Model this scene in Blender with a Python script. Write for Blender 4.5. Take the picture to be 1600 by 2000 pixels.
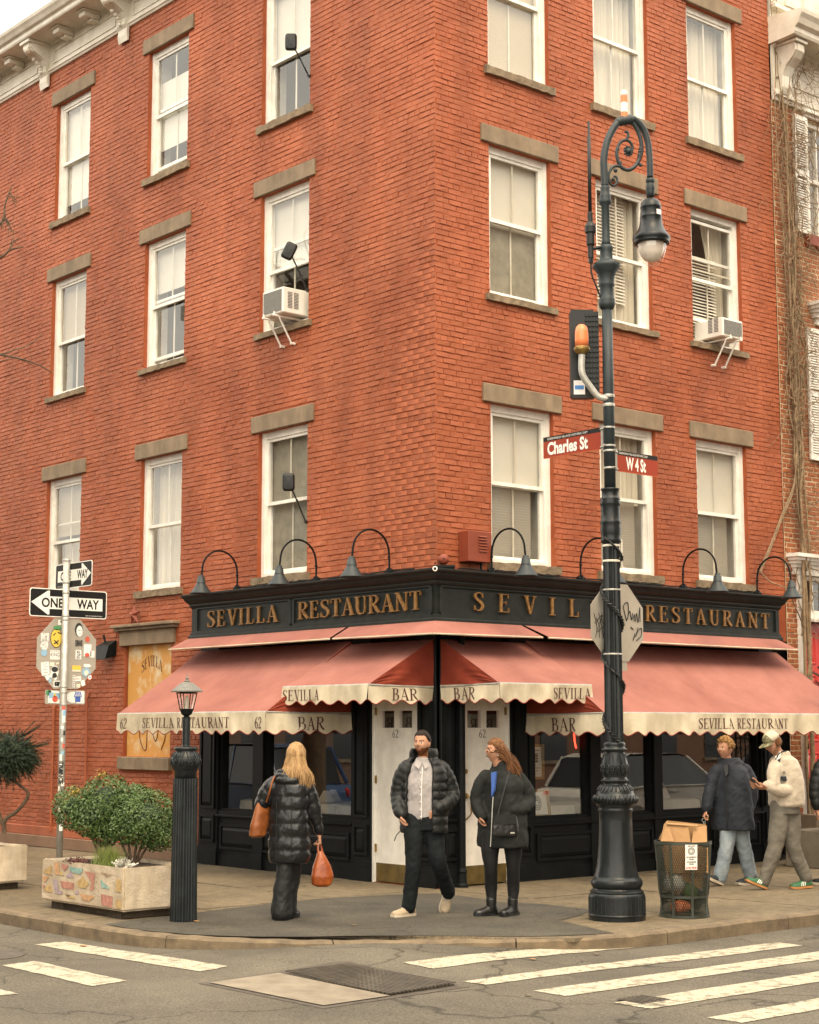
import bpy, bmesh, math, random
import numpy as np
from mathutils import Vector, Matrix, noise as mnoise
random.seed(7)
PI = math.pi
R = math.radians
sc = bpy.context.scene
for o in list(bpy.data.objects):
    bpy.data.objects.remove(o)
COL = sc.collection

# ------------------------------------------------------------------ camera
CAM = Vector((-12.832, -14.336, 1.789))
YAW, PITCH, ROLL, FPX = 0.7138, 0.129, -0.0012, 3264.5
FW = Vector((math.sin(YAW) * math.cos(PITCH), math.cos(YAW) * math.cos(PITCH), math.sin(PITCH)))
RT0 = Vector((math.cos(YAW), -math.sin(YAW), 0.0))
UP0 = RT0.cross(FW)
RT = RT0 * math.cos(ROLL) + UP0 * math.sin(ROLL)
UP = -RT0 * math.sin(ROLL) + UP0 * math.cos(ROLL)
cd = bpy.data.cameras.new('camera')
cam = bpy.data.objects.new('camera', cd)
COL.objects.link(cam)
cd.sensor_fit = 'HORIZONTAL'
cd.sensor_width = 36.0
cd.lens = 36.0 * FPX / 1600.0
cd.clip_end = 3000.0
cd.clip_start = 0.1
cam.matrix_world = Matrix(((RT.x, UP.x, -FW.x, CAM.x), (RT.y, UP.y, -FW.y, CAM.y), (RT.z, UP.z, -FW.z, CAM.z), (0, 0, 0, 1)))
sc.camera = cam
IR = Vector((math.cos(YAW), -math.sin(YAW), 0))      # to the right across the street corner
IF = Vector((math.sin(YAW), math.cos(YAW), 0))       # away from the viewer

# ------------------------------------------------------------------ light
SUN_EL, SUN_DIR = R(58), Vector((-0.45, -0.9, 0)).normalized()
SKY_STR, SUN_E = 0.15, 1.0
wd = bpy.data.worlds.new('World')
sc.world = wd
wd.use_nodes = True
nt = wd.node_tree
nt.nodes.clear()
sky = nt.nodes.new('ShaderNodeTexSky')
sky.sky_type = 'NISHITA'
sky.sun_disc = False
sky.sun_elevation = SUN_EL
sky.sun_rotation = math.atan2(SUN_DIR.x, SUN_DIR.y)
sky.dust_density = 4.0
sky.air_density = 1.0
hs = nt.nodes.new('ShaderNodeHueSaturation')
hs.inputs['Saturation'].default_value = 0.12
nt.links.new(sky.outputs[0], hs.inputs['Color'])
mx = nt.nodes.new('ShaderNodeMix')
mx.data_type = 'RGBA'
mx.blend_type = 'MULTIPLY'
mx.inputs[0].default_value = 1.0
nt.links.new(hs.outputs[0], mx.inputs[6])
mx.inputs[7].default_value = (1.0, 0.87, 0.67, 1)
ov = nt.nodes.new('ShaderNodeMix')          # overcast: an even cloud layer over most of it
ov.data_type = 'RGBA'
ov.inputs[0].default_value = 0.65
nt.links.new(mx.outputs[2], ov.inputs[6])
ov.inputs[7].default_value = (16.0, 15.0, 13.2, 1)
bg = nt.nodes.new('ShaderNodeBackground')
bg.inputs[1].default_value = SKY_STR
nt.links.new(ov.outputs[2], bg.inputs[0])
wo = nt.nodes.new('ShaderNodeOutputWorld')
nt.links.new(bg.outputs[0], wo.inputs[0])
sl = bpy.data.lights.new('sun', 'SUN')
sl.energy = SUN_E
sl.angle = R(30)
sl.color = (1.0, 0.76, 0.46)
so = bpy.data.objects.new('sun', sl)
COL.objects.link(so)
sdir = Vector((SUN_DIR.x * math.cos(SUN_EL), SUN_DIR.y * math.cos(SUN_EL), math.sin(SUN_EL)))
so.rotation_euler = sdir.to_track_quat('Z', 'Y').to_euler()
so.location = (-10, -20, 40)
sc.view_settings.view_transform = 'Standard'
sc.view_settings.look = 'None'
sc.view_settings.gamma = 1.0
sc.view_settings.use_curve_mapping = False
sc.view_settings.exposure = 1.05
sc.render.engine = 'CYCLES'
sc.cycles.use_denoising = True
sc.cycles.max_bounces = 6
sc.cycles.transparent_max_bounces = 12
sc.cycles.caustics_reflective = False
sc.cycles.caustics_refractive = False

# ------------------------------------------------------------------ materials
def pmat(name, col, rough=0.6, var=0.12, vscale=3.0, bump=0.0, bscale=40.0, metal=0.0, col2=None, spec=0.5, bdist=0.01, coat=0.0, ramp=(0.35, 0.65), detail=6.0, sheen=0.0, stretch=None):
    m = bpy.data.materials.new(name)
    m.use_nodes = True
    n = m.node_tree
    b = n.nodes['Principled BSDF']
    b.inputs['Roughness'].default_value = rough
    b.inputs['Metallic'].default_value = metal
    b.inputs['Specular IOR Level'].default_value = spec
    b.inputs['Coat Weight'].default_value = coat
    if sheen:
        b.inputs['Sheen Weight'].default_value = sheen
    tc = n.nodes.new('ShaderNodeTexCoord')
    src = tc.outputs['Object']
    if stretch:
        mp = n.nodes.new('ShaderNodeMapping')
        mp.inputs['Scale'].default_value = stretch
        n.links.new(src, mp.inputs[0])
        src = mp.outputs[0]
    if col2 is None:
        col2 = tuple(max(0, c * (1 - var)) for c in col)
        col = tuple(c * (1 + var * 0.6) for c in col)
    nz = n.nodes.new('ShaderNodeTexNoise')
    nz.inputs['Scale'].default_value = vscale
    nz.inputs['Detail'].default_value = detail
    nz.inputs['Roughness'].default_value = 0.62
    n.links.new(src, nz.inputs['Vector'])
    cr = n.nodes.new('ShaderNodeValToRGB')
    cr.color_ramp.elements[0].position = ramp[0]
    cr.color_ramp.elements[1].position = ramp[1]
    cr.color_ramp.elements[0].color = (*col2, 1)
    cr.color_ramp.elements[1].color = (*col, 1)
    n.links.new(nz.outputs['Fac'], cr.inputs[0])
    n.links.new(cr.outputs[0], b.inputs['Base Color'])
    if bump:
        n2 = n.nodes.new('ShaderNodeTexNoise')
        n2.inputs['Scale'].default_value = bscale
        n2.inputs['Detail'].default_value = 5.0
        n.links.new(src, n2.inputs['Vector'])
        bp = n.nodes.new('ShaderNodeBump')
        bp.inputs['Strength'].default_value = bump
        bp.inputs['Distance'].default_value = bdist
        n.links.new(n2.outputs['Fac'], bp.inputs['Height'])
        n.links.new(bp.outputs[0], b.inputs['Normal'])
    return m

def glassmat(name, tint=(0.9, 0.92, 0.9), boost=1.0, rough=0.0):
    m = bpy.data.materials.new(name)
    m.use_nodes = True
    n = m.node_tree
    n.nodes.clear()
    out = n.nodes.new('ShaderNodeOutputMaterial')
    mix = n.nodes.new('ShaderNodeMixShader')
    tr = n.nodes.new('ShaderNodeBsdfTransparent')
    tr.inputs[0].default_value = (*tint, 1)
    gl = n.nodes.new('ShaderNodeBsdfGlossy')
    gl.inputs['Roughness'].default_value = rough
    lw = n.nodes.new('ShaderNodeLayerWeight')      # Schlick: the same from both sides of the thin pane
    lw.inputs[0].default_value = 0.5
    pw = n.nodes.new('ShaderNodeMath')
    pw.operation = 'POWER'
    pw.inputs[1].default_value = 5.0
    n.links.new(lw.outputs['Facing'], pw.inputs[0])
    mu = n.nodes.new('ShaderNodeMath')
    mu.operation = 'MULTIPLY_ADD'
    mu.inputs[1].default_value = 0.96
    mu.inputs[2].default_value = 0.075 * boost
    mu.use_clamp = True
    n.links.new(pw.outputs[0], mu.inputs[0])
    n.links.new(mu.outputs[0], mix.inputs[0])
    n.links.new(tr.outputs[0], mix.inputs[1])
    n.links.new(gl.outputs[0], mix.inputs[2])
    n.links.new(mix.outputs[0], out.inputs[0])
    return m

def emat(name, col, e):
    m = bpy.data.materials.new(name)
    m.use_nodes = True
    b = m.node_tree.nodes['Principled BSDF']
    b.inputs['Base Color'].default_value = (*col, 1)
    b.inputs['Emission Color'].default_value = (*col, 1)
    b.inputs['Emission Strength'].default_value = e
    return m

M = {}
M['brick'] = pmat('painted_brick', (0.37, 0.112, 0.049), 0.66, spec=.35, col2=(0.275, 0.070, 0.027), ramp=(.3,.68), vscale=0.75, bump=0.55, bscale=95, bdist=0.006, detail=9)
M['joint'] = pmat('painted_joint', (0.33, 0.092, 0.038), 0.8, spec=.2, col2=(0.25, 0.060, 0.024), vscale=3, bump=0.4, bscale=70)
M['stone'] = pmat('brownstone', (0.25, 0.185, 0.12), 0.85, col2=(0.19, 0.138, 0.088), vscale=5, bump=0.3, bscale=120, bdist=0.004)
M['stone_rough'] = pmat('weathered_stone', (0.25, 0.185, 0.115), 0.9, col2=(0.15, 0.11, 0.07), vscale=9, bump=0.9, bscale=22, bdist=0.012)
M['white'] = pmat('white_paint', (0.80, 0.77, 0.70), 0.45, var=0.10, vscale=6, bump=0.05)
M['cream'] = pmat('cream_paint', (0.66, 0.62, 0.53), 0.5, col2=(0.52, 0.47, 0.38), vscale=4, bump=0.1, bscale=60)
M['glass'] = glassmat('window_glass', (0.98, 0.985, 0.965), 1.25)
M['shopglass'] = glassmat('shop_glass', (0.85, 0.86, 0.83), 2.7)
M['room'] = pmat('dim_interior', (0.26, 0.235, 0.195), 0.9)
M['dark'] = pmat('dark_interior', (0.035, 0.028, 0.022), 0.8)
M['shade'] = pmat('roller_shade', (0.64, 0.61, 0.545), 0.8, var=0.05, vscale=2)
M['shade_tan'] = pmat('woven_shade', (0.42, 0.355, 0.26), 0.85, var=0.2, vscale=40, stretch=(1, 1, 8))
M['curtain'] = pmat('curtain', (0.56, 0.51, 0.42), 0.9, var=0.15, vscale=14, stretch=(1, 1, 0.05))
M['slat'] = pmat('blind_slat', (0.66, 0.62, 0.54), 0.6, var=0.05)
M['screen'] = pmat('insect_screen', (0.27, 0.25, 0.20), 0.9, var=0.2, vscale=6)
M['black'] = pmat('black_paint', (0.0085, 0.0100, 0.0100), 0.5, spec=0.13, col2=(0.005, 0.006, 0.0065), vscale=5, bump=0.12, bscale=30)
M['fascia'] = pmat('fascia_paint', (0.019, 0.022, 0.020), 0.5, spec=0.2, col2=(0.010, 0.013, 0.0125), vscale=6, bump=0.18, bscale=35)
M['iron'] = pmat('painted_iron', (0.011, 0.014, 0.015), 0.33, spec=0.3, col2=(0.006, 0.008, 0.009), vscale=7, bump=0.25, bscale=45, bdist=0.006)
M['ironblue'] = pmat('weathered_lamp_paint', (0.026, 0.036, 0.040), 0.5, spec=0.4, col2=(0.015, 0.022, 0.025), vscale=6, bump=0.2, bscale=50)
M['gold'] = pmat('gold_leaf', (0.31, 0.165, 0.045), 0.5, col2=(0.14, 0.065, 0.022), vscale=26, metal=0.25, bump=0.15)
M['brass'] = pmat('old_brass', (0.36, 0.24, 0.08), 0.35, var=0.25, metal=0.8, vscale=8)
M['kick'] = pmat('tarnished_brass', (0.17, 0.12, 0.040), 0.45, var=0.3, metal=0.5, vscale=6)
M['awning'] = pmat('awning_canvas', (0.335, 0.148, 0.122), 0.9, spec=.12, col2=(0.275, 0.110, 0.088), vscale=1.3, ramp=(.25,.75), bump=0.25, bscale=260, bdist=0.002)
M['awning_shaded'] = pmat('shaded_awning_canvas', (0.25, 0.050, 0.028), 0.85, spec=.15, col2=(0.18, 0.032, 0.018), vscale=2, bump=0.15, bscale=12, bdist=0.02)  # same canvas as the tops; the shade on the upright returns is in this colour
M['valance'] = pmat('cream_canvas', (0.62, 0.55, 0.41), 0.9, spec=.2, col2=(0.48, 0.41, 0.29), vscale=3, bump=0.2, bscale=200, bdist=0.002)
M['print'] = pmat('brown_print', (0.075, 0.024, 0.016), 0.8)
M['trim'] = pmat('red_trim', (0.22, 0.03, 0.02), 0.8)
M['steel'] = pmat('galvanised_steel', (0.42, 0.41, 0.37), 0.45, var=0.2, vscale=12, metal=0.4, bump=0.08)
M['signback'] = pmat('bare_sign_back', (0.40, 0.36, 0.30), 0.5, var=0.08, vscale=4, metal=0.25)
M['signwhite'] = pmat('sign_white', (0.78, 0.76, 0.70), 0.4, var=0.04)
M['signblack'] = pmat('sign_black', (0.010, 0.010, 0.010), 0.5, spec=0.3)
M['signbrown'] = pmat('sign_brown', (0.27, 0.030, 0.008), 0.45, var=0.08)
M['plastic'] = pmat('white_plastic', (0.74, 0.71, 0.64), 0.4, var=0.05)
M['grille'] = pmat('grey_grille', (0.16, 0.155, 0.14), 0.7, var=0.3, vscale=60)
M['blackplastic'] = pmat('black_plastic', (0.010, 0.011, 0.011), 0.45, spec=0.35)
M['asphalt'] = pmat('asphalt', (0.125, 0.110, 0.084), 0.92, spec=.2, col2=(0.080, 0.071, 0.057), vscale=0.7, bump=0.6, bscale=110, bdist=0.012, detail=12)
def cracked(m, scale, width, dark):
    n = m.node_tree
    b = n.nodes['Principled BSDF']
    src = b.inputs['Base Color'].links[0].from_socket
    tc = n.nodes.new('ShaderNodeTexCoord')
    nz = n.nodes.new('ShaderNodeTexNoise'); nz.inputs['Scale'].default_value = 1.7; nz.inputs['Detail'].default_value = 8
    n.links.new(tc.outputs['Object'], nz.inputs['Vector'])
    ad = n.nodes.new('ShaderNodeVectorMath'); ad.operation = 'MULTIPLY_ADD'; ad.inputs[1].default_value = (1.1, 1.1, 0)
    n.links.new(nz.outputs['Color'], ad.inputs[0]); n.links.new(tc.outputs['Object'], ad.inputs[2])
    vo = n.nodes.new('ShaderNodeTexVoronoi'); vo.feature = 'DISTANCE_TO_EDGE'; vo.inputs['Scale'].default_value = scale
    n.links.new(ad.outputs[0], vo.inputs['Vector'])
    mr = n.nodes.new('ShaderNodeMapRange'); mr.inputs[1].default_value = 0; mr.inputs[2].default_value = width; mr.inputs[3].default_value = dark; mr.inputs[4].default_value = 1
    n.links.new(vo.outputs['Distance'], mr.inputs[0])
    sp = n.nodes.new('ShaderNodeTexNoise'); sp.inputs['Scale'].default_value = 85; sp.inputs['Detail'].default_value = 3
    n.links.new(tc.outputs['Object'], sp.inputs['Vector'])
    m2 = n.nodes.new('ShaderNodeMapRange'); m2.inputs[1].default_value = .3; m2.inputs[2].default_value = .7; m2.inputs[3].default_value = .55; m2.inputs[4].default_value = 1.5
    n.links.new(sp.outputs['Fac'], m2.inputs[0])
    mu = n.nodes.new('ShaderNodeMath'); mu.operation = 'MULTIPLY'
    n.links.new(mr.outputs[0], mu.inputs[0]); n.links.new(m2.outputs[0], mu.inputs[1])
    mm = n.nodes.new('ShaderNodeVectorMath'); mm.operation = 'SCALE'
    n.links.new(src, mm.inputs[0]); n.links.new(mu.outputs[0], mm.inputs['Scale'])
    n.links.new(mm.outputs[0], b.inputs['Base Color'])
cracked(M['asphalt'], 0.45, 0.012, 0.45)
M['newasphalt'] = pmat('dark_asphalt', (0.085, 0.076, 0.060), 0.92, spec=.2, col2=(0.055, 0.050, 0.041), vscale=1.5, bump=0.5, bscale=140, bdist=0.008, detail=10)
M['concrete'] = pmat('sidewalk_concrete', (0.205, 0.162, 0.104), 0.9, spec=.2, col2=(0.105, 0.084, 0.056), vscale=0.9, ramp=(.3,.72), bump=0.4, bscale=130, bdist=0.006, detail=10)
cracked(M['newasphalt'], 0.22, 0.004, 0.6)
cracked(M['concrete'], 0.30, 0.004, 0.6)
def streaked(m, scale, lo, hi, stretch):
    """run-off marks and grime on top of the paint"""
    n = m.node_tree
    b = n.nodes['Principled BSDF']
    src = b.inputs['Base Color'].links[0].from_socket
    tc = n.nodes.new('ShaderNodeTexCoord')
    mp = n.nodes.new('ShaderNodeMapping'); mp.inputs['Scale'].default_value = stretch
    n.links.new(tc.outputs['Object'], mp.inputs[0])
    nz = n.nodes.new('ShaderNodeTexNoise'); nz.inputs['Scale'].default_value = scale; nz.inputs['Detail'].default_value = 7; nz.inputs['Roughness'].default_value = .65
    n.links.new(mp.outputs[0], nz.inputs['Vector'])
    mr = n.nodes.new('ShaderNodeMapRange'); mr.inputs[1].default_value = .32; mr.inputs[2].default_value = .62; mr.inputs[3].default_value = lo; mr.inputs[4].default_value = hi
    n.links.new(nz.outputs['Fac'], mr.inputs[0])
    mm = n.nodes.new('ShaderNodeVectorMath'); mm.operation = 'SCALE'
    n.links.new(src, mm.inputs[0]); n.links.new(mr.outputs[0], mm.inputs['Scale'])
    n.links.new(mm.outputs[0], b.inputs['Base Color'])
M['kerb'] = pmat('kerb_stone', (0.19, 0.14, 0.082), 0.85, col2=(0.10, 0.074, 0.046), vscale=5, bump=0.5, bscale=50)
M['roadpaint'] = pmat('road_paint', (0.385, 0.345, 0.265), 0.9, spec=.15, col2=(0.19, 0.168, 0.125), vscale=11, bump=0.4, bscale=110, bdist=0.008, ramp=(0.36, 0.50), detail=15)
cracked(M['roadpaint'], 0.45, 0.008, 0.5)
M['plate'] = pmat('steel_plate', (0.24, 0.205, 0.15), 0.7, col2=(0.16, 0.13, 0.095), vscale=4, bump=0.2)
M['grate'] = pmat('iron_grate', (0.085, 0.072, 0.055), 0.7, col2=(0.05, 0.04, 0.03), vscale=9, bump=0.2)
M['plantercon'] = pmat('planter_concrete', (0.55, 0.46, 0.34), 0.9, col2=(0.40, 0.32, 0.22), vscale=3.5, bump=0.6, bscale=60, bdist=0.008, detail=9)
M['soil'] = pmat('soil', (0.05, 0.035, 0.02), 0.95, var=0.4, vscale=30, bump=1, bscale=60)
M['leaf'] = pmat('boxwood_leaf', (0.090, 0.150, 0.032), 0.55, col2=(0.034, 0.066, 0.017), vscale=5, ramp=(0.3, 0.7))
M['leaf_y'] = pmat('yellow_leaf', (0.34, 0.24, 0.04), 0.6, var=0.3)
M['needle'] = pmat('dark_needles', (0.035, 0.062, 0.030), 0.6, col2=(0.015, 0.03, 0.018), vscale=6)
M['grasst'] = pmat('grass_tuft', (0.13, 0.17, 0.025), 0.6, var=0.3)
M['silver'] = pmat('silver_leaf', (0.55, 0.53, 0.46), 0.7, var=0.1)
M['bark'] = pmat('bark', (0.13, 0.085, 0.05), 0.9, col2=(0.06, 0.04, 0.025), vscale=14, bump=0.8, bscale=30)
M['vine'] = pmat('dry_vine', (0.30, 0.21, 0.12), 0.9, col2=(0.16, 0.11, 0.065), vscale=14, bump=0.4)
M['nbrick'] = pmat('orange_brick', (0.37, 0.125, 0.045), 0.85, col2=(0.22, 0.065, 0.026), vscale=7, bump=0.5, bscale=80)
M['mortar'] = pmat('pale_mortar', (0.52, 0.40, 0.26), 0.9, var=0.2, bump=0.3)
M['reddoor'] = pmat('red_door_paint', (0.52, 0.022, 0.012), 0.35, var=0.08)
M['wood'] = pmat('old_plywood', (0.55, 0.27, 0.06), 0.7, col2=(0.62, 0.52, 0.34), vscale=2.6, bump=0.2, ramp=(0.36, 0.50), detail=9)
M['cardboard'] = pmat('cardboard', (0.32, 0.18, 0.075), 0.85, var=0.12, vscale=5)
M['binwire'] = pmat('green_black_wire', (0.030, 0.036, 0.026), 0.5, var=0.3)
M['plasticbag'] = pmat('white_plastic_bag', (0.42, 0.39, 0.33), 0.5, var=0.1, bump=0.5, bscale=20, bdist=0.02)
M['orange'] = pmat('orange_lens', (0.72, 0.20, 0.07), 0.35, var=0.05)
M['whiteband'] = pmat('white_label', (0.8, 0.74, 0.70), 0.5)
M['starred'] = pmat('red_star_paint', (0.21, 0.040, 0.016), 0.6)
M['cloth'] = pmat('white_tablecloth', (0.62, 0.58, 0.50), 0.9)
M['neon'] = emat('red_neon', (1.0, 0.04, 0.02), 4.0)
M['redglow'] = emat('red_lamp_shade', (0.9, 0.09, 0.02), 0.9)
M['bulb'] = glassmat('lamp_globe', (0.95, 0.93, 0.90), 1.0, 0.06)
M['frost'] = pmat('frosted_bowl', (0.80, 0.74, 0.68), 0.25, var=0.12, vscale=7)
streaked(M['brick'], 1.6, .74, 1.10, (1, 1, .22))
streaked(M['brick'], .35, .86, 1.12, (1, 1, 1))
streaked(M['stone'], 4, .72, 1.08, (1, 1, .3))
streaked(M['white'], 3, .84, 1.03, (1, 1, .25))
streaked(M['awning'], 2.2, .84, 1.06, (1, 1, .5))
streaked(M['valance'], 3, .80, 1.05, (1, 1, .6))
streaked(M['concrete'], 9, .72, 1.08, (1, 1, 1))
streaked(M['asphalt'], .5, .80, 1.15, (1, .35, 1))
streaked(M['plantercon'], 5, .72, 1.06, (1, 1, .25))
streaked(M['iron'], 12, .7, 1.5, (1, 1, .2))
# ------------------------------------------------------------------ mesh helpers
WORLD = {}

class MB:
    """collects shapes, then becomes ONE mesh object"""
    def __init__(self):
        self.v = []
        self.f = []
        self.mi = []
        self.sm = []
        self.cur = 0
        self.smooth = False
        self.xf = None
    def add(self, vs, fs):
        n = len(self.v)
        if self.xf:
            vs = [self.xf(Vector(p)) for p in vs]
        self.v.extend([(p[0], p[1], p[2]) for p in vs])
        for f in fs:
            self.f.append(tuple(i + n for i in f))
            self.mi.append(self.cur)
            self.sm.append(self.smooth)
        return n
    def box(self, lo, hi):
        x0, y0, z0 = lo
        x1, y1, z1 = hi
        self.add([(x0, y0, z0), (x1, y0, z0), (x1, y1, z0), (x0, y1, z0), (x0, y0, z1), (x1, y0, z1), (x1, y1, z1), (x0, y1, z1)],
                 [(0, 3, 2, 1), (4, 5, 6, 7), (0, 1, 5, 4), (1, 2, 6, 5), (2, 3, 7, 6), (3, 0, 4, 7)])
    def bbox(self, lo, hi, b=0.008):
        """box with chamfered edges"""
        bm = bmesh.new()
        bmesh.ops.create_cube(bm, size=1.0)
        for v in bm.verts:
            v.co = Vector([(lo[i] + hi[i]) / 2 + v.co[i] * (hi[i] - lo[i]) for i in range(3)])
        bmesh.ops.bevel(bm, geom=bm.edges[:], offset=b, segments=1, affect='EDGES')
        self.bm(bm)
    def bm(self, bm):
        bm.verts.index_update()
        self.add([v.co.copy() for v in bm.verts], [[v.index for v in f.verts] for f in bm.faces])
        bm.free()
    def prism(self, poly, d):
        """closed polygon (list of Vectors) swept along d"""
        n = len(poly)
        d = Vector(d)
        vs = [Vector(p) for p in poly] + [Vector(p) + d for p in poly]
        fs = [tuple(range(n - 1, -1, -1)), tuple(range(n, 2 * n))] + [(i, (i + 1) % n, (i + 1) % n + n, i + n) for i in range(n)]
        self.add(vs, fs)
    def quad(self, *p):
        self.add(p, [tuple(range(len(p)))])
    def loft(self, rings, cap=True, closed=True):
        n = len(rings[0])
        vs = [p for r in rings for p in r]
        fs = []
        m = n if closed else n - 1
        for k in range(len(rings) - 1):
            for i in range(m):
                j = (i + 1) % n
                fs.append((k * n + i, k * n + j, (k + 1) * n + j, (k + 1) * n + i))
        if cap:
            fs.append(tuple(range(n - 1, -1, -1)))
            fs.append(tuple((len(rings) - 1) * n + i for i in range(n)))
        self.add(vs, fs)
    def tube(self, path, rad, n=8, cap=True):
        path = [Vector(p) for p in path]
        if not hasattr(rad, '__len__'):
            rad = [rad] * len(path)
        rings = []
        prev = None
        for i, p in enumerate(path):
            a = path[max(i - 1, 0)]
            b = path[min(i + 1, len(path) - 1)]
            t = (b - a)
            if t.length < 1e-9:
                t = Vector((0, 0, 1))
            t.normalize()
            if prev is None:
                ref = Vector((0, 0, 1)) if abs(t.z) < 0.9 else Vector((1, 0, 0))
                u = t.cross(ref).normalized()
            else:
                u = (prev - t * prev.dot(t))
                u = u.normalized() if u.length > 1e-6 else t.orthogonal().normalized()
            prev = u
            w = t.cross(u)
            rings.append([p + (u * math.cos(2 * PI * k / n) + w * math.sin(2 * PI * k / n)) * rad[i] for k in range(n)])
        self.loft(rings, cap)
    def lathe(self, prof, n=24, c=(0, 0, 0), flute=0, fd=0.0, cap=True, axis=None):
        """prof: list of (radius, z)"""
        rings = []
        for r, z in prof:
            ring = []
            for k in range(n):
                a = 2 * PI * k / n
                rr = r
                if flute and fd:
                    rr = r - fd * (0.5 + 0.5 * math.cos(flute * a))
                ring.append(Vector((c[0] + rr * math.cos(a), c[1] + rr * math.sin(a), c[2] + z)))
            rings.append(ring)
        self.loft(rings, cap)
    def ball(self, c, r, n=12, m=8, sq=(1, 1, 1)):
        rings = []
        for i in range(m + 1):
            t = PI * i / m
            s = max(math.sin(t), 0.002)
            rings.append([Vector((c[0] + r * sq[0] * s * math.cos(2 * PI * k / n), c[1] + r * sq[1] * s * math.sin(2 * PI * k / n), c[2] - r * sq[2] * math.cos(t))) for k in range(n)])
        self.loft(rings, True)
    def build(self, name, mats, parent=None, recalc=True, origin=None, smooth=None, loc=None):
        o_w = WORLD.get(parent.name, Vector((0, 0, 0))) if parent else Vector(origin or (0, 0, 0))
        me = bpy.data.meshes.new(name)
        me.from_pydata([(a - o_w.x, b - o_w.y, c - o_w.z) for a, b, c in self.v], [], self.f)
        if not isinstance(mats, (list, tuple)):
            mats = [mats]
        for m in mats:
            me.materials.append(M[m] if isinstance(m, str) else m)
        me.polygons.foreach_set('material_index', self.mi)
        me.polygons.foreach_set('use_smooth', self.sm if smooth is None else [smooth] * len(self.f))
        if recalc:
            bm = bmesh.new()
            bm.from_mesh(me)
            bmesh.ops.recalc_face_normals(bm, faces=bm.faces)
            bm.to_mesh(me)
            bm.free()
        me.update()
        return link(name, me, parent, o_w)

def link(name, me, parent=None, o_w=None):
    o = bpy.data.objects.new(name, me)
    COL.objects.link(o)
    if parent:
        o.parent = parent
        WORLD[o.name] = WORLD.get(parent.name, Vector((0, 0, 0))).copy()
    else:
        o.location = o_w or (0, 0, 0)
        WORLD[o.name] = Vector(o_w or (0, 0, 0))
    return o

def tag(o, label=None, cat=None, group=None, kind=None):
    if label: o['label'] = label
    if cat: o['category'] = cat
    if group: o['group'] = group
    if kind: o['kind'] = kind
    return o

def thing(name, label, cat, loc=(0, 0, 0), group=None):
    o = bpy.data.objects.new(name, None)
    COL.objects.link(o)
    o.empty_display_size = 0.2
    o.location = loc
    WORLD[o.name] = Vector(loc)
    return tag(o, label, cat, group)

def copy_tree(o, loc, label=None, rz=None):
    c = o.copy()
    COL.objects.link(c)
    if loc is not None:
        c.location = loc
        WORLD[c.name] = Vector(loc)
    if rz is not None:
        c.rotation_euler = (0, 0, rz)
    if label:
        c['label'] = label
    for ch in list(o.children):
        d = copy_tree(ch, None)
        d.parent = c
    return c

# facade frames: a = along the wall to the reader's right, b = up, c = outward
def FL(p): return Vector((-p[2], -p[0], p[1]))       # left facade (plane x=0), a = -y
def FR(p): return Vector((p[0], -p[2], p[1]))        # right facade (plane y=0), a = x

def cr_path(pts, n=8):
    """Catmull-Rom through points"""
    P = [Vector(p) for p in pts]
    P = [P[0] * 2 - P[1]] + P + [P[-1] * 2 - P[-2]]
    out = []
    for i in range(1, len(P) - 2):
        for k in range(n):
            t = k / n
            a, b, c, d = P[i - 1], P[i], P[i + 1], P[i + 2]
            out.append(0.5 * ((2 * b) + (c - a) * t + (2 * a - 5 * b + 4 * c - d) * t * t + (3 * b - a - 3 * c + d) * t ** 3))
    out.append(P[-2].copy())
    return out

# ------------------------------------------------------------------ lettering
def ribbon(pts, ws, n=6):
    """2-D stroke polygon strips: list of quads ((x,y)*4)"""
    P = cr_path([(x, y, w) for (x, y), w in zip(pts, ws)], n) if len(pts) > 2 else [Vector((x, y, w)) for (x, y), w in zip(pts, ws)]
    L, Rr = [], []
    for i, p in enumerate(P):
        a, b = P[max(i - 1, 0)], P[min(i + 1, len(P) - 1)]
        d = Vector((b.x - a.x, b.y - a.y))
        d.normalize()
        nrm = Vector((-d.y, d.x)) * p.z * 0.5
        L.append((p.x + nrm.x, p.y + nrm.y))
        Rr.append((p.x - nrm.x, p.y - nrm.y))
    return [(L[i], Rr[i], Rr[i + 1], L[i + 1]) for i in range(len(P) - 1)]

def rect(x0, y0, x1, y1, k=1):
    out = []
    for i in range(k):
        for j in range(k):
            pass
    return [[(x0, y0), (x1, y0), (x1, y1), (x0, y1)]]

def slab(x0, y0, x1, y1):
    nx = max(1, int((x1 - x0) / 0.2))
    ny = max(1, int((y1 - y0) / 0.2))
    q = []
    for i in range(nx):
        for j in range(ny):
            a, b = x0 + (x1 - x0) * i / nx, x0 + (x1 - x0) * (i + 1) / nx
            c, d = y0 + (y1 - y0) * j / ny, y0 + (y1 - y0) * (j + 1) / ny
            q.append(((a, c), (b, c), (b, d), (a, d)))
    return q

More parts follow.
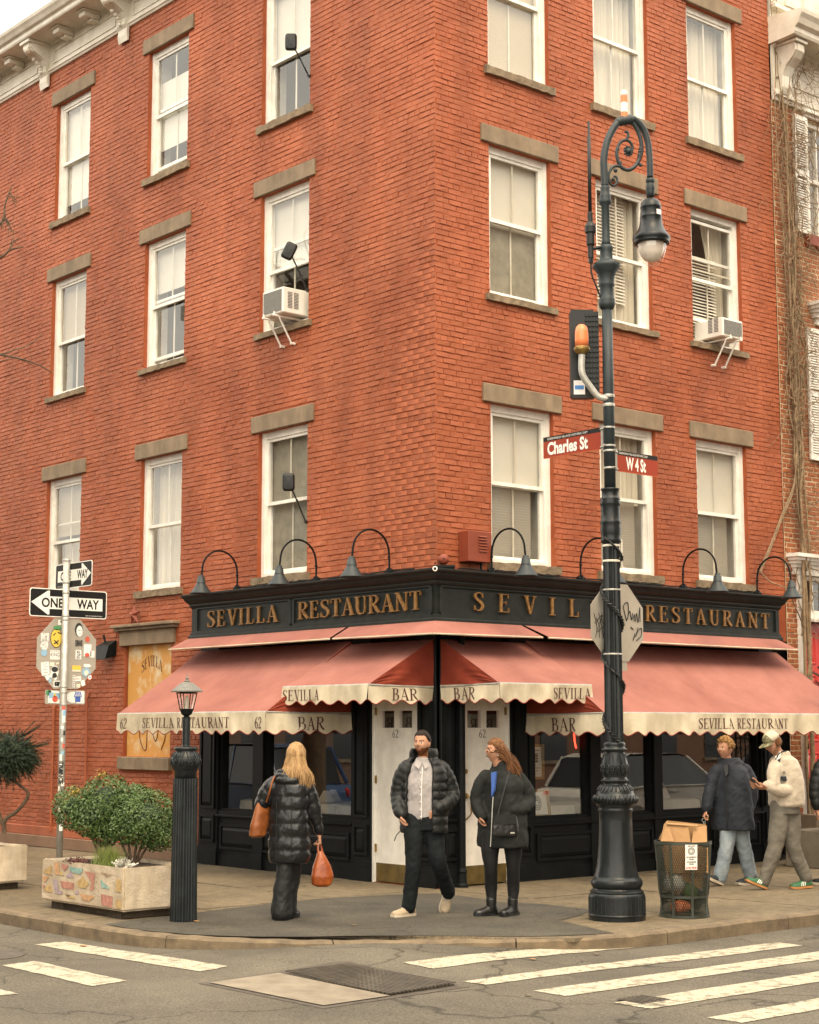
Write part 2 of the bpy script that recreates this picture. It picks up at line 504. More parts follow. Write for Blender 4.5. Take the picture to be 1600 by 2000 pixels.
def glyph(ch):
    """serif capitals and two figures: (advance, [strokes]) on a cap height of 1"""
    T, K, s = 0.135, 0.05, 0.045
    stem = lambda x, w=T: slab(x - w / 2, 0, x + w / 2, 1)
    ser = lambda x, y, h=0.14: slab(x - h, y, x + h, y + s)
    if ch == 'S':
        return 0.60, [ribbon([(.47, .80), (.40, .93), (.27, .98), (.12, .91), (.08, .75), (.18, .61), (.34, .49), (.46, .35), (.46, .17), (.36, .05), (.23, .02), (.10, .07), (.05, .21)],
                             [.04, .05, .05, .09, .12, .13, .14, .13, .12, .08, .05, .05, .04]), slab(.455, .72, .49, .98), slab(.03, .02, .065, .28)]
    if ch == 'E':
        return 0.66, [stem(.14), slab(0, 0, .55, s), slab(0, 1 - s, .53, 1), slab(.14, .50, .40, .545), slab(.385, .42, .42, .63), slab(.50, 1 - .22, .53, 1), slab(.525, 0, .56, .25)]
    if ch == 'V':
        return 0.72, [ribbon([(.13, 1), (.36, 0)], [T + .01, .09]), ribbon([(.60, 1), (.37, 0)], [K, K]), ser(.13, 1 - s, .15), ser(.60, 1 - s, .11)]
    if ch == 'I':
        return 0.40, [stem(.16), ser(.16, 0, .16), ser(.16, 1 - s, .16)]
    if ch == 'L':
        return 0.62, [stem(.15), ser(.15, 1 - s, .15), slab(0, 0, .54, s), slab(.505, 0, .54, .28)]
    if ch == 'A':
        return 0.74, [ribbon([(.10, 0), (.34, 1)], [K, K]), ribbon([(.33, 1), (.60, 0)], [.09, T + .02]), slab(.17, .31, .48, .355), ser(.10, 0, .11), ser(.60, 0, .15)]
    if ch == 'R':
        return 0.72, [stem(.15), ser(.15, 0, .15), slab(0, 1 - s, .30, 1), ribbon([(.20, .975), (.40, .96), (.50, .84), (.50, .68), (.40, .55), (.20, .52)], [s, .07, .12, .12, .07, s]),
                      ribbon([(.29, .53), (.47, .22), (.64, .02)], [.10, .13, .12])]
    if ch == 'T':
        return 0.66, [stem(.31), ser(.31, 0, .17), slab(.02, 1 - s, .60, 1), slab(.02, .76, .055, 1), slab(.565, .76, .60, 1)]
    if ch == 'U':
        return 0.76, [ribbon([(.15, 1), (.15, .55), (.16, .25), (.26, .05), (.38, .03), (.52, .07), (.58, .28), (.58, .6), (.58, 1)], [T, T, T, .09, .06, .06, .055, .05, .05]), ser(.15, 1 - s, .15), ser(.58, 1 - s, .11)]
    if ch == 'N':
        return 0.80, [slab(.11, 0, .16, 1), slab(.60, 0, .65, 1), ribbon([(.12, 1), (.62, 0)], [.15, .15]), ser(.13, 0, .12), ser(.62, 1 - s, .12), slab(0, 1 - s, .16, 1)]
    if ch == 'B':
        return 0.68, [stem(.15), slab(0, 0, .3, s), slab(0, 1 - s, .28, 1), ribbon([(.20, .975), (.37, .96), (.46, .86), (.46, .68), (.38, .56), (.20, .53)], [s, .06, .11, .11, .06, s]),
                      ribbon([(.20, .53), (.42, .50), (.53, .38), (.53, .20), (.43, .05), (.20, .02)], [s, .06, .12, .12, .06, s])]
    if ch == '6':
        return 0.56, [ribbon([(.44, .97), (.28, .86), (.14, .65), (.08, .38), (.12, .12), (.26, .02), (.40, .10), (.45, .30), (.38, .50), (.24, .53), (.12, .40)], [.04, .07, .11, .13, .11, .06, .09, .12, .10, .05, .04])]
    if ch == '2':
        return 0.56, [ribbon([(.08, .72), (.12, .92), (.26, .98), (.42, .86), (.42, .66), (.26, .38), (.06, .05)], [.10, .07, .06, .12, .12, .09, .05]), slab(.04, 0, .48, .10), slab(.44, 0, .48, .2)]
    return 0.42, []

def serif_quads(txt, h, xs=1.0, gap=0.0):
    """[(char, [quads])], width"""
    x = 0
    out = []
    for ch in txt:
        adv, st = glyph(ch)
        out.append((ch, [[(h * xs * (px + x), h * py) for px, py in q] for s in st for q in s], [[[(h * xs * (px + x), h * py) for px, py in q] for q in s] for s in st]))
        x += adv + gap
    return out, (x - gap) * h * xs

def sans(txt, size, xs=1.0, bold=0.0, align='CENTER', spacing=1.0, shear=0.0):
    """flat 2-D lettering as (verts, faces)"""
    c = bpy.data.curves.new('lettering', 'FONT')
    c.body = txt
    c.size = size
    c.align_x = align
    c.align_y = 'CENTER'
    c.offset = bold
    c.space_character = spacing
    c.shear = shear
    c.resolution_u = 3
    c.fill_mode = 'FRONT'
    o = bpy.data.objects.new('lettering', c)
    COL.objects.link(o)
    me = bpy.data.meshes.new_from_object(o)
    vs = [(v.co.x * xs, v.co.y) for v in me.vertices]
    fs = [tuple(p.vertices) for p in me.polygons]
    bpy.data.objects.remove(o)
    bpy.data.curves.remove(c)
    bpy.data.meshes.remove(me)
    return vs, fs
# ------------------------------------------------------------------ ground
def zr(x, y):
    """road surface: a kerb's height below the pavement, rising to a flush ramp at the corner"""
    d = math.hypot(x + 3.4, y + 3.1)
    return -0.125 + 0.085 * math.exp(-(d / 1.5) ** 2)

KERB = [(-4.80, 60), (-4.80, 12), (-4.80, 3), (-4.80, 0.2), (-4.79, -0.9), (-4.70, -1.55), (-4.42, -2.15), (-3.97, -2.62), (-3.45, -2.98), (-2.97, -3.42), (-2.45, -3.92), (-1.8, -4.24), (-1.1, -4.30), (0.3, -4.30), (3, -4.30), (12, -4.30), (60, -4.30)]
def kerb_path():
    mid = cr_path([(x, y, 0) for x, y in KERB[2:15]], 6)
    return [Vector((x, y, 0)) for x, y in KERB[:2]] + mid + [Vector((x, y, 0)) for x, y in KERB[15:]]
KP = kerb_path()
def offset_path(P, d):
    out = []
    for i, p in enumerate(P):
        a, b = P[max(i - 1, 0)], P[min(i + 1, len(P) - 1)]
        t = (b - a).normalized()
        out.append(p + Vector((-t.y, t.x, 0)) * d)      # + = towards the building
    return out

def axis_steps(fine0, fine1, step, far):
    a = list(np.arange(fine0, fine1 + 1e-6, step))
    lo, s = fine0, step
    while lo > -far:
        s *= 1.8
        lo -= s
        a.insert(0, lo)
    hi, s = fine1, step
    while hi < far:
        s *= 1.8
        hi += s
        a.append(hi)
    return a
xs_, ys_ = axis_steps(-14, 4, 0.2, 900), axis_steps(-14, 4, 0.2, 900)
mb = MB()
vs = [(x, y, zr(x, y)) for y in ys_ for x in xs_]
nx = len(xs_)
mb.add(vs, [(j * nx + i, j * nx + i + 1, (j + 1) * nx + i + 1, (j + 1) * nx + i) for j in range(len(ys_) - 1) for i in range(nx - 1)])
road = tag(mb.build('road', 'asphalt', smooth=True, recalc=False), kind='structure')

# pavement bed: everything inside the kerb, under the slabs
inner = offset_path(KP, 0.15)
mb = MB()
mb.add([(p.x, p.y, -0.006) for p in inner] + [(60, 60, -0.006)], [tuple(range(len(inner) + 1))])
walk = tag(mb.build('pavement', 'soil', recalc=False), kind='structure')
if walk.data.polygons[0].normal.z < 0:
    walk.data.flip_normals()

# kerb stones one by one
kerb = tag(thing('kerb', None, None), kind='structure')
kb = MB()
acc, seg, n_k = 0.0, [KP[1]], 0
outer_all, inner_all = KP, inner
def kerb_piece(i0, i1):
    mb = MB()
    rings = []
    for i in range(i0, i1 + 1):
        o_, n_ = outer_all[i], inner_all[i]
        zo = zr(o_.x, o_.y) - 0.05
        lift = 0.003 * math.sin(i * 1.7)
        t = (n_ - o_).normalized()
        e0 = 0.0
        drop = -0.03 * math.exp(-((o_.x + 3.4) ** 2 + (o_.y + 3.1) ** 2) / 1.2)
        top = 0.002 + lift + drop
        rings.append([Vector((o_.x, o_.y, zo)), Vector((o_.x, o_.y, top - 0.02)), Vector((o_.x + t.x * 0.02, o_.y + t.y * 0.02, top)), Vector((n_.x, n_.y, top)), Vector((n_.x, n_.y, zo))])
    # small open joint at each end
    for r, q in ((0, 1), (-1, -2)):
        for k in range(5):
            d = rings[q][k] - rings[r][k]
            rings[r][k] = rings[r][k] + d.normalized() * min(0.006, d.length * 0.3)
    mb.loft(rings)
    mb.build('kerb_stone', 'kerb', kerb)
i0 = 0
L_ = 0
for i in range(1, len(KP)):
    L_ += (KP[i] - KP[i - 1]).length
    if L_ > 1.5 or i == len(KP) - 1:
        kerb_piece(i0, i)
        i0, L_ = i, 0

# concrete slabs of the pavement, clipped to the inside of the kerb
def clip(poly, a, b, c):
    """keep a*x+b*y>=c"""
    out = []
    for i in range(len(poly)):
        p, q = poly[i], poly[(i + 1) % len(poly)]
        dp, dq = a * p[0] + b * p[1] - c, a * q[0] + b * q[1] - c
        if dp >= 0:
            out.append(p)
        if dp * dq < 0:
            t = dp / (dp - dq)
            out.append((p[0] + (q[0] - p[0]) * t, p[1] + (q[1] - p[1]) * t))
    return out
HALF = [(1, 0, -4.64), (0, 1, -4.14), (0.74, 0.67, -4.35)]
def slab_piece(x0, y0, x1, y1):
    g = 0.009
    poly = [(x0 + g, y0 + g), (x1 - g, y0 + g), (x1 - g, y1 - g), (x0 + g, y1 - g)]
    for h in HALF:
        poly = clip(poly, *h)
        if len(poly) < 3:
            return
    mb = MB()
    tilt = [random.uniform(-0.0015, 0.0015) for _ in range(3)]
    mb.prism([Vector((x, y, -0.03)) for x, y in poly], (0, 0, 0.03))
    mb.v = [(x, y, z + (tilt[0] + tilt[1] * (x - x0) + tilt[2] * (y - y0) if z > -0.01 else 0)) for x, y, z in mb.v]
    mb.build('paving_slab', 'concrete', walk)
gx = [-4.75, -3.2, -1.6, -0.02]
gy = [-0.02, 1.55, 3.1, 4.65, 6.2, 7.75, 9.3, 10.85, 12.4]
for i in range(len(gx) - 1):
    for j in range(len(gy) - 1):
        slab_piece(gx[i], gy[j], gx[i + 1], gy[j + 1])
    for y0, y1 in ((-1.5, -0.02), (-2.98, -1.5), (-4.4, -2.98)):
        slab_piece(gx[i], y0, gx[i + 1], y1)
gx2 = [-0.02, 1.55, 3.1, 4.65, 6.2, 7.75, 9.3]
for i in range(len(gx2) - 1):
    for y0, y1 in ((-1.5, -0.02), (-2.98, -1.5), (-4.4, -2.98)):
        slab_piece(gx2[i], y0, gx2[i + 1], y1)

# darker asphalt apron round the corner
apron = [(-4.62, -0.55), (-4.3, -0.45), (-3.79, -0.40), (-2.97, -0.2), (-2.15, -0.06), (-1.4, -0.10), (-0.90, -0.22), (-0.40, -0.42), (-0.40, -0.95), (-0.55, -1.6), (-0.34, -1.95), (-0.36, -2.7), (-0.75, -2.93), (-1.28, -3.14), (-1.62, -4.13)]
rim = [p for p in offset_path(KP, 0.155) if -4.75 < p.x < -1.7 and p.y < -0.4]
mb = MB()
poly = apron + [(p.x, p.y) for p in reversed(rim) if p.x < -1.7]
def apz(x, y):
    return 0.007 - 0.03 * math.exp(-((x + 3.4) ** 2 + (y + 3.1) ** 2) / 0.25)
bm = bmesh.new()
f = bm.faces.new([bm.verts.new((x, y, 0.006)) for x, y in poly])
bmesh.ops.triangulate(bm, faces=[f])
if sum(f.normal.z for f in bm.faces) < 0:
    bmesh.ops.reverse_faces(bm, faces=bm.faces)
mb.bm(bm)
tag(mb.build('asphalt_apron', 'newasphalt', recalc=False), kind='structure')

# crossing bars
def drape(poly, lift, step=0.2):
    mb = MB()
    xs = [p[0] for p in poly]
    ysq = [p[1] for p in poly]
    bm = bmesh.new()
    bm.faces.new([bm.verts.new((x, y, 0)) for x, y in poly])
    for ax, lo, hi in ((0, min(xs), max(xs)), (1, min(ysq), max(ysq))):
        k = lo + step
        while k < hi:
            no = (1, 0, 0) if ax == 0 else (0, 1, 0)
            co = (k, 0, 0) if ax == 0 else (0, k, 0)
            bmesh.ops.bisect_plane(bm, geom=bm.verts[:] + bm.edges[:] + bm.faces[:], plane_co=co, plane_no=no)
            k += step
    for v in bm.verts:
        v.co.z = zr(v.co.x, v.co.y) + lift
    bmesh.ops.triangulate(bm, faces=bm.faces[:])
    if sum(f.normal.z for f in bm.faces) < 0:
        bmesh.ops.reverse_faces(bm, faces=bm.faces[:])
    mb.bm(bm)
    return mb
def rough_edge(p, q, n=14, amp=0.012):
    out = []
    for i in range(n):
        t = i / n
        d = Vector((q[0] - p[0], q[1] - p[1])).normalized()
        k = random.uniform(-amp, amp)
        out.append((p[0] + (q[0] - p[0]) * t - d.y * k, p[1] + (q[1] - p[1]) * t + d.x * k))
    return out
xing = tag(thing('crossing_markings', None, None), kind='structure')
BARS = [[(-5.34, -0.55), (-5.03, -0.57), (-4.95, -3.02), (-5.25, -3.05)], [(-6.19, -1.58), (-5.87, -1.54), (-5.89, -3.02), (-6.21, -3.05)], [(-7.10, -1.2), (-6.80, -1.2), (-6.80, -3.02), (-7.10, -2.97)],
        [(-3.90, -3.93), (-0.36, -4.02), (-0.36, -4.30), (-3.88, -4.27)], [(-4.06, -4.80), (-0.26, -4.84), (-0.24, -5.14), (-4.0, -5.01)], [(-3.92, -5.41), (1.0, -5.50), (1.0, -5.83), (-3.89, -5.73)],
        [(-3.85, -6.15), (1.0, -6.22), (1.0, -6.55), (-3.84, -6.48)], [(-3.83, -6.96), (1.0, -6.98), (1.0, -7.30), (-3.81, -7.24)]]
for b in BARS:
    poly = []
    for i in range(4):
        poly += rough_edge(b[i], b[(i + 1) % 4])
    drape(poly, 0.005).build('painted_bar', 'roadpaint', xing, recalc=False)

# drain: steel plate and grate let into the road, a small hatch and a manhole lid
dr = thing('street_drain', 'rusty street drain grate beside a pale flush plate in the road before the corner', 'drain', (-4.87, -4.25, -0.12))
drape([(-5.50, -3.56), (-4.885, -3.60), (-4.87, -4.92), (-5.47, -4.92)], 0.010, 0.4).build('cover_plate', 'plate', dr, recalc=False)
drape([(-5.56, -3.50), (-4.19, -3.54), (-4.15, -4.99), (-5.53, -4.99)], 0.003, 0.4).build('frame', 'grate', dr, recalc=False)
mb = MB()
nb = 17
for i in range(nb):
    x = -4.86 + 0.655 * (i + 0.5) / nb
    z = zr(x, -4.25) + 0.006
    mb.add([(x - 0.012, -4.91, z), (x + 0.012, -4.91, z), (x + 0.012, -3.63, z + 0.006), (x - 0.012, -3.63, z + 0.006)], [(0, 1, 2, 3)])
    mb.box((x - 0.012, -4.91, z), (x + 0.012, -3.63, z + 0.008))
for j in range(26):
    y = -4.90 + 1.26 * (j + 0.5) / 26
    mb.box((-4.86, y - 0.008, zr(-4.5, y) + 0.004), (-4.21, y + 0.008, zr(-4.5, y) + 0.016))
mb.build('grate', 'grate', dr)
mh = thing('manhole_cover', 'round dark manhole cover in the road at the far left crossing', 'manhole cover', (-5.95, -0.95, -0.12))
mb = MB()
mb.lathe([(0.30, -0.03), (0.30, 0.006), (0.27, 0.009), (0.25, 0.006), (0.001, 0.007)], 32, (-5.98, -0.95, zr(-5.98, -0.95)))
mb.build('lid', 'grate', mh)
ht = thing('valve_hatch', 'small sunken iron hatch cutting into the white crossing bar', 'hatch', (-3.58, -6.18, -0.12))
drape([(-3.74, -6.06), (-3.44, -6.06), (-3.44, -6.32), (-3.74, -6.32)], 0.009, 0.4).build('lid', 'grate', ht, recalc=False)
mb = MB()
for i in range(6):
    z = zr(-3.6, -6.2) + 0.011
    mb.box((-3.72 + i * 0.045, -6.30, z - 0.004), (-3.70 + i * 0.045, -6.08, z + 0.004))
mb.build('rib', 'grate', ht)
# bits of litter
for i, (x, y, s, mt, lb) in enumerate([(-3.0, -2.2, .028, 'kerb', 'drab paper scrap on the dark apron left of the bearded man'), (-3.9, -.98, .03, 'cardboard', 'brown leaf at the foot of the lantern post'), (-2.9, -4.4, .028, 'cardboard', 'brown leaf on the first long crossing bar'),
                                  (-2.2, -4.45, .028, 'kerb', 'drab paper scrap beyond the first long crossing bar'), (-4.1, -5.55, .024, 'kerb', 'tiny drab scrap in the road right of the drain grate'), (-5.1, -1.0, .035, 'cardboard', 'brown leaf in the gutter near the painted planter')]):
    mb = MB()
    z = 0.012 if (x > -4.4 and y > -2.9) else zr(x, y) + 0.012
    mb.prism([Vector((x + s * math.cos(a + i) * random.uniform(.5, 1), y + s * 1.4 * math.sin(a + i), z)) for a in (0, 1.2, 2.4, 3.6, 5)], (0, 0, 0.004))
    tag(mb.build('litter_scrap', mt, origin=(x, y, z)), lb, 'litter', 'litter scraps on the ground')
# ------------------------------------------------------------------ corner building
LW, RW = 16.0, 6.60                     # length of the left and right facades
TOP = 13.0
ZS = {'A': (9.82, 9.92, 11.90, 12.13), 'B': (6.95, 7.03, 8.94, 9.16), 'C': (3.66, 3.76, 5.69, 5.915)}   # sill bottom, sill top, lintel bottom, lintel top
AL = [(-9.25, -8.18), (-6.46, -5.38), (-3.54, -2.47)]
AR = [(0.88, 1.95), (2.80, 3.88), (4.72, 5.80)]
bld = thing('brick_building', 'four storey corner building of red painted brick with brown stone lintels', 'building', (0, 0, 0))

def wall_sheet(F, a0, a1, b0, b1, holes, depth=0.055):
    """flat backing with recessed openings"""
    mb = MB()
    As = sorted({a0, a1, *[h[0] for h in holes], *[h[1] for h in holes]})
    Bs = sorted({b0, b1, *[h[2] for h in holes], *[h[3] for h in holes]})
    for i in range(len(As) - 1):
        for j in range(len(Bs) - 1):
            ca, cb = (As[i] + As[i + 1]) / 2, (Bs[j] + Bs[j + 1]) / 2
            if any(h[0] < ca < h[1] and h[2] < cb < h[3] for h in holes):
                continue
            mb.quad(F((As[i], Bs[j], 0)), F((As[i + 1], Bs[j], 0)), F((As[i + 1], Bs[j + 1], 0)), F((As[i], Bs[j + 1], 0)))
    for h in holes:
        p = [(h[0], h[2]), (h[1], h[2]), (h[1], h[3]), (h[0], h[3])]
        for k in range(4):
            q, r = p[k], p[(k + 1) % 4]
            mb.quad(F((q[0], q[1], 0)), F((q[0], q[1], -depth - 0.02)), F((r[0], r[1], -depth - 0.02)), F((r[0], r[1], 0)))
    return mb

def holes_for(cols):
    return [(a0, a1, ZS[r][1], ZS[r][2]) for r in 'ABC' for a0, a1 in cols]
HL, HR = holes_for(AL), holes_for(AR)
BOARD = (-6.80, -5.57, 1.40, 2.98)
HLb = HL + [BOARD, (-4.80, 0, 0, 3.0)]
wL = wall_sheet(FL, -LW, 0, 0, TOP, HLb).build('left_wall', 'joint', bld, recalc=False)
wR = wall_sheet(FR, 0, RW, 3.0, TOP, HR).build('right_wall', 'joint', bld, recalc=False)

CH, BL = 0.0672, 0.207                  # course height, stretcher length with joint
def brick_verts(a0, a1, b0, b1, rnd):
    """chamfered proud face; uneven, as thickly painted old brick is"""
    p = 0.0060 + rnd.uniform(-0.0028, 0.0042)
    j = lambda: rnd.uniform(-0.002, 0.002)
    e = 0.0038
    t = [rnd.uniform(-0.0035, 0.0035) for _ in range(4)]
    g = 0.0032
    q = [(a0 + g + j(), b0 + g + j()), (a1 - g + j(), b0 + g + j()), (a1 - g + j(), b1 - g + j()), (a0 + g + j(), b1 - g + j())]
    base = [(x, y, -0.002) for x, y in q]
    ins = [(e, e), (-e, e), (-e, -e), (e, -e)]
    top = [(q[k][0] + ins[k][0] * rnd.uniform(.5, 2.1), q[k][1] + ins[k][1] * rnd.uniform(.5, 2.1), p + t[k]) for k in range(4)]
    return base + top
BF = [(4, 5, 6, 7), (0, 1, 5, 4), (1, 2, 6, 5), (2, 3, 7, 6), (3, 0, 4, 7)]

def lay_bricks(F, a0, a1, b0, b1, holes, seed, ch, bl, score):
    rnd = random.Random(seed)
    out = []
    nrow = int((b1 - b0) / ch)
    hs_ = [h for h in holes]
    for k in range(nrow):
        zb = b0 + k * ch
        wob = rnd.uniform(-0.002, 0.002)
        cuts = sorted([(h[0], h[1]) for h in hs_ if h[2] - 0.02 < zb + ch / 2 < h[3] + 0.02])
        spans, s = [], a0
        for c0, c1 in cuts:
            if c0 > s:
                spans.append((s, c0))
            s = max(s, c1)
        if s < a1:
            spans.append((s, a1))
        header = (k % 7 == 6)
        L = bl / 2 if header else bl
        off = (k % 2) * bl / 2 + (bl / 4 if header else 0) + rnd.uniform(-0.02, 0.02)
        for s0, s1 in spans:
            x = math.floor((s0 - off) / L) * L + off
            while x < s1:
                l, r = max(x, s0), min(x + L, s1)
                if r - l > 0.035:
                    full = (r - l) > L - 1e-4 and not header
                    out.append((l, r, zb + wob, zb + ch + wob, full))
                x += L * (1 + 0)
    return out

def far(F, b):
    return (F(((b[0] + b[1]) / 2, (b[2] + b[3]) / 2, 0)) - CAM).length

def brickwork(F, bricks, tilted, parent_wall, whole, mat, names, ch, bl, seed):
    """the ones that show largest as objects of their own (shared meshes), all others as one mesh"""
    rnd = random.Random(seed)
    variants = []
    for k in range(8):
        v = brick_verts(-bl / 2, bl / 2, -ch / 2, ch / 2, rnd)
        me = bpy.data.meshes.new('brick')
        me.from_pydata([tuple(F(p)) for p in v], [], BF)
        me.materials.append(M[mat])
        bm = bmesh.new(); bm.from_mesh(me)
        bmesh.ops.recalc_face_normals(bm, faces=bm.faces)
        c = sum((f.normal for f in bm.faces), Vector())
        if c.dot(F((0, 0, 1))) < 0:
            bmesh.ops.reverse_faces(bm, faces=bm.faces)
        bm.to_mesh(me); bm.free()
        variants.append(me)
    return variants

def build_bricks(sets, parent, mat, n_single, stuff_name, ch, bl, seed, visible):
    """sets: list of (F, wall object, brick list)"""
    allb = [(far(F, b), si, b) for si, (F, w, bl_) in enumerate(sets) for b in bl_ if b[4] and visible(F, b)]
    allb.sort(key=lambda t: t[0])
    single = {(si, b) for _, si, b in allb[:n_single]}
    rnd = random.Random(seed)
    mb = MB()
    for si, (F, w, bl_) in enumerate(sets):
        var = brickwork(F, bl_, None, w, None, mat, None, ch, bl, seed + si)
        flip = F((1, 0, 0)).cross(F((0, 1, 0))).dot(F((0, 0, 1))) < 0
        for b in bl_:
            if (si, b) in single:
                o = link('brick', var[rnd.randrange(8)], w)
                o.location = F(((b[0] + b[1]) / 2, (b[2] + b[3]) / 2, 0)) - WORLD[w.name]
            else:
                mb.add([F(p) for p in brick_verts(*b[:4], rnd)], BF if not flip else [f[::-1] for f in BF])
    return tag(mb.build(stuff_name, mat, parent, recalc=False), kind='stuff')

def lintel_holes(cols):
    return [(a0 - 0.14, a1 + 0.14, ZS[r][2], ZS[r][3]) for r in 'ABC' for a0, a1 in cols] + [(a0 - 0.08, a1 + 0.08, ZS[r][0], ZS[r][1]) for r in 'ABC' for a0, a1 in cols]
FASL, FASR = 4.86, 6.30
shopL = [(-FASL + 0.06, 0.1, 0, 3.58)]
bL = lay_bricks(FL, -LW, 0.004, 0.30, 12.55, HLb + lintel_holes(AL) + shopL + [(-6.86, -5.50, 1.22, 1.40), (-6.98, -5.40, 2.98, 3.28)], 11, CH, BL, None)
bR = lay_bricks(FR, -0.004, RW, 3.58, 12.95, HR + lintel_holes(AR), 12, CH, BL, None)
def vis(F, b):
    return b[2] > 3.65
build_bricks([(FL, wL, bL), (FR, wR, bR)], bld, 'brick', 300, 'brick_courses', CH, BL, 21, vis)

def stone(F, a0, a1, b0, b1, c0, c1, name, mat, parent, bev=0.008, rough=0.0):
    mb = MB()
    bm = bmesh.new()
    bmesh.ops.create_cube(bm, size=1.0)
    for v in bm.verts:
        v.co = Vector(((a0 + a1) / 2 + v.co.x * (a1 - a0), (b0 + b1) / 2 + v.co.y * (b1 - b0), (c0 + c1) / 2 + v.co.z * (c1 - c0)))
    if rough:
        bmesh.ops.subdivide_edges(bm, edges=[e for e in bm.edges if abs(e.verts[0].co.x - e.verts[1].co.x) > 0.2], cuts=14)
        for v in bm.verts:
            if v.co.z > (c0 + c1) / 2:
                v.co.z += random.uniform(-rough, rough * 0.3)
                v.co.y += random.uniform(-rough, rough) * 0.6
    else:
        bmesh.ops.bevel(bm, geom=bm.edges[:], offset=bev, segments=1, affect='EDGES')
    mb.bm(bm)
    mb.v = [tuple(F(p)) for p in mb.v]
    return mb.build(name, mat, parent)

def window(F, a0, a1, row, upper=None, lower=None, split=0.5, raised=0.0, muntin=True, top_drop=0.0, hmunt=None, parent=None, side=1):
    s0, b0, b1, l1 = ZS[row]
    P = parent or bld
    F_, F = F, (lambda p: F_((p[0], p[1], p[2] + .055)))
    # part: the fixed white frame
    mb = MB()
    fw, c0, c1 = 0.065, -0.23, -0.115
    def bx(x0, x1, y0, y1, d0, d1, m=None):
        (m or mb).prism([F((x0, y0, d0)), F((x1, y0, d0)), F((x1, y1, d0)), F((x0, y1, d0))], F((0, 0, d1 - d0 - .055)))
    bx(a0, a0 + fw, b0, b1, c0, c1)
    bx(a1 - fw, a1, b0, b1, c0, c1)
    bx(a0 + fw, a1 - fw, b1 - 0.09, b1, c0, c1 - 0.012)
    bx(a0 + fw, a1 - fw, b0, b0 + 0.05, c0, c1 + 0.01)
    bx(a0 + fw, a0 + fw + 0.018, b0 + 0.05, b1 - 0.09, c0, c1 - 0.02)
    bx(a1 - fw - 0.018, a1 - fw, b0 + 0.05, b1 - 0.09, c0, c1 - 0.02)
    w = mb.build('window', 'white', P)
    i0, i1 = a0 + fw + 0.018, a1 - fw - 0.018
    y0, y1 = b0 + 0.05, b1 - 0.09
    ym = y0 + (y1 - y0) * split
    # sashes
    def sash(lo, hi, c, nm='sash'):
        m = MB()
        bx(i0, i0 + 0.035, lo, hi, c - 0.035, c, m)
        bx(i1 - 0.035, i1, lo, hi, c - 0.035, c, m)
        bx(i0 + 0.035, i1 - 0.035, lo, lo + 0.045, c - 0.035, c, m)
        bx(i0 + 0.035, i1 - 0.035, hi - 0.04, hi, c - 0.035, c, m)
        m.build(nm, 'white', w)
        g = MB()
        g.quad(F((i0 + 0.03, lo + 0.04, c - 0.017)), F((i1 - 0.03, lo + 0.04, c - 0.017)), F((i1 - 0.03, hi - 0.035, c - 0.017)), F((i0 + 0.03, hi - 0.035, c - 0.017)))
        g.build('pane', 'glass', w, recalc=False)
    sash(ym - 0.03, y1 - top_drop, -0.145)
    sash(y0 + raised, ym + 0.02 + raised, -0.185)
    if muntin:
        m = MB()
        xm = (i0 + i1) / 2
        bx(xm - 0.012, xm + 0.012, ym, y1 - 0.04, -0.20, -0.19, m)
        bx(xm - 0.012, xm + 0.012, y0 + 0.04, ym, -0.24, -0.23, m)
        if hmunt:
            bx(i0, i1, hmunt - 0.012, hmunt + 0.012, -0.175, -0.165, m)
        m.build('glazing_bar', 'cream', w)
    # what hangs behind the glass: (kind, from, to) as fractions of the height
    for kind, f0, f1 in (upper or []):
        z0, z1 = y0 + (y1 - y0) * f0, y0 + (y1 - y0) * f1
        m = MB()
        if kind == 'blind':
            n = int((z1 - z0) / 0.045)
            for k in range(n):
                z = z0 + 0.02 + k * 0.045
                m.prism([F((i0 + 0.01, z, -0.27)), F((i0 + 0.01, z + 0.022, -0.28)), F((i0 + 0.01, z + 0.024, -0.28)), F((i0 + 0.01, z + 0.002, -0.27))], F((i1 - i0 - 0.22, 0, -.055)))
            m.build('blind', 'slat', w)
        elif kind == 'halfblind':
            n = int((z1 - z0) / 0.034)
            for k in range(n):
                z = z0 + 0.01 + k * 0.034
                m.prism([F((i0 + 0.01, z, -0.30)), F((i0 + 0.01, z + 0.030, -0.285)), F((i0 + 0.01, z + 0.033, -0.285)), F((i0 + 0.01, z + 0.003, -0.30))], F((i1 - i0 - 0.10, 0, -.055)))
            m.build('blind', 'slat', w)
        elif kind == 'curtain':
            n = 40
            for k in range(n):
                p, q = i0 + (i1 - i0) * k / n, i0 + (i1 - i0) * (k + 1) / n
                cz = lambda t: -0.33 + 0.02 * math.sin(t * 55) + 0.012 * math.sin(t * 23 + 1)
                m.quad(F((p, z0, cz(p))), F((q, z0, cz(q))), F((q, z1, cz(q))), F((p, z1, cz(p))))
            m.build('curtain', 'curtain', w, smooth=True)
        elif kind == 'drape':
            # curtain pulled to one side
            n = 24
            for k in range(n):
                for j in range(10):
                    t0, t1 = j / 10, (j + 1) / 10
                    wdt = lambda t: 0.16 + 0.30 * t ** 1.6
                    pp = lambda u, t: F((i1 - wdt(t) * (1 - u) if side > 0 else i0 + wdt(t) * u, z0 + (z1 - z0) * t, -0.34 + 0.018 * math.sin(u * 26)))
                    m.quad(pp(k / n, t0), pp((k + 1) / n, t0), pp((k + 1) / n, t1), pp(k / n, t1))
            m.build('curtain', 'curtain', w, smooth=True)
        else:
            m.quad(F((a0 + .01, z0, -0.245)), F((a1 - .01, z0, -0.245)), F((a1 - .01, z1, -0.245)), F((a0 + .01, z1, -0.245)))
            m.build('window_shade', kind, w)
    # painted lining of the opening
    m = MB()
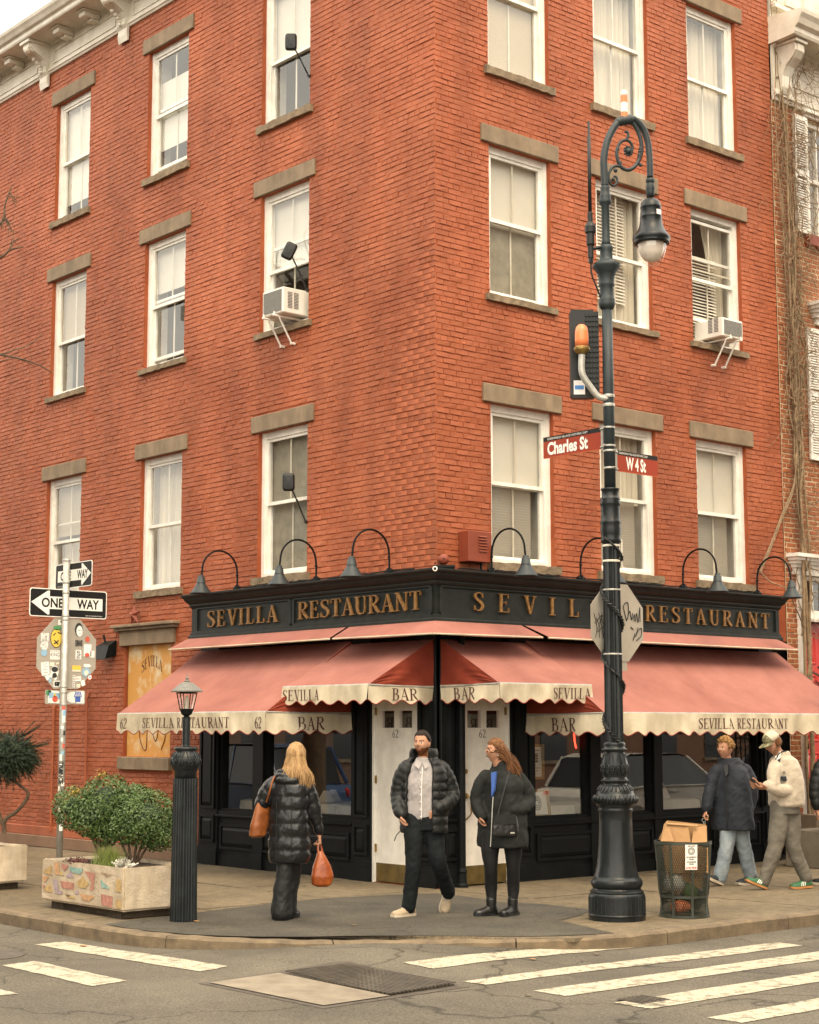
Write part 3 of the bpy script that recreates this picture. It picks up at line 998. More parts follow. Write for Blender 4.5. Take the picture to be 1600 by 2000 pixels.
    for x in (a0 + .003, a1 - .003):
        m.quad(F((x, b0, -0.232)), F((x, b1, -0.232)), F((x, b1, -0.46)), F((x, b0, -0.46)))
    m.build('window_lining', 'cream', w, recalc=False)
    # dim room behind
    m = MB()
    x0, x1, zz0, zz1, d0, d1 = a0 - 0.25, a1 + 0.25, b0 - 0.2, b1 + 0.1, -0.26, -1.7
    c8 = [F(p) for p in ((x0, zz0, d0), (x1, zz0, d0), (x1, zz1, d0), (x0, zz1, d0), (x0, zz0, d1), (x1, zz0, d1), (x1, zz1, d1), (x0, zz1, d1))]
    m.add(c8, [(4, 5, 6, 7), (0, 1, 5, 4), (1, 2, 6, 5), (2, 3, 7, 6), (3, 0, 4, 7)])
    m.build('room_shell', 'room', w, recalc=False)
    stone(F_, a0 - 0.14, a1 + 0.14, b1 + 0.002, l1, -0.12, 0.035, 'lintel', 'stone', w)
    stone(F_, a0 - 0.075, a1 + 0.075, s0, b0 - 0.002, -0.20, 0.06, 'sill', 'stone_rough', w, rough=0.010)
    return w

# left facade, far to near
window(FL, *AL[0], 'A', upper=[('shade', 0.30, 1.0), ('shade', 0.13, 0.3)], raised=0.0)
window(FL, *AL[1], 'A', upper=[('shade', 0.22, 0.80)], raised=0.09)
window(FL, *AL[2], 'A', upper=[('shade', 0.46, 1.0)], raised=0.0, split=0.46)
window(FL, *AL[0], 'B', upper=[('shade_tan', 0.5, 1.0), ('drape', 0, 1)], split=0.47)
window(FL, *AL[1], 'B', upper=[('shade', 0.62, 1.0), ('drape', 0, 0.9)], raised=0.08)
window(FL, *AL[2], 'B', upper=[('shade', 0.45, 1.0)], raised=0.32, split=0.45)
window(FL, *AL[0], 'C', upper=[('shade_tan', 0.55, 1.0), ('curtain', 0.0, 0.5)], hmunt=4.98)
window(FL, *AL[1], 'C', upper=[('curtain', 0, 1)], split=0.5)
window(FL, *AL[2], 'C', upper=[('screen', 0, 0.99)], split=0.52)
# right facade, near to far
window(FR, *AR[0], 'A', upper=[('shade_tan', 0.0, 0.95)], split=0.55)
window(FR, *AR[1], 'A', upper=[('curtain', 0, 1)], split=0.52, top_drop=0.0)
window(FR, *AR[2], 'A', upper=[('curtain', 0, 1)], split=0.48)
window(FR, *AR[0], 'B', upper=[('shade', 0.50, 1.0), ('screen', 0.0, 0.5)], split=0.53)
window(FR, *AR[1], 'B', upper=[('blind', 0.16, 1.0), ('curtain', 0, 1)], split=0.5)
window(FR, *AR[2], 'B', upper=[('blind', 0.0, 0.72), ('drape', 0, 1)], split=0.5, raised=0.30, hmunt=8.1, top_drop=0.05)
window(FR, *AR[0], 'C', upper=[('halfblind', 0.0, 1.0), ('shade', 0.5, 1.0)], split=0.52)
window(FR, *AR[1], 'C', upper=[('halfblind', 0.0, 0.52), ('curtain', 0.5, 1.0)], split=0.52)
window(FR, *AR[2], 'C', upper=[('halfblind', 0.0, 0.5), ('shade', 0.5, 1.0)], split=0.5)

# boarded ground floor window on the left, with its own little cornice and painted lettering
bw = MB()
bw.prism([FL((BOARD[0] + .03, BOARD[2], -0.09)), FL((BOARD[1] - .03, BOARD[2], -0.09)), FL((BOARD[1] - .03, BOARD[3], -0.09)), FL((BOARD[0] + .03, BOARD[3], -0.09))], FL((0, 0, 0.05)))
bwo = bw.build('boarded_window', 'wood', bld)
bwo['label'] = 'window boarded with peeling orange plywood lettered SEVILLA'
stone(FL, -6.90, -5.47, 2.985, 3.20, -0.1, 0.05, 'lintel', 'stone', bwo)
stone(FL, -6.98, -5.40, 3.20, 3.245, -0.1, 0.10, 'cornice', 'stone', bwo)
stone(FL, -7.02, -5.36, 3.245, 3.29, -0.1, 0.14, 'cornice', 'stone', bwo)
stone(FL, -6.86, -5.50, 1.215, 1.395, -0.1, 0.07, 'sill', 'stone', bwo)
gl_, wtx = serif_quads('SEVILLA', 0.15, 0.9, 0.02)
mb = MB()
for ch, qs, st in gl_:
    for q in qs:
        cx = sum(p[0] for p in q) / 4
        t = (cx - wtx / 2) / (wtx / 2)
        mb.quad(*[FL((-6.13 + (x - wtx / 2) * 0.9, 2.58 + y + 0.10 * (1 - ((x - wtx / 2) / (wtx / 2)) ** 2), -0.036)) for x, y in q])
mb.build('lettering', 'print', bwo, recalc=False)
mb = MB()
mb.tube(cr_path([FL(p) for p in ((-6.45, 1.95, -.036), (-6.4, 1.62, -.036), (-6.25, 1.5, -.036), (-6.2, 1.9, -.036), (-6.0, 1.62, -.036), (-5.9, 1.85, -.036), (-5.75, 1.7, -.036), (-5.85, 1.5, -.036))], 6), 0.007, 4)
mb.build('scrawl', 'print', bwo)

# brown base course along the left wall, two pipes down the wall
stone(FL, -LW, -FASL - 0.01, 0.0, 0.17, -0.02, 0.07, 'base_course', pmat('base_stone', (0.20, 0.12, 0.075), 0.9, bump=0.3), bld)
stone(FL, -LW, -FASL - 0.01, 0.17, 0.31, -0.02, 0.03, 'base_course', M['brick'], bld)
for a, z1, r_ in ((-8.80, 2.1, 0.022), (-7.80, 2.25, 0.018)):
    mb = MB()
    mb.tube([FL((a, 0.25, 0.035)), FL((a, z1, 0.035)), FL((a, z1 + 0.1, 0.0))], r_, 8)
    mb.build('wall_pipe', M['brick'], bld)

# cornice along the left facade
CB = 12.50
FLc = lambda p: FL((p[0], CB + (p[1] - CB) * (.60 if p[1] > CB else 1), p[2] * .74))
mb = MB()
def ext(profile, a0, a1, F, m):
    m.loft([[F((a, b, c)) for c, b in profile] for a in (a0, a1)])
ext([(0.0, CB), (0.05, CB), (0.07, CB + .05), (0.09, CB + .06), (0.09, CB + .11), (0.05, CB + .15), (0.045, CB + .78), (0.10, CB + .84), (0.0, CB + .84)], -LW, 0.05, FLc, mb)
ext([(0.045, CB + .84), (0.62, CB + .86), (0.64, CB + .90), (0.64, CB + 1.0), (0.70, CB + 1.04), (0.74, CB + 1.12), (0.78, CB + 1.18), (0.80, CB + 1.26), (0.0, CB + 1.30)], -LW, 0.8, FLc, mb)
cn = mb.build('cornice', 'cream', bld)
for k in range(-1, 6):
    a = -9.62 + (k - 1) * 2.48
    mb = MB()
    prof = [(0.04, CB - .20), (0.08, CB - .22), (0.11, CB - .12), (0.10, CB - .02), (0.15, CB + .05), (0.14, CB + .22), (0.20, CB + .36), (0.32, CB + .46), (0.48, CB + .54), (0.55, CB + .64), (0.55, CB + .76), (0.52, CB + .84), (0.04, CB + .84)]
    for (o0, o1, sc_) in ((-0.10, 0.10, 1.0), (-0.13, -0.10, 0.93), (0.10, 0.13, 0.93)):
        mb.loft([[FLc((a + o, b, 0.04 + (c - 0.04) * sc_)) for c, b in prof] for o in (o0, o1)])
    mb.ball(FLc((a, CB + .60, 0.50)), 0.07, 10, 6)
    mb.box(*[tuple(f(FLc((a - .15, CB + .76, 0.04))[i], FLc((a + .15, CB + .838, 0.60))[i]) for i in range(3)) for f in (min, max)])
    for j in range(5):
        mb.ball(FLc((a, CB + .08 + j * 0.075, 0.165 + 0.012 * j * j)), 0.032, 8, 5)
    mb.build('bracket', 'cream', cn)
    for j in (1, 2):
        am = a + 2.48 * j / 3
        mb = MB()
        for lo, hi in (((am - .09, CB + .66, .05), (am + .09, CB + .80, .44)), ((am - .12, CB + .80, .05), (am + .12, CB + .838, .49)), ((am - .07, CB + .58, .05), (am + .07, CB + .66, .26))):
            p, q = FLc(lo), FLc(hi)
            mb.bbox([min(p[i], q[i]) for i in range(3)], [max(p[i], q[i]) for i in range(3)], 0.01)
        mb.build('modillion', 'cream', cn)
    # frieze panel
    mb = MB()
    for lo, hi in (((a + .25, CB + .22, .045), (a + 2.22, CB + .25, .07)), ((a + .25, CB + .55, .045), (a + 2.22, CB + .58, .07)), ((a + .25, CB + .25, .045), (a + .28, CB + .55, .07)), ((a + 2.19, CB + .25, .045), (a + 2.22, CB + .55, .07))):
        p, q = FLc(lo), FLc(hi)
        mb.box([min(p[i], q[i]) for i in range(3)], [max(p[i], q[i]) for i in range(3)])
    mb.build('frieze_panel', 'cream', cn)
# body of the building behind the facades
mb = MB()
mb.box((2.6, 2.6, 0), (6.58, LW, TOP - .02))
mb.quad(Vector((-.02, -.02, TOP)), Vector((RW, -.02, TOP)), Vector((RW, LW, TOP)), Vector((-.02, LW, TOP)))
mb.build('core', 'dark', bld)
# ------------------------------------------------------------------ shopfront
shop = thing('shopfront', 'black painted restaurant shopfront wrapping the corner with gilt SEVILLA RESTAURANT sign', 'shopfront', (0, 0, 0))
def fbox(mb, F, a0, a1, b0, b1, c0, c1, bev=0.0):
    p, q = F((a0, b0, c0)), F((a1, b1, c1))
    lo, hi = [min(p[i], q[i]) for i in range(3)], [max(p[i], q[i]) for i in range(3)]
    (mb.bbox(lo, hi, bev) if bev else mb.box(lo, hi))

def panel(F, a0, a1, b0, b1, c, parent, name='panel'):
    """raised and fielded panel with moulded edge"""
    mb = MB()
    m = 0.035
    fbox(mb, F, a0, a1, b0, b0 + m, c, c + 0.022)
    fbox(mb, F, a0, a1, b1 - m, b1, c, c + 0.022)
    fbox(mb, F, a0, a0 + m, b0 + m, b1 - m, c, c + 0.022)
    fbox(mb, F, a1 - m, a1, b0 + m, b1 - m, c, c + 0.022)
    k = 0.05
    ring = lambda d, cc: [F((a0 + m + d, b0 + m + d, cc)), F((a1 - m - d, b0 + m + d, cc)), F((a1 - m - d, b1 - m - d, cc)), F((a0 + m + d, b1 - m - d, cc))]
    mb.loft([ring(0.0, c), ring(0.01, c + .004), ring(k, c + 0.018)], cap=True)
    return mb.build(name, 'black', parent)

def pilaster(F, a0, a1, parent):
    mb = MB()
    fbox(mb, F, a0, a1, 0.0, 3.0, -0.12, 0.03, 0.006)
    fbox(mb, F, a0 - .012, a1 + .012, 0.0, 0.20, 0.03, 0.05)
    fbox(mb, F, a0 - .008, a1 + .008, 0.20, 0.235, 0.03, 0.042)
    o = mb.build('pilaster', 'black', parent)
    if a1 - a0 > 0.25:
        panel(F, a0 + .05, a1 - .05, 0.30, 0.66, 0.0305, o)
        panel(F, a0 + .05, a1 - .05, 0.74, 2.7, 0.0305, o)
    return o

def shop_window(F, a0, a1, parent):
    mb = MB()
    z0, z1 = 0.72, 2.72
    fbox(mb, F, a0, a0 + .045, z0, z1, -.10, -.005)
    fbox(mb, F, a1 - .045, a1, z0, z1, -.10, -.005)
    fbox(mb, F, a0 + .045, a1 - .045, z1 - .06, z1, -.10, -.005)
    fbox(mb, F, a0 + .045, a1 - .045, z0, z0 + .03, -.10, -.005)
    w = mb.build('shop_window', 'black', parent)
    mb = MB()
    mb.quad(F((a0 + .04, z0 + .02, -.06)), F((a1 - .04, z0 + .02, -.06)), F((a1 - .04, z1 - .05, -.06)), F((a0 + .04, z1 - .05, -.06)))
    mb.build('pane', 'shopglass', w, recalc=False)
    return w

def stall(F, a0, a1, parent, n):
    """stall riser below a run of windows"""
    mb = MB()
    fbox(mb, F, a0, a1, 0.0, 0.64, -.10, 0.0)
    fbox(mb, F, a0, a1, 0.0, 0.14, 0.0, 0.022)
    fbox(mb, F, a0, a1, 0.14, 0.16, 0.0, 0.012)
    o = mb.build('stall_riser', 'black', parent)
    w = (a1 - a0) / n
    for k in range(n):
        panel(F, a0 + k * w + .05, a0 + (k + 1) * w - .05, 0.22, 0.55, 0.0005, o)
    mb = MB()
    fbox(mb, F, a0 - .02, a1 + .02, 0.64, 0.665, -.12, 0.05, 0.004)
    fbox(mb, F, a0, a1, 0.665, 0.72, -.12, 0.02)
    mb.build('sill', 'black', o)
    return o

def door(F, a0, a1, hinge_left, glow, label):
    mb = MB()
    # jambs
    fbox(mb, F, a0, a0 + .03, 0.0, 2.3, -.10, .012)
    fbox(mb, F, a1 - .03, a1, 0.0, 2.3, -.10, .012)
    fbox(mb, F, a0 + .03, a1 - .03, 2.22, 2.3, -.10, .012)
    d0, d1 = a0 + .034, a1 - .034
    mid = (d0 + d1) / 2
    P = [(d0 + .10, mid - .045), (mid + .045, d1 - .10)]
    # leaf as stiles and rails round the openings
    st = [d0, P[0][0], P[0][1], P[1][0], P[1][1], d1]
    for i in (0, 2, 4):
        fbox(mb, F, st[i], st[i + 1], 0.012, 2.215, -.07, -.02)
    rails = [(0.012, 0.26), (0.98, 1.10), (1.66, 1.80), (2.0, 2.215)]
    for i in (1, 3):
        for b0, b1 in rails:
            fbox(mb, F, st[i], st[i + 1], b0, b1, -.07, -.02)
    o = mb.build('door', 'white', shop)
    o['label'] = label
    for x0, x1 in P:
        for b0, b1 in ((0.26, 0.98), (1.10, 1.66)):
            m = MB()
            ring = lambda d, c: [F((x0 + d, b0 + d, c)), F((x1 - d, b0 + d, c)), F((x1 - d, b1 - d, c)), F((x0 + d, b1 - d, c))]
            m.loft([ring(-.002, -.02), ring(.012, -.036), ring(.03, -.046), ring(.055, -.034)], cap=True)
            m.build('door_panel', 'white', o)
        m = MB()
        m.quad(F((x0, 1.80, -.045)), F((x1, 1.80, -.045)), F((x1, 2.0, -.045)), F((x0, 2.0, -.045)))
        m.build('pane', 'shopglass', o, recalc=False)
    m = MB()
    fbox(m, F, d0 + .012, d1 - .012, 0.014, 0.225, -.02, -.014)
    m.build('kick_plate', 'kick', o)
    gx_, gw = serif_quads('62', 0.095, 0.95, 0.06)
    m = MB()
    for ch, qs, st_ in gx_:
        for i, q in enumerate(qs):
            c = -.0185 + .0002 * (i % 5)
            m.quad(*[F((mid - .02 - gw / 2 + x, 1.685 + y, c)) for x, y in q])
    m.build('house_number', 'signblack', o, recalc=False)
    hx = d0 if hinge_left else d1
    for b in (0.35, 1.15, 1.95):
        m = MB()
        fbox(m, F, hx - .02, hx + .02, b, b + .09, -.02, -.003)
        m.build('hinge', 'brass', o)
    if not hinge_left:
        x = d0 + .055
        m = MB()
        m.tube([F((x, 1.30, -.02)), F((x, 1.30, .005))], .028, 12)
        m.tube([F((x, 1.30, .005)), F((x, 1.30, .012))], .017, 12)
        m.build('deadlock', 'brass', o)
        m = MB()
        m.tube([F((x, 1.02, -.02)), F((x, 1.02, .01))], [.035, .03], 12)
        m.ball(F((x, 1.02, .02)), .022, 10, 6)
        m.tube(cr_path([F((x + .01, 1.02, 0)), F((x + .035, 1.0, .03)), F((x + .045, .92, .045)), F((x + .04, .82, .04)), F((x + .012, .76, 0)), F((x, .75, -.02))], 6), [.008] * 31, 8)
        m.tube([F((x + .045, .96, .045)), F((x + .044, .84, .044))], .014, 8)
        m.build('handle', 'brass', o)
    return o

pilaster(FL, -4.80, -4.36, shop)
stall(FL, -4.36, -1.53, shop, 3)
shop_window(FL, -4.345, -3.56, shop)
pilaster(FL, -3.555, -3.335, shop)
shop_window(FL, -3.33, -1.525, shop)
pilaster(FL, -1.52, -1.155, shop)
door(FL, -1.15, -0.325, True, False, 'white panelled door facing the side street')
pilaster(FL, -0.32, -0.0, shop)
pilaster(FR, 0.032, 0.35, shop)
door(FR, 0.355, 1.14, False, True, 'white panelled door with brass handle facing the main street')
pilaster(FR, 1.145, 1.52, shop)
stall(FR, 1.53, 5.92, shop, 4)
shop_window(FR, 1.535, 2.515, shop)
pilaster(FR, 2.52, 2.685, shop)
shop_window(FR, 2.69, 3.70, shop)
pilaster(FR, 3.705, 3.85, shop)
shop_window(FR, 3.855, 5.91, shop)
pilaster(FR, 5.925, 6.25, shop)
# corner post with its iron foot
mb = MB()
mb.lathe([(0.07, 0.0), (0.07, 0.03), (0.055, 0.05), (0.05, 0.16), (0.058, 0.18), (0.05, 0.2), (0.042, 0.22), (0.042, 2.95)], 14, (0.30, -0.085, 0))
mb.build('corner_post', 'black', shop)

# fascia: soffit box, moulded cornice, sunk panels
def fprof(m, F, pr, ends):
    """profile [(c, b)] swept along; ends give a as function of c"""
    m.loft([[F((e(c), b, c)) for c, b in pr] for e in ends])
prof_body = [(0.0, 2.985), (0.19, 2.985), (0.20, 3.0), (0.20, 3.03), (0.175, 3.05), (0.175, 3.075), (0.155, 3.09), (0.155, 3.41), (0.175, 3.43), (0.19, 3.45), (0.19, 3.47), (0.22, 3.49), (0.25, 3.52), (0.265, 3.55), (0.29, 3.565), (0.30, 3.58), (0.30, 3.60), (0.02, 3.625), (0.0, 3.625)]
mb = MB()
fprof(mb, FL, prof_body, (lambda c: -4.76 - c * 0.5, lambda c: c))
fprof(mb, FR, prof_body, (lambda c: -c, lambda c: 6.16 + c * 0.5))
fas = mb.build('fascia', 'fascia', shop)
def fpanel(F, a0, a1):
    mb = MB()
    b0, b1, c, m = 3.105, 3.40, 0.155, 0.03
    fbox(mb, F, a0 - .03, a1 + .03, b0 - m, b0, c, c + .02)
    fbox(mb, F, a0 - .03, a1 + .03, b1, b1 + m * .6, c, c + .02)
    for x0, x1 in ((a0 - .05, a0), (a1, a1 + .05)):
        fbox(mb, F, x0, x1, b0, b1, c, c + .02)
    mb.build('sign_panel', 'fascia', fas)
fpanel(FL, -4.68, -2.62)
fpanel(FL, -2.50, 0.06)
fpanel(FR, -0.06, 6.14)

def sign_word(F, txt, a0, a1, b0, h, gap, group):
    g, w = serif_quads(txt, h, 1.0, gap)
    s = (a1 - a0) / w
    for ch, qs, strokes in g:
        mb = MB()
        for i, stq in enumerate(strokes):
            c0, c1 = 0.162, 0.182 + 0.0006 * i
            for q in stq:
                p = [F((a0 + x * s, b0 + y, c1)) for x, y in q]
                mb.prism(p, F((0, 0, c0 - c1)))
        if mb.f:
            mb.build('letter', 'gold', fas)
sign_word(FL, 'SEVILLA', -4.43, -2.84, 3.145, 0.215, 0.10, '')
sign_word(FL, 'RESTAURANT', -2.42, -0.06, 3.150, 0.215, 0.02, '')
sign_word(FR, 'SEVILLA', 0.42, 3.05, 3.150, 0.215, 0.75, '')
sign_word(FR, 'RESTAURANT', 3.42, 6.0, 3.150, 0.205, 0.22, '')

# restaurant interior seen through the glass
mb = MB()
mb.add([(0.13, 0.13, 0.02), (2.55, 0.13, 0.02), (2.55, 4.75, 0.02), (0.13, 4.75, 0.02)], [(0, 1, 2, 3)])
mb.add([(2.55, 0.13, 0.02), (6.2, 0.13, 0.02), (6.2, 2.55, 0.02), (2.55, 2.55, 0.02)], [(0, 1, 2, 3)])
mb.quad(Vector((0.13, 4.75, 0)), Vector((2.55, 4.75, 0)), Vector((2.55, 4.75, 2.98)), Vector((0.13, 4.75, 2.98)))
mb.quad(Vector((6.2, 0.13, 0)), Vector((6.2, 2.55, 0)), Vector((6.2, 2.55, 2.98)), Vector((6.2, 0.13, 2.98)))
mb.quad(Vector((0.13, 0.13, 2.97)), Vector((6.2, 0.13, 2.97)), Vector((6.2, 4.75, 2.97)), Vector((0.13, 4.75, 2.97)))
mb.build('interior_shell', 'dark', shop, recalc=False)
def table(x, y, label):
    t = thing('restaurant_table', label, 'table', (x, y, 0.02), 'tables behind the restaurant windows')
    mb = MB()
    n, h, r_ = 28, 0.86, 0.42
    rings = []
    for z, k in ((h, 0.001), (h, .9), (h - .01, 1.0), (h - .2, 1.04), (h - .42, 1.08)):
        rings.append([Vector((x + math.copysign(abs(math.cos(2 * PI * i / n)) ** .55, math.cos(2 * PI * i / n)) * r_ * k * (1 + (.03 * math.sin(i * 2.3) if z < h - .1 else 0)), y + math.copysign(abs(math.sin(2 * PI * i / n)) ** .55, math.sin(2 * PI * i / n)) * r_ * k, z)) for i in range(n)])
    mb.loft(rings, cap=False)
    mb.build('tablecloth', 'cloth', t)
    mb = MB()
    mb.tube([(x, y, 0.02), (x, y, 0.7)], 0.04, 8)
    mb.lathe([(0.25, 0.02), (0.25, 0.05), (0.04, 0.08)], 14, (x, y, 0))
    mb.build('pedestal', 'dark', t)
    mb = MB()
    for k, (dx, dy) in enumerate(((-.15, -.1), (.12, .1))):
        mb.loft([[Vector((x + dx - .09, y + dy - .07, h + .005)), Vector((x + dx + .09, y + dy - .07, h + .005)), Vector((x + dx + .09, y + dy + .07, h + .005)), Vector((x + dx - .09, y + dy + .07, h + .005))],
                 [Vector((x + dx - .004, y + dy - .05, h + .15)), Vector((x + dx + .004, y + dy - .05, h + .15)), Vector((x + dx + .004, y + dy + .05, h + .15)), Vector((x + dx - .004, y + dy + .05, h + .15))]])
    mb.build('folded_napkin', 'cloth', t)
for x, y, lb in ((.62, 3.9, 'white clothed table behind the small left shop window'), (.62, 2.75, 'white clothed table behind the blonde woman in the wide left shop window'), (.62, 1.85, 'white clothed table with napkin nearest the left white door'), (2.2, .62, 'white clothed table behind the framed pictures in the right shop window'),
              (3.2, .62, 'white clothed table behind the street lamp in the second right window'), (4.6, .62, 'white clothed table behind the navy jacket man in the far right window')):
    table(x, y, lb)
def framed(F, a, b, w, h, label, kind, tilt=0.0):
    t = thing('framed_picture', label, 'picture', F((a, b, -.16)))
    mb = MB()
    d = .03
    P = lambda x, y, c: F((a + x, b + y, -.16 + c - tilt * y))
    for x0, x1, y0, y1 in ((0, w, 0, d), (0, w, h - d, h), (0, d, d, h - d), (w - d, w, d, h - d)):
        mb.prism([P(x0, y0, 0), P(x1, y0, 0), P(x1, y1, 0), P(x0, y1, 0)], F((0, 0, .025)))
    mb.build('frame', 'brass', t)
    mb = MB()
    mb.quad(P(d, d, .004), P(w - d, d, .004), P(w - d, h - d, .004), P(d, h - d, .004))
    mb.build('paper', 'signwhite', t, recalc=False)
    mb = MB()
    if kind == 'crest':
        for k in range(3):
            rr = .075 - .02 * k
            for i in range(20):
                a0, a1 = 2 * PI * i / 20, 2 * PI * (i + 1) / 20
                q = [P(w / 2 + math.cos(t_) * r_, h / 2 + math.sin(t_) * r_ * 1.2, .006) for t_, r_ in ((a0, rr), (a1, rr), (a1, rr - .012), (a0, rr - .012))]
                mb.quad(*q)
    else:
        for k in range(9):
            y = h - .08 - k * .035
            if 2 <= k <= 4:
                mb.quad(P(w * .3, y, .006), P(w * .7, y, .006), P(w * .7, y + .03, .006), P(w * .3, y + .03, .006))
            else:
                mb.quad(P(.06, y, .006), P(w - .06 - .03 * (k % 3), y, .006), P(w - .06 - .03 * (k % 3), y + .010, .006), P(.06, y + .010, .006))
    mb.build('print', 'grille', t, recalc=False)
framed(FR, 1.58, 0.73, 0.40, 0.33, 'gilt framed crest print leaning inside the right shop window', 'crest', 0.15)
framed(FR, 1.57, 1.18, 0.30, 0.42, 'framed newspaper cutting hanging above the gilt crest print', 'menu')
# red lamp inside behind the right door panes and neon in the window
t = thing('lamp_shade', 'glowing red lamp shade seen through the right door pane', 'lamp', (0.66, 0.45, 1.9))
mb = MB(); mb.lathe([(0.10, 1.78), (0.06, 1.97)], 16, (0.62, 0.42, 0)); mb.build('shade', 'redglow', t)
mb = MB(); mb.tube([(0.62, .42, 1.97), (0.62, .42, 2.9)], .006, 6); mb.build('cord', 'dark', t)
t = thing('neon_sign', 'small red neon tube glowing behind the shop window beside the lamp post', 'neon sign', (2.38, .14, 1.6))
mb = MB(); mb.tube(cr_path([(2.40, .14, 1.78), (2.405, .14, 1.70), (2.42, .14, 1.60), (2.44, .14, 1.55)], 5), .010, 6); mb.build('tube', 'neon', t)

# ------------------------------------------------------------------ canvas hoods over the awnings (fixed to the shopfront)
def hood(pts):
    """pts: pairs (inner, outer)"""
    mb = MB()
    n = len(pts)
    for i in range(n - 1):
        (a, b), (c, d) = pts[i], pts[i + 1]
        k = 8
        for u in range(k):
            f0, f1 = u / k, (u + 1) / k
            sag = lambda f: Vector((0, 0, -0.012 * math.sin(PI * f)))
            mb.quad(a.lerp(c, f0), a.lerp(c, f1), b.lerp(d, f1) + sag(f1), b.lerp(d, f0) + sag(f0))
            mb.quad(b.lerp(d, f0) + sag(f0), b.lerp(d, f1) + sag(f1), b.lerp(d, f1) + sag(f1) + Vector((0, 0, -.018)), b.lerp(d, f0) + sag(f0) + Vector((0, 0, -.018)))
    o = mb.build('awning_hood', 'awning', shop, recalc=False)
    mb = MB()
    mb.tube([p[1] + Vector((0, 0, -.012)) for p in pts], .011, 6)
    mb.build('hem', 'valance', o)
IN, OUT = (3.01, .19), (2.862, .50)
def hp(F, a, oa=0.0): return (F((a, IN[0], IN[1])), F((a + oa, OUT[0], OUT[1])))
hood([hp(FL, -4.86), hp(FL, -1.42, 0.06)])
cin, cout = Vector((-.19, -.19, 3.01)), Vector((-.50, -.50, 2.848))
hood([(FL((-1.36, IN[0], IN[1])), FL((-1.30, OUT[0], OUT[1]))), (cin, cout), (FR((1.16, IN[0], IN[1])), FR((1.22, OUT[0], OUT[1])))])
hood([(FR((1.22, IN[0], IN[1])), FR((1.32, OUT[0], OUT[1]))), hp(FR, 6.12, 0.05)])

# ------------------------------------------------------------------ awnings
def valance(P, length, h, parent, words, amp=.024, period=.255, fold=.019, seed=1, mat='valance', trim=True):
    """P(u, d, off): point u metres along, d metres down, off outward"""
    rnd = random.Random(seed)
    ph = [rnd.uniform(0, 6) for _ in range(3)]
    npd = max(1, round(length / period))
    period = length / npd
    bot = lambda u: h - amp + amp * math.cos(2 * PI * u / period + PI)
    fo = lambda u, t: fold * t * (math.sin(u * 7.3 + ph[0]) + .6 * math.sin(u * 15.1 + ph[1] + t)) + .004 * math.sin(u * 33 + ph[2]) * t
    n, k = max(24, int(length / .02)), 8
    mb = MB()
    vs = []
    for j in range(k + 1):
        for i in range(n + 1):
            u = length * i / n
            t = j / k
            vs.append(P(u, bot(u) * t, fo(u, t)))
    mb.add(vs, [(j * (n + 1) + i, j * (n + 1) + i + 1, (j + 1) * (n + 1) + i + 1, (j + 1) * (n + 1) + i) for j in range(k) for i in range(n)])
    o = mb.build('valance', mat, parent, recalc=False, smooth=True)
    if trim:
        mb = MB()
        mb.tube([P(length * i / n, bot(length * i / n), fo(length * i / n, 1) + .002) for i in range(n + 1)], .006, 4)
        mb.build('hem_trim', 'trim', o)
    for txt, u0, u1, th, top in words:
        g, w = serif_quads(txt, th, 1.0, .03)
        s = (u1 - u0) / w
        mb = MB()
        for ch, qs, st in g:
            for i, stq in enumerate(st):
                for q in stq:
                    mb.quad(*[P(u0 + x * s, top + th - y, fo(u0 + x * s, (top + th - y) / h) + .004 + .0004 * i) for x, y in q])
        mb.build('lettering', 'print', o, recalc=False)
    return o

def canvas(quad4, parent, mat='awning', name='canvas', n=26, sag=.03, both=False):
    a, b, c, d = quad4       # top left, top right, bottom right, bottom left
    mb = MB()
    nrm = (b - a).cross(d - a).normalized()
    vs = []
    for j in range(n + 1):
        for i in range(n + 1):
            u, v = i / n, j / n
            p = a.lerp(b, u).lerp(d.lerp(c, u), v)
            vs.append(p + Vector((0, 0, -sag * math.sin(PI * v) * (0.6 + 0.4 * math.sin(PI * u)))) + nrm * (.010 * mnoise.noise(Vector((p.x * 1.6, p.y * 1.6, p.z * 3))) * math.sin(PI * v) ** .5))
    mb.add(vs, [(j * (n + 1) + i, j * (n + 1) + i + 1, (j + 1) * (n + 1) + i + 1, (j + 1) * (n + 1) + i) for j in range(n) for i in range(n)])
    return mb.build(name, mat, parent, recalc=False, smooth=True)

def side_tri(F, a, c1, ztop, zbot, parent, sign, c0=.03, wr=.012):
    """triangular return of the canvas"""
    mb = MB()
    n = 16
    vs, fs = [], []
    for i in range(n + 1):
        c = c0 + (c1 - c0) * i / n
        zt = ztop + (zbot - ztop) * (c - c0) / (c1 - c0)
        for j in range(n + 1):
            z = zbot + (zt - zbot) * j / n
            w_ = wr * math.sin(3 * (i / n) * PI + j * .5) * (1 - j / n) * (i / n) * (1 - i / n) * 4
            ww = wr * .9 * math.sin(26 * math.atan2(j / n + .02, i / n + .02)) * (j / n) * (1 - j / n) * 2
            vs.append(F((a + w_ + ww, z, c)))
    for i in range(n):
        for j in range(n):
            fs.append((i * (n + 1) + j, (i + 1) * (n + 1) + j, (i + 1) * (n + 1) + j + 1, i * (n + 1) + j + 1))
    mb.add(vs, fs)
    return mb.build('canvas_side', 'awning_shaded', parent, recalc=False, smooth=True)

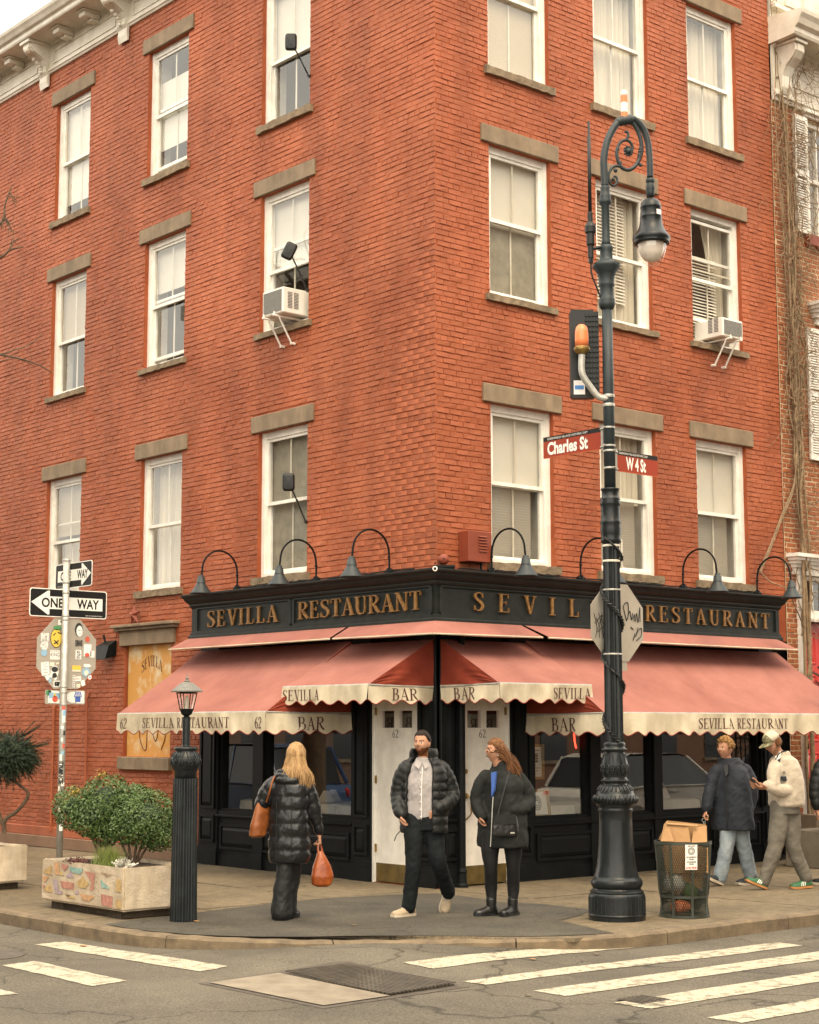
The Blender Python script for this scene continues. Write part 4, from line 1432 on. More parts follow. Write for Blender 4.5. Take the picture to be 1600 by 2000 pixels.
def awning(F, a0, a1, c, zb, zt, hv, label, front_words, returns, loc, seedn, hv_ret=None):
    t = thing('awning', label, 'awning', loc, 'red canvas awnings over the restaurant front')
    canvas([F((a0, zt, .03)), F((a1, zt, .03)), F((a1, zb, c)), F((a0, zb, c))], t)
    valance(lambda u, d, o: F((a0 + u, zb - d, c + .004 + o)), a1 - a0, hv, t, front_words, seed=seedn)
    mb = MB()
    mb.tube([F((a0, zb, c - .012)), F((a1, zb, c - .012))], .014, 8)
    mb.build('front_bar', 'steel', t)
    for a, words, shown in returns:
        side_tri(F, a, c, zt, zb, t, 1)
        if a == a0:      # visible from the low-a side: reads from the wall outwards or back
            P = lambda u, d, o: F((a - .004 - o, zb - d, .03 + u))
        else:
            P = lambda u, d, o: F((a + .004 + o, zb - d, c - u))
        valance(P, c - .03, hv_ret or hv, t, words, seed=seedn + 3)
        for cc in (.06,):
            mb = MB()
            mb.tube([F((a, zb, c - .01)), F((a, zb - .02, .04))], .012, 6)
            mb.build('side_arm', 'steel', t)
    for a in (a0 + .12, a1 - .12):
        mb = MB()
        mb.tube([F((a, zb, c - .015)), F((a, zb - .02, .05))], .012, 6)
        mb.build('support_arm', 'steel', t)
    return t
# left: "62 SEVILLA RESTAURANT 62" along the front, BAR on the return that shows beside the doors
awning(FL, -4.815, -1.53, 1.30, 1.985, 2.845, .262, 'wide red awning over the left shop windows behind the lantern post',
       [('62', .08, .25, .135, .055), ('SEVILLA RESTAURANT', .62, 2.56, .125, .055), ('62', 3.06, 3.22, .135, .055)],
       [(-1.53, [('BAR', .45, .88, .155, .055)], 1)], (0, 3.2, 2.0), 3)
awning(FR, 1.40, 6.32, 1.30, 1.966, 2.835, .262, 'wide red awning over the right shop windows behind the street lamp',
       [('62', .06, .22, .135, .055), ('SEVILLA RESTAURANT', 1.66, 3.42, .125, .055), ('62', 4.7, 4.86, .135, .055)],
       [(1.40, [('BAR', .42, .84, .155, .055)], 0)], (3.9, 0, 2.0), 5)
awning(FL, -1.61, -0.028, 1.0, 2.275, 2.81, .215, 'small red awning over the left white door with BAR on its side',
       [('SEVILLA', .02, .72, .125, .035)], [(-0.028, [('BAR', .34, .72, .135, .035)], 1)], (0, .8, 2.3), 7)
awning(FR, 0.028, 1.51, 1.0, 2.285, 2.81, .215, 'small red awning over the right white door beside the lamp post',
       [('SEVILLA', .84, 1.46, .125, .035)], [(0.028, [('BAR', .22, .60, .135, .035)], 0)], (.8, 0, 2.3), 9)
# ------------------------------------------------------------------ gooseneck lamps over the sign
def gooseneck(F, a, label, reach=.55):
    t = thing('gooseneck_lamp', label, 'wall lamp', F((a, 3.61, .2)), 'gooseneck lamps over the restaurant sign')
    mb = MB()
    mb.tube([F((a, 3.605, .2)), F((a, 3.66, .2))], .032, 10)
    mb.tube([F((a - .06, 3.625, .2)), F((a + .06, 3.625, .2))], .022, 8)
    mb.build('base', 'black', t)
    mb = MB()
    r = reach / 2
    pts = [F((a, 3.62, .2)), F((a, 3.75, .195))] + [F((a, 3.83 + r * .98 * math.sin(PI * k / 14), .2 + r * (1 - math.cos(PI * k / 14)))) for k in range(15)] + [F((a, 3.74, .2 + reach + .012))]
    mb.tube(pts, .0125, 8)
    mb.tube([F((a, 3.78, .2)), F((a, 3.80, .2))], .019, 8)
    mb.build('arm', 'black', t)
    p = F((a, 0, .2 + reach + .015))
    mb = MB()
    mb.lathe([(.02, 3.765), (.036, 3.76), (.036, 3.735), (.05, 3.73), (.056, 3.665), (.062, 3.66)], 20, (p.x, p.y, 0))
    mb.lathe([(.056, 3.665), (.064, 3.64), (.10, 3.585), (.135, 3.535), (.142, 3.522), (.138, 3.522), (.13, 3.538), (.06, 3.63)], 24, (p.x, p.y, 0), cap=False)
    mb.build('shade', 'ironblue', t, smooth=True)
    mb = MB()
    mb.ball((p.x, p.y, 3.60), .035, 10, 6)
    mb.build('bulb', 'cream', t)
for F, a, lb in ((FL, -3.714, 'black gooseneck lamp over SEVILLA, leftmost on the side street sign'), (FL, -2.02, 'black gooseneck lamp before the lowest left window with the mirror'), (FL, -.617, 'black gooseneck lamp above the gilt word RESTAURANT nearest the corner'),
                 (FR, .69, 'black gooseneck lamp rising behind the red metal wall box'), (FR, 2.206, 'black gooseneck lamp half hidden behind the street lamp post'), (FR, 4.15, 'black gooseneck lamp in front of the lowest right window'), (FR, 5.713, 'black gooseneck lamp wound with dry vine at the far right')):
    gooseneck(F, a, lb)
mb = MB()
for F, a0, a1 in ((FL, -3.8, -.2), (FR, .2, 5.75)):
    n = 30
    mb.tube([F((a0 + (a1 - a0) * i / n, 3.63 + .004 * math.sin(i * 2.1), .16 + .008 * math.sin(i * 1.3))) for i in range(n + 1)], .009, 6)
mb.build('conduit', 'black', shop)

# red wall box, alarm bell, little camera, flood light, star
t = thing('utility_box', 'red painted louvred metal box on the wall above the sign', 'utility box', (0.5, -.08, 3.72))
mb = MB(); mb.bbox((.33, -.19, 3.72), (.70, -.012, 4.08), .006); mb.build('housing', M['starred'], t)
mb = MB()
for k in range(6):
    z = 3.84 + k * .034
    mb.prism([Vector((.49, -.192, z)), Vector((.49, -.205, z + .004)), Vector((.49, -.192, z + .018))], (.13, 0, 0))
mb.build('louvre', M['starred'], t)
mb = MB(); mb.tube([(.61, -.1, 3.63), (.61, -.1, 3.72)], .014, 8); mb.build('conduit', 'black', t)
t = thing('alarm_bell', 'round red painted alarm bell on the corner above the sign', 'alarm bell', (.02, -.12, 3.75))
mb = MB(); mb.xf = lambda p: Vector((.02, -.10, 3.73)) + (IR * p.x + Vector((0, 0, 1)) * p.y - IF * p.z); mb.lathe([(.062, -.06), (.062, -.02), (.058, .008), (.04, .026), (.015, .034), (.001, .034)], 18); mb.build('gong', M['starred'], t, smooth=True)
mb = MB(); mb.xf = lambda p: Vector((.02, -.10, 3.73)) + (IR * p.x + Vector((0, 0, 1)) * p.y - IF * p.z); mb.lathe([(.01, .032), (.01, .042), (.001, .044)], 8); mb.bbox((-.1, -.11, -.05), (.13, -.07, .02), .01); mb.build('bracket', 'black', t)
t = thing('security_camera', 'small white security camera on the sign corner', 'camera', (-.24, -.24, 3.60))
mb = MB(); mb.xf = lambda p: Vector((-.255, -.255, 3.585)) + (IR * p.x + Vector((0, 0, 1)) * p.y - IF * p.z); mb.lathe([(.026, -.05), (.03, 0), (.03, .045), (.026, .05)], 16); mb.build('body', 'plastic', t)
mb = MB(); mb.xf = lambda p: Vector((-.255, -.255, 3.585)) + (IR * p.x + Vector((0, 0, 1)) * p.y - IF * p.z); mb.lathe([(.016, .051), (.012, .055), (.001, .055)], 12); mb.build('lens', 'blackplastic', t)
mb = MB(); mb.tube([(-.255, -.255, 3.60), (-.25, -.25, 3.66), (-.12, -.12, 3.67)], .006, 6); mb.build('cable', 'black', t)
t = thing('flood_light', 'dark wall flood light beside the sticker covered sign back', 'flood light', (-.15, 7.2, 2.95))
mb = MB(); mb.loft([[FL((-7.34, 2.86, .02)), FL((-7.02, 2.86, .02)), FL((-7.02, 3.08, .02)), FL((-7.34, 3.08, .02))], [FL((-7.36, 2.80, .22)), FL((-7.00, 2.80, .22)), FL((-7.00, 3.0, .16)), FL((-7.36, 3.0, .16))]]); mb.build('housing', 'black', t)
mb = MB(); mb.quad(FL((-7.33, 2.797, .21)), FL((-7.03, 2.797, .21)), FL((-7.03, 2.86, .04)), FL((-7.33, 2.86, .04))); mb.build('lens', 'steel', t)
mb = MB(); mb.tube([FL((-7.2, 3.05, .1)), FL((-7.22, 3.16, .12))], .016, 6); mb.build('sensor', 'black', t)
t = thing('wall_star', 'rusty red five pointed star standing on the small brown cornice', 'star', (-.09, 6.47, 3.3))
mb = MB()
st = []
for k in range(10):
    r_ = .155 if k % 2 == 0 else .062
    an = PI / 2 + k * PI / 5 + .06
    st.append((math.cos(an) * r_, math.sin(an) * r_))
cz = 3.42
for k in range(10):
    p, q = st[k], st[(k + 1) % 10]
    mb.add([FL((-6.47 + p[0], cz + p[1], .06)), FL((-6.47 + q[0], cz + q[1], .06)), FL((-6.47, cz, .12)), FL((-6.47, cz, .045))], [(0, 1, 2), (1, 0, 3)])
mb.build('star_plate', M['starred'], t)

# ------------------------------------------------------------------ air conditioners and arm mirrors at the windows
def aircon(F, a0, a1, b0, b1, c1, label, vent_side):
    t = thing('air_conditioner', label, 'air conditioner', F(((a0 + a1) / 2, b0, .1)), 'window air conditioners')
    mb = MB()
    p, q = F((a0, b0, -.2)), F((a1, b1, c1))
    mb.bbox([min(p[i], q[i]) for i in range(3)], [max(p[i], q[i]) for i in range(3)], .012)
    mb.build('case', 'plastic', t)
    mb = MB()
    m = .03
    fbox(mb, F, a0 + m, a1 - m, b0 + m, b1 - m, c1 + .001, c1 + .006)
    mb.build('rear_grille', 'grille', t)
    mb = MB()
    s = a1 if vent_side > 0 else a0
    for col in range(2):
        for k in range(11):
            z = b0 + .07 + k * .020
            c0 = .05 + col * .10
            p, q = F((s + vent_side * .0005, z, c0)), F((s + vent_side * .004, z + .011, c0 + .075))
            mb.box([min(p[i], q[i]) for i in range(3)], [max(p[i], q[i]) for i in range(3)])
    mb.build('side_vent', 'grille', t)
    for da in (.10, (a1 - a0) - .12):
        mb = MB()
        a = a0 + da
        mb.tube([F((a, b0 - .03, -.1)), F((a, b0 - .03, c1 + .07))], .014, 6)
        mb.tube([F((a, b0 - .03, c1 - .02)), F((a, b0 - .36, .07))], .013, 6)
        mb.tube([F((a, b0 - .36, .012)), F((a, b0 - .36, .08))], .018, 6)
        mb.tube([F((a, b0 - .03, c1 + .05)), F((a, b0 + .02, c1 + .05))], .012, 6)
        mb.build('bracket', 'plastic', t)
    # filler panel beside it
    return t
aircon(FL, -3.07, -2.62, 7.12, 7.46, .30, 'white window air conditioner with dark grille under the tilted arm mirror', 1)
aircon(FR, 4.98, 5.42, 7.10, 7.36, .30, 'white window air conditioner in the far right window of the main street wall', -1)

def mirror(F, a, b, dz, dc, tilt, label):
    t = thing('arm_mirror', label, 'mirror', F((a, b, 0)), 'black arm mirrors beside the left windows')
    mb = MB()
    tip = F((a - .02, b + dz, dc))
    mb.tube([F((a, b, -.02)), F((a, b, .03))], .022, 8)
    mb.tube([F((a, b, .02)), F((a - .01, b + dz * .5, dc * .5)), tip], .0095, 6)
    mb.tube([F((a - .009, b + dz * .52, dc * .52)), F((a - .011, b + dz * .56, dc * .56))], .015, 6)
    mb.build('arm', 'blackplastic', t)
    mb = MB()
    w, h, d = .078, .118, .03
    ct, stn = math.cos(tilt), math.sin(tilt)
    n_ = (-IF + Vector((0, 0, -.15))).normalized()
    ux = IR * ct + Vector((0, 0, 1)) * stn
    uy = -IR * stn + Vector((0, 0, 1)) * ct
    def ring(s, off):
        r_ = []
        for k in range(24):
            an = 2 * PI * k / 24
            x = math.copysign(abs(math.cos(an)) ** .4, math.cos(an)) * w * s
            y = math.copysign(abs(math.sin(an)) ** .4, math.sin(an)) * h * s
            r_.append(tip + ux * x + uy * y + n_ * off)
        return r_
    mb.loft([ring(.97, -.03), ring(1.0, -.02), ring(1.0, -.005), ring(.93, .002), ring(.75, .016), ring(.2, .022)])
    mb.build('mirror_back', 'blackplastic', t)
    mb = MB()
    mb.loft([ring(.93, -.031), ring(.9, -.033)])
    mb.build('glass', 'steel', t)
mirror(FL, -2.475, 10.32, .40, .30, 0.0, 'black arm mirror standing before the topmost left window')
mirror(FL, -2.475, 7.42, .48, .30, -.45, 'tilted black arm mirror above the white air conditioner')
mirror(FL, -2.475, 4.40, .49, .28, 0.0, 'black arm mirror before the lowest left window over the sign')

# ------------------------------------------------------------------ bishop's crook street lamp
LX, LY = -0.776, -3.409
lamp = thing('street_lamp', 'tall dark green cast iron street lamp with scrolled crook and bell shade', 'street lamp', (LX, LY, 0))
mb = MB(); mb.smooth = False
c0 = (LX, LY, 0)
mb.lathe([(.266, 0), (.268, .035), (.274, .05), (.268, .062), (.266, .22), (.262, .235), (.25, .25), (.255, .262), (.232, .28), (.222, .30)], 40, c0)
for k in range(40):
    an = 2 * PI * k / 40
    mb.tube([(LX + .2675 * math.cos(an), LY + .2675 * math.sin(an), .07), (LX + .2675 * math.cos(an), LY + .2675 * math.sin(an), .21)], .0035, 4)
mb.build('plinth', 'iron', lamp)
mb = MB(); mb.smooth = True
mb.lathe([(.222, .29), (.238, .31), (.246, .335), (.244, .36), (.230, .38), (.214, .388), (.208, .41), (.196, .45), (.184, .51), (.174, .59), (.166, .69), (.160, .80), (.157, .92), (.156, 1.00), (.166, 1.012), (.166, 1.03), (.158, 1.04), (.170, 1.055), (.186, 1.075)], 40, c0)
mb.build('base_shaft', 'iron', lamp)
mb = MB(); mb.smooth = True
mb.lathe([(.186, 1.07), (.205, 1.095), (.212, 1.125), (.204, 1.15), (.182, 1.165), (.176, 1.185), (.172, 1.20), (.150, 1.235), (.126, 1.255), (.112, 1.262), (.112, 1.275), (.122, 1.285), (.124, 1.305), (.112, 1.32), (.112, 1.335), (.124, 1.37), (.130, 1.42), (.124, 1.47), (.110, 1.52), (.098, 1.56), (.098, 1.575), (.118, 1.585), (.116, 1.60), (.096, 1.61), (.104, 1.63), (.104, 1.65), (.088, 1.665)], 40, c0)
for k in range(30):      # rope moulding
    an = 2 * PI * k / 30
    mb.tube([(LX + .196 * math.cos(an), LY + .196 * math.sin(an), 1.085), (LX + .217 * math.cos(an + .06), LY + .217 * math.sin(an + .06), 1.122), (LX + .196 * math.cos(an + .12), LY + .196 * math.sin(an + .12), 1.158)], [.008, .012, .008], 5)
for k in range(30):
    an = 2 * PI * k / 30
    mb.ball((LX + .124 * math.cos(an), LY + .124 * math.sin(an), 1.295), .011, 6, 4)
    mb.ball((LX + .117 * math.cos(an), LY + .117 * math.sin(an), 1.59), .008, 6, 4)
for k in range(8):       # acanthus scrolls
    an = 2 * PI * k / 8
    for s in (-1, 1):
        sp = []
        for i in range(26):
            tt = i / 25
            ang2 = tt * 4.2 * PI
            rr = .046 * (1 - tt * .85)
            da = an + s * (.20 + rr * math.cos(ang2) * s * 3.2)
            zz = 1.40 + rr * math.sin(ang2) * 1.15
            rad = .131 - .9 * max(0, abs(zz - 1.42) - .03) ** 1.3 * .6
            sp.append((LX + rad * math.cos(da), LY + rad * math.sin(da), zz))
        mb.tube(sp, [.0085 - .004 * i / 25 for i in range(26)], 5)
        mb.tube(cr_path([(LX + .13 * math.cos(an + s * .1), LY + .13 * math.sin(an + s * .1), 1.36), (LX + .118 * math.cos(an + s * .16), LY + .118 * math.sin(an + s * .16), 1.48), (LX + .104 * math.cos(an + s * .28), LY + .104 * math.sin(an + s * .28), 1.55)], 5), .007, 5)
for k in range(24):
    an = 2 * PI * k / 24
    mb.tube(cr_path([(LX + .172 * math.cos(an), LY + .172 * math.sin(an), 1.20), (LX + .158 * math.cos(an), LY + .158 * math.sin(an), 1.228), (LX + .128 * math.cos(an), LY + .128 * math.sin(an), 1.256)], 4), [.009] * 9, 5)
mb.build('ornament_collar', 'iron', lamp)
mb = MB(); mb.smooth = False
mb.lathe([(.090, 1.66), (.088, 2.4), (.083, 3.2), (.079, 3.585)], 64, c0, flute=16, fd=.009)
mb.build('fluted_shaft', 'iron', lamp)
mb = MB(); mb.smooth = True
mb.lathe([(.082, 3.57), (.10, 3.585), (.10, 3.61), (.092, 3.63), (.098, 3.66), (.103, 3.72), (.096, 3.75), (.104, 3.77), (.102, 3.79), (.095, 3.80), (.092, 3.93), (.098, 3.95), (.104, 3.965), (.094, 3.985), (.10, 4.005), (.094, 4.02), (.084, 4.03), (.084, 4.09), (.092, 4.098), (.092, 4.112), (.056, 4.115)], 32, c0, flute=16, fd=.006)
mb.build('ring_collar', 'iron', lamp)
mb = MB(); mb.smooth = True
mb.lathe([(.056, 4.10), (.054, 5.2), (.051, 5.92)], 24, c0)
mb.build('upper_pole', 'ironblue', lamp)
mb = MB(); mb.smooth = True
mb.lathe([(.054, 5.90), (.075, 5.93), (.086, 5.96), (.078, 5.985), (.082, 6.0), (.072, 6.02), (.068, 6.13), (.082, 6.15), (.076, 6.17), (.080, 6.22), (.095, 6.28), (.138, 6.33), (.140, 6.36), (.12, 6.375), (.075, 6.40), (.064, 6.42), (.062, 6.50), (.070, 6.52), (.066, 6.545), (.052, 6.56)], 32, c0, flute=16, fd=.005)
mb.build('vase_collar', 'ironblue', lamp)
CD = Vector((.94, -.34, 0))
def cp(zx, zy, off=0.0):
    """crook coordinates: along the arm, and up"""
    s, z = (zx - 372) / 806.0, 7.921 - (zy / 4 + 140 - 222) * .00534
    p = Vector((LX, LY, z)) + CD * s - IF * off
    return p
mb = MB(); mb.smooth = True
mb.lathe([(.052, 6.55), (.042, 6.60), (.040, 6.96), (.058, 6.985), (.066, 7.005), (.056, 7.03), (.060, 7.05), (.052, 7.08), (.044, 7.13), (.050, 7.15), (.040, 7.165)], 24, c0)
mb.build('crook_stem', 'ironblue', lamp)
mb = MB(); mb.smooth = True
path = cr_path([cp(372, 900), cp(366, 780), cp(366, 680), cp(392, 560), cp(440, 460), cp(505, 375), cp(580, 338), cp(660, 342), cp(730, 400), cp(772, 500), cp(785, 620), cp(787, 700), cp(787, 780)], 6)
mb.tube(path, [.038 - .006 * i / len(path) for i in range(len(path))], 14)
mb.build('crook', 'ironblue', lamp)
mb = MB(); mb.smooth = True
for dx in (-40, -20, 0, 22, 40, 60):
    mb.ball(cp(545 + dx, 362 - dx * .28), .050 if dx % 40 else .043, 12, 8)
mb.build('crook_knot', 'ironblue', lamp)
mb = MB(); mb.smooth = True
sp = cr_path([cp(620, 350), cp(680, 420), cp(712, 520), cp(706, 610), cp(660, 695), cp(590, 742), cp(520, 725), cp(487, 655), cp(490, 585), cp(530, 525), cp(590, 512), cp(628, 550), cp(622, 600), cp(600, 625)], 6)
mb.tube(sp, [.023 - .010 * i / len(sp) for i in range(len(sp))], 8)
mb.tube(cr_path([cp(530, 722), cp(455, 730), cp(410, 790), cp(414, 855), cp(448, 882), cp(484, 850), cp(478, 812), cp(452, 806)], 6), [.016 - .005 * i / 42 for i in range(43)], 8)
mb.tube(cr_path([cp(560, 515), cp(592, 480), cp(585, 445), cp(562, 448)], 5), .014, 6)
mb.ball(cp(470, 760), .022, 8, 6)
mb.ball(cp(448, 830), .018, 8, 6)
for x, y in ((515, 695), (700, 690), (690, 615), (712, 515), (495, 590)):
    mb.ball(cp(x, y), .020, 8, 6)
for k in range(10):
    an = 2 * PI * k / 10
    mb.ball(cp(590 + 34 * math.cos(an), 595 + 34 * math.sin(an)), .014, 6, 4)
mb.ball(cp(590, 595), .036, 10, 8)
for k in range(5):
    an = 1.0 + k * .35
    mb.tube([cp(706 - k * 4, 560 + k * 22), cp(690 - k * 4, 570 + k * 22)], [.024, .012], 6)
mb.build('scroll', 'ironblue', lamp)
lc = cp(787, 780)
mb = MB(); mb.smooth = True
hz = lc.z
mb.lathe([(.036, hz - .01), (.046, hz - .02), (.044, hz - .05), (.038, hz - .055), (.041, hz - .07), (.046, hz - .09), (.046, hz - .13), (.042, hz - .14), (.045, hz - .16), (.040, hz - .17), (.040, hz - .20)], 20, (lc.x, lc.y, 0))
mb.build('fitter', 'ironblue', lamp)
mb = MB(); mb.smooth = True
hz = 7.10
mb.lathe([(.04, hz), (.075, hz - .02), (.098, hz - .05), (.106, hz - .09), (.108, hz - .10), (.104, hz - .105), (.109, hz - .19), (.112, hz - .195), (.109, hz - .20), (.114, hz - .26), (.128, hz - .31), (.155, hz - .36), (.182, hz - .395), (.190, hz - .41), (.190, hz - .435), (.178, hz - .45), (.182, hz - .46), (.178, hz - .475), (.158, hz - .475)], 36, (lc.x, lc.y, 0), cap=False)
mb.build('bell_shade', 'iron', lamp)
mb = MB(); mb.smooth = True
mb.lathe([(.150, hz - .465), (.150, hz - .50), (.142, hz - .56), (.118, hz - .62), (.085, hz - .665), (.05, hz - .69), (.02, hz - .70), (.001, hz - .70)], 30, (lc.x, lc.y, 0), cap=False)
gb = mb.build('globe', 'bulb', lamp)
mb = MB(); mb.smooth = True
mb.lathe([(.132, hz - .47), (.13, hz - .52), (.115, hz - .58), (.08, hz - .635), (.03, hz - .66), (.001, hz - .662)], 24, (lc.x, lc.y, 0), cap=False)
mb.build('reflector', 'frost', lamp)
mb = MB()
mb.xf = lambda p: Vector((lc.x, lc.y, 0)) + p
for k in range(5):
    a0, a1 = -1.9 + k * .12, -1.9 + (k + 1) * .12
    mb.quad(Vector((.1135 * math.cos(a0), .1135 * math.sin(a0), hz - .19)), Vector((.1135 * math.cos(a1), .1135 * math.sin(a1), hz - .19)), Vector((.1135 * math.cos(a1), .1135 * math.sin(a1), hz - .14)), Vector((.1135 * math.cos(a0), .1135 * math.sin(a0), hz - .14)))
mb.build('label', 'whiteband', lamp, recalc=False)
# orange photocell standing on the crook
t = thing('photocell_light', 'small orange and white warning light on top of the lamp crook', 'warning light', cp(560, 330))
b_ = cp(560, 330)
for nm, mt, pr in (('body', 'orange', [(.036, -.02), (.036, .045), (.034, .05)]), ('label', 'whiteband', [(.0345, .05), (.0345, .15)]), ('collar', 'orange', [(.036, .15), (.036, .215), (.03, .22)]), ('cap', 'plastic', [(.03, .22), (.036, .23), (.036, .27), (.03, .275)])):
    mb = MB(); mb.lathe(pr, 18, b_); mb.build(nm, mt, t)
# antenna beside the pole
t = thing('antenna', 'thin black pole antenna bracketed beside the lamp top', 'antenna', Vector((LX, LY, 6.3)) - CD * .17)
ap = Vector((LX, LY, 0)) - CD * .172
mb = MB(); mb.smooth = True
mb.lathe([(.0185, 6.85), (.0185, 7.66), (.012, 7.665), (.012, 7.82), (.001, 7.825)], 12, ap); mb.build('mast', 'blackplastic', t)
mb = MB(); mb.lathe([(.02, 6.40), (.028, 6.41), (.028, 6.50), (.03, 6.53), (.040, 6.55), (.040, 6.66), (.055, 6.67), (.055, 6.73), (.042, 6.76), (.026, 6.78), (.026, 6.87), (.018, 6.88)], 16, ap); mb.build('radio_canister', 'blackplastic', t)
mb = MB(); mb.tube([ap + Vector((0, 0, 6.50)), Vector((LX, LY, 6.55))], .018, 8); mb.tube([ap + Vector((0, 0, 6.36)), ap + Vector((0, 0, 6.52))], .024, 8); mb.build('bracket', 'iron', t)
mb = MB(); mb.tube(cr_path([ap + Vector((0, 0, 6.37)), ap + Vector((.01, 0, 6.25)), ap + CD * .06 + Vector((0, 0, 6.12)), Vector((LX, LY, 6.0)) - CD * .06], 6), .009, 6); mb.build('cable', 'blackplastic', t)
# equipment box and amber beacon
t = thing('equipment_box', 'tall black finned equipment box strapped to the lamp pole', 'equipment box', (LX - .1, LY + .2, 5.05))
mb = MB()
bo = Vector((LX, LY, 0)) - IR * .22 + IF * .13
ex, ey = IR, IF
def obx(mb, cx, cy, z0, z1, hx, hy):
    p = [bo + ex * (cx - hx) + ey * (cy - hy), bo + ex * (cx + hx) + ey * (cy - hy), bo + ex * (cx + hx) + ey * (cy + hy), bo + ex * (cx - hx) + ey * (cy + hy)]
    mb.prism([q + Vector((0, 0, z0)) for q in p], (0, 0, z1 - z0))
obx(mb, 0, 0, 5.05, 5.90, .14, .07); obx(mb, -.02, -.01, 5.03, 5.92, .11, .055)
mb.build('housing', 'blackplastic', t)
mb = MB()
for k in range(15):
    for j in range(4):
        obx(mb, .02 + j * .034, -.078, 5.12 + k * .052, 5.145 + k * .052, .011, .012)
mb.build('cooling_fin', 'blackplastic', t)
mb = MB(); obx(mb, -.06, -.074, 5.06, 5.20, .055, .003); mb.build('label', 'whiteband', t)
mb = MB(); obx(mb, -.06, -.0785, 5.11, 5.15, .045, .001); mb.build('label_band', pmat('blue_band', (.05, .2, .5), .5), t)
t = thing('amber_beacon', 'dull orange domed beacon lamp on a bent pipe arm', 'beacon lamp', Vector((LX, LY, 5.4)) - IR * .26 - IF * .05)
bp_ = Vector((LX, LY, 0)) - IR * .262 - IF * .06
mb = MB(); mb.smooth = True
mb.lathe([(.066, 5.51), (.068, 5.58), (.066, 5.66), (.055, 5.71), (.03, 5.735), (.001, 5.74)], 20, bp_); mb.build('lens', 'orange', t)
mb = MB(); mb.lathe([(.04, 5.44), (.06, 5.455), (.078, 5.48), (.08, 5.50), (.07, 5.512)], 20, bp_); mb.build('collar', M['brass'], t)
mb = MB(); mb.smooth = True; mb.tube(cr_path([bp_ + Vector((0, 0, 5.45)), bp_ + Vector((0, 0, 5.25)), bp_ + Vector((.02, 0, 5.12)) + IR * .06, Vector((LX, LY, 5.02)) - IR * .10 - IF * .03, Vector((LX, LY, 5.0)) - IF * .02], 6), .033, 10); mb.build('pipe_arm', 'steel', t)
mb = MB()
for z in (5.03, 4.94):
    mb.lathe([(.060, z - .015), (.062, z), (.060, z + .015)], 20, c0)
mb.build('clamp', 'steel', t)

# street name signs on the lamp pole
def name_sign(dirv, nrm, z0, z1, length, start, txt, tx, tw, label, fl):
    t = thing('street_sign', label, 'street sign', Vector((LX, LY, z0)) + dirv * start)
    O = Vector((LX, LY, 0)) + dirv * start
    P = lambda s, z, c: O + dirv * s + Vector((0, 0, z)) + nrm * c
    mb = MB()
    mb.prism([P(0, z0, -.004), P(length, z0, -.004), P(length, z1, -.004), P(0, z1, -.004)], nrm * .008)
    mb.build('plate', 'signbrown', t)
    mb = MB()
    hh = z1 - z0
    mb.prism([P(.002, z1 - .045, .0045), P(length - .002, z1 - .045, .0045), P(length - .002, z1 - .001, .0045), P(.002, z1 - .001, .0045)], nrm * .001)
    mb.build('top_band', 'signblack', t)
    mb = MB()
    mb.prism([P(.0, z0, .0045), P(length, z0, .0045), P(length, z0 + .006, .0045), P(0, z0 + .006, .0045)], nrm * .001)
    mb.build('bottom_line', pmat('sign_orange_line', (.45, .10, .03), .5), t)
    flip = -1 if fl else 1
    def put(txt_, cx, cz, h, width, c, nm, mat='signwhite', bold=.0):
        vs, fs = sans(txt_, h * 1.38, 1.0, bold)
        w = max(v[0] for v in vs) - min(v[0] for v in vs)
        mx_ = (max(v[0] for v in vs) + min(v[0] for v in vs)) / 2
        my_ = (max(v[1] for v in vs) + min(v[1] for v in vs)) / 2
        mb = MB()
        mb.add([P(cx + flip * (x - mx_) * width / w, cz + y - my_, c) for x, y in vs], fs)
        mb.build(nm, mat, t, recalc=False)
    put(txt, tx, z0 + .012 + (hh - .055) / 2, .125, tw, .0065, 'lettering', bold=.006)
    put('GREENWICH VILLAGE HISTORIC DIST', tx if fl else length * .40, z1 - .024, .022, length * .70, .0068, 'small_lettering')
    mb = MB()
    for z in (z0 + .02, z1 - .02):
        mb.lathe([(.059, z - .009), (.060, z), (.059, z + .009)], 20, (LX, LY, 0))
        mb.tube([Vector((LX, LY, z)) + dirv * .05 + nrm * .02, P(.01, z, .006)], .010, 6)
        mb.tube([Vector((LX, LY, z)) + nrm * .055, Vector((LX, LY, z)) + nrm * .085], .012, 6)
    mb.prism([P(-.025, z0 - .01, -.004), P(.004, z0 - .01, -.004), P(.004, z1 + .01, -.004), P(-.025, z1 + .01, -.004)], nrm * .012)
    mb.build('clamp', 'steel', t)
Yv, Xv = Vector((0, 1, 0)), Vector((1, 0, 0))
name_sign(Yv, -Xv, 4.515, 4.735, .80, .10, 'Charles St', .46, .56, 'brown Charles St name sign on the left of the lamp pole', True)
name_sign(Xv, -Yv, 4.295, 4.505, .61, .10, 'W 4 St', .28, .295, 'brown W 4 St name sign on the right of the lamp pole', False)

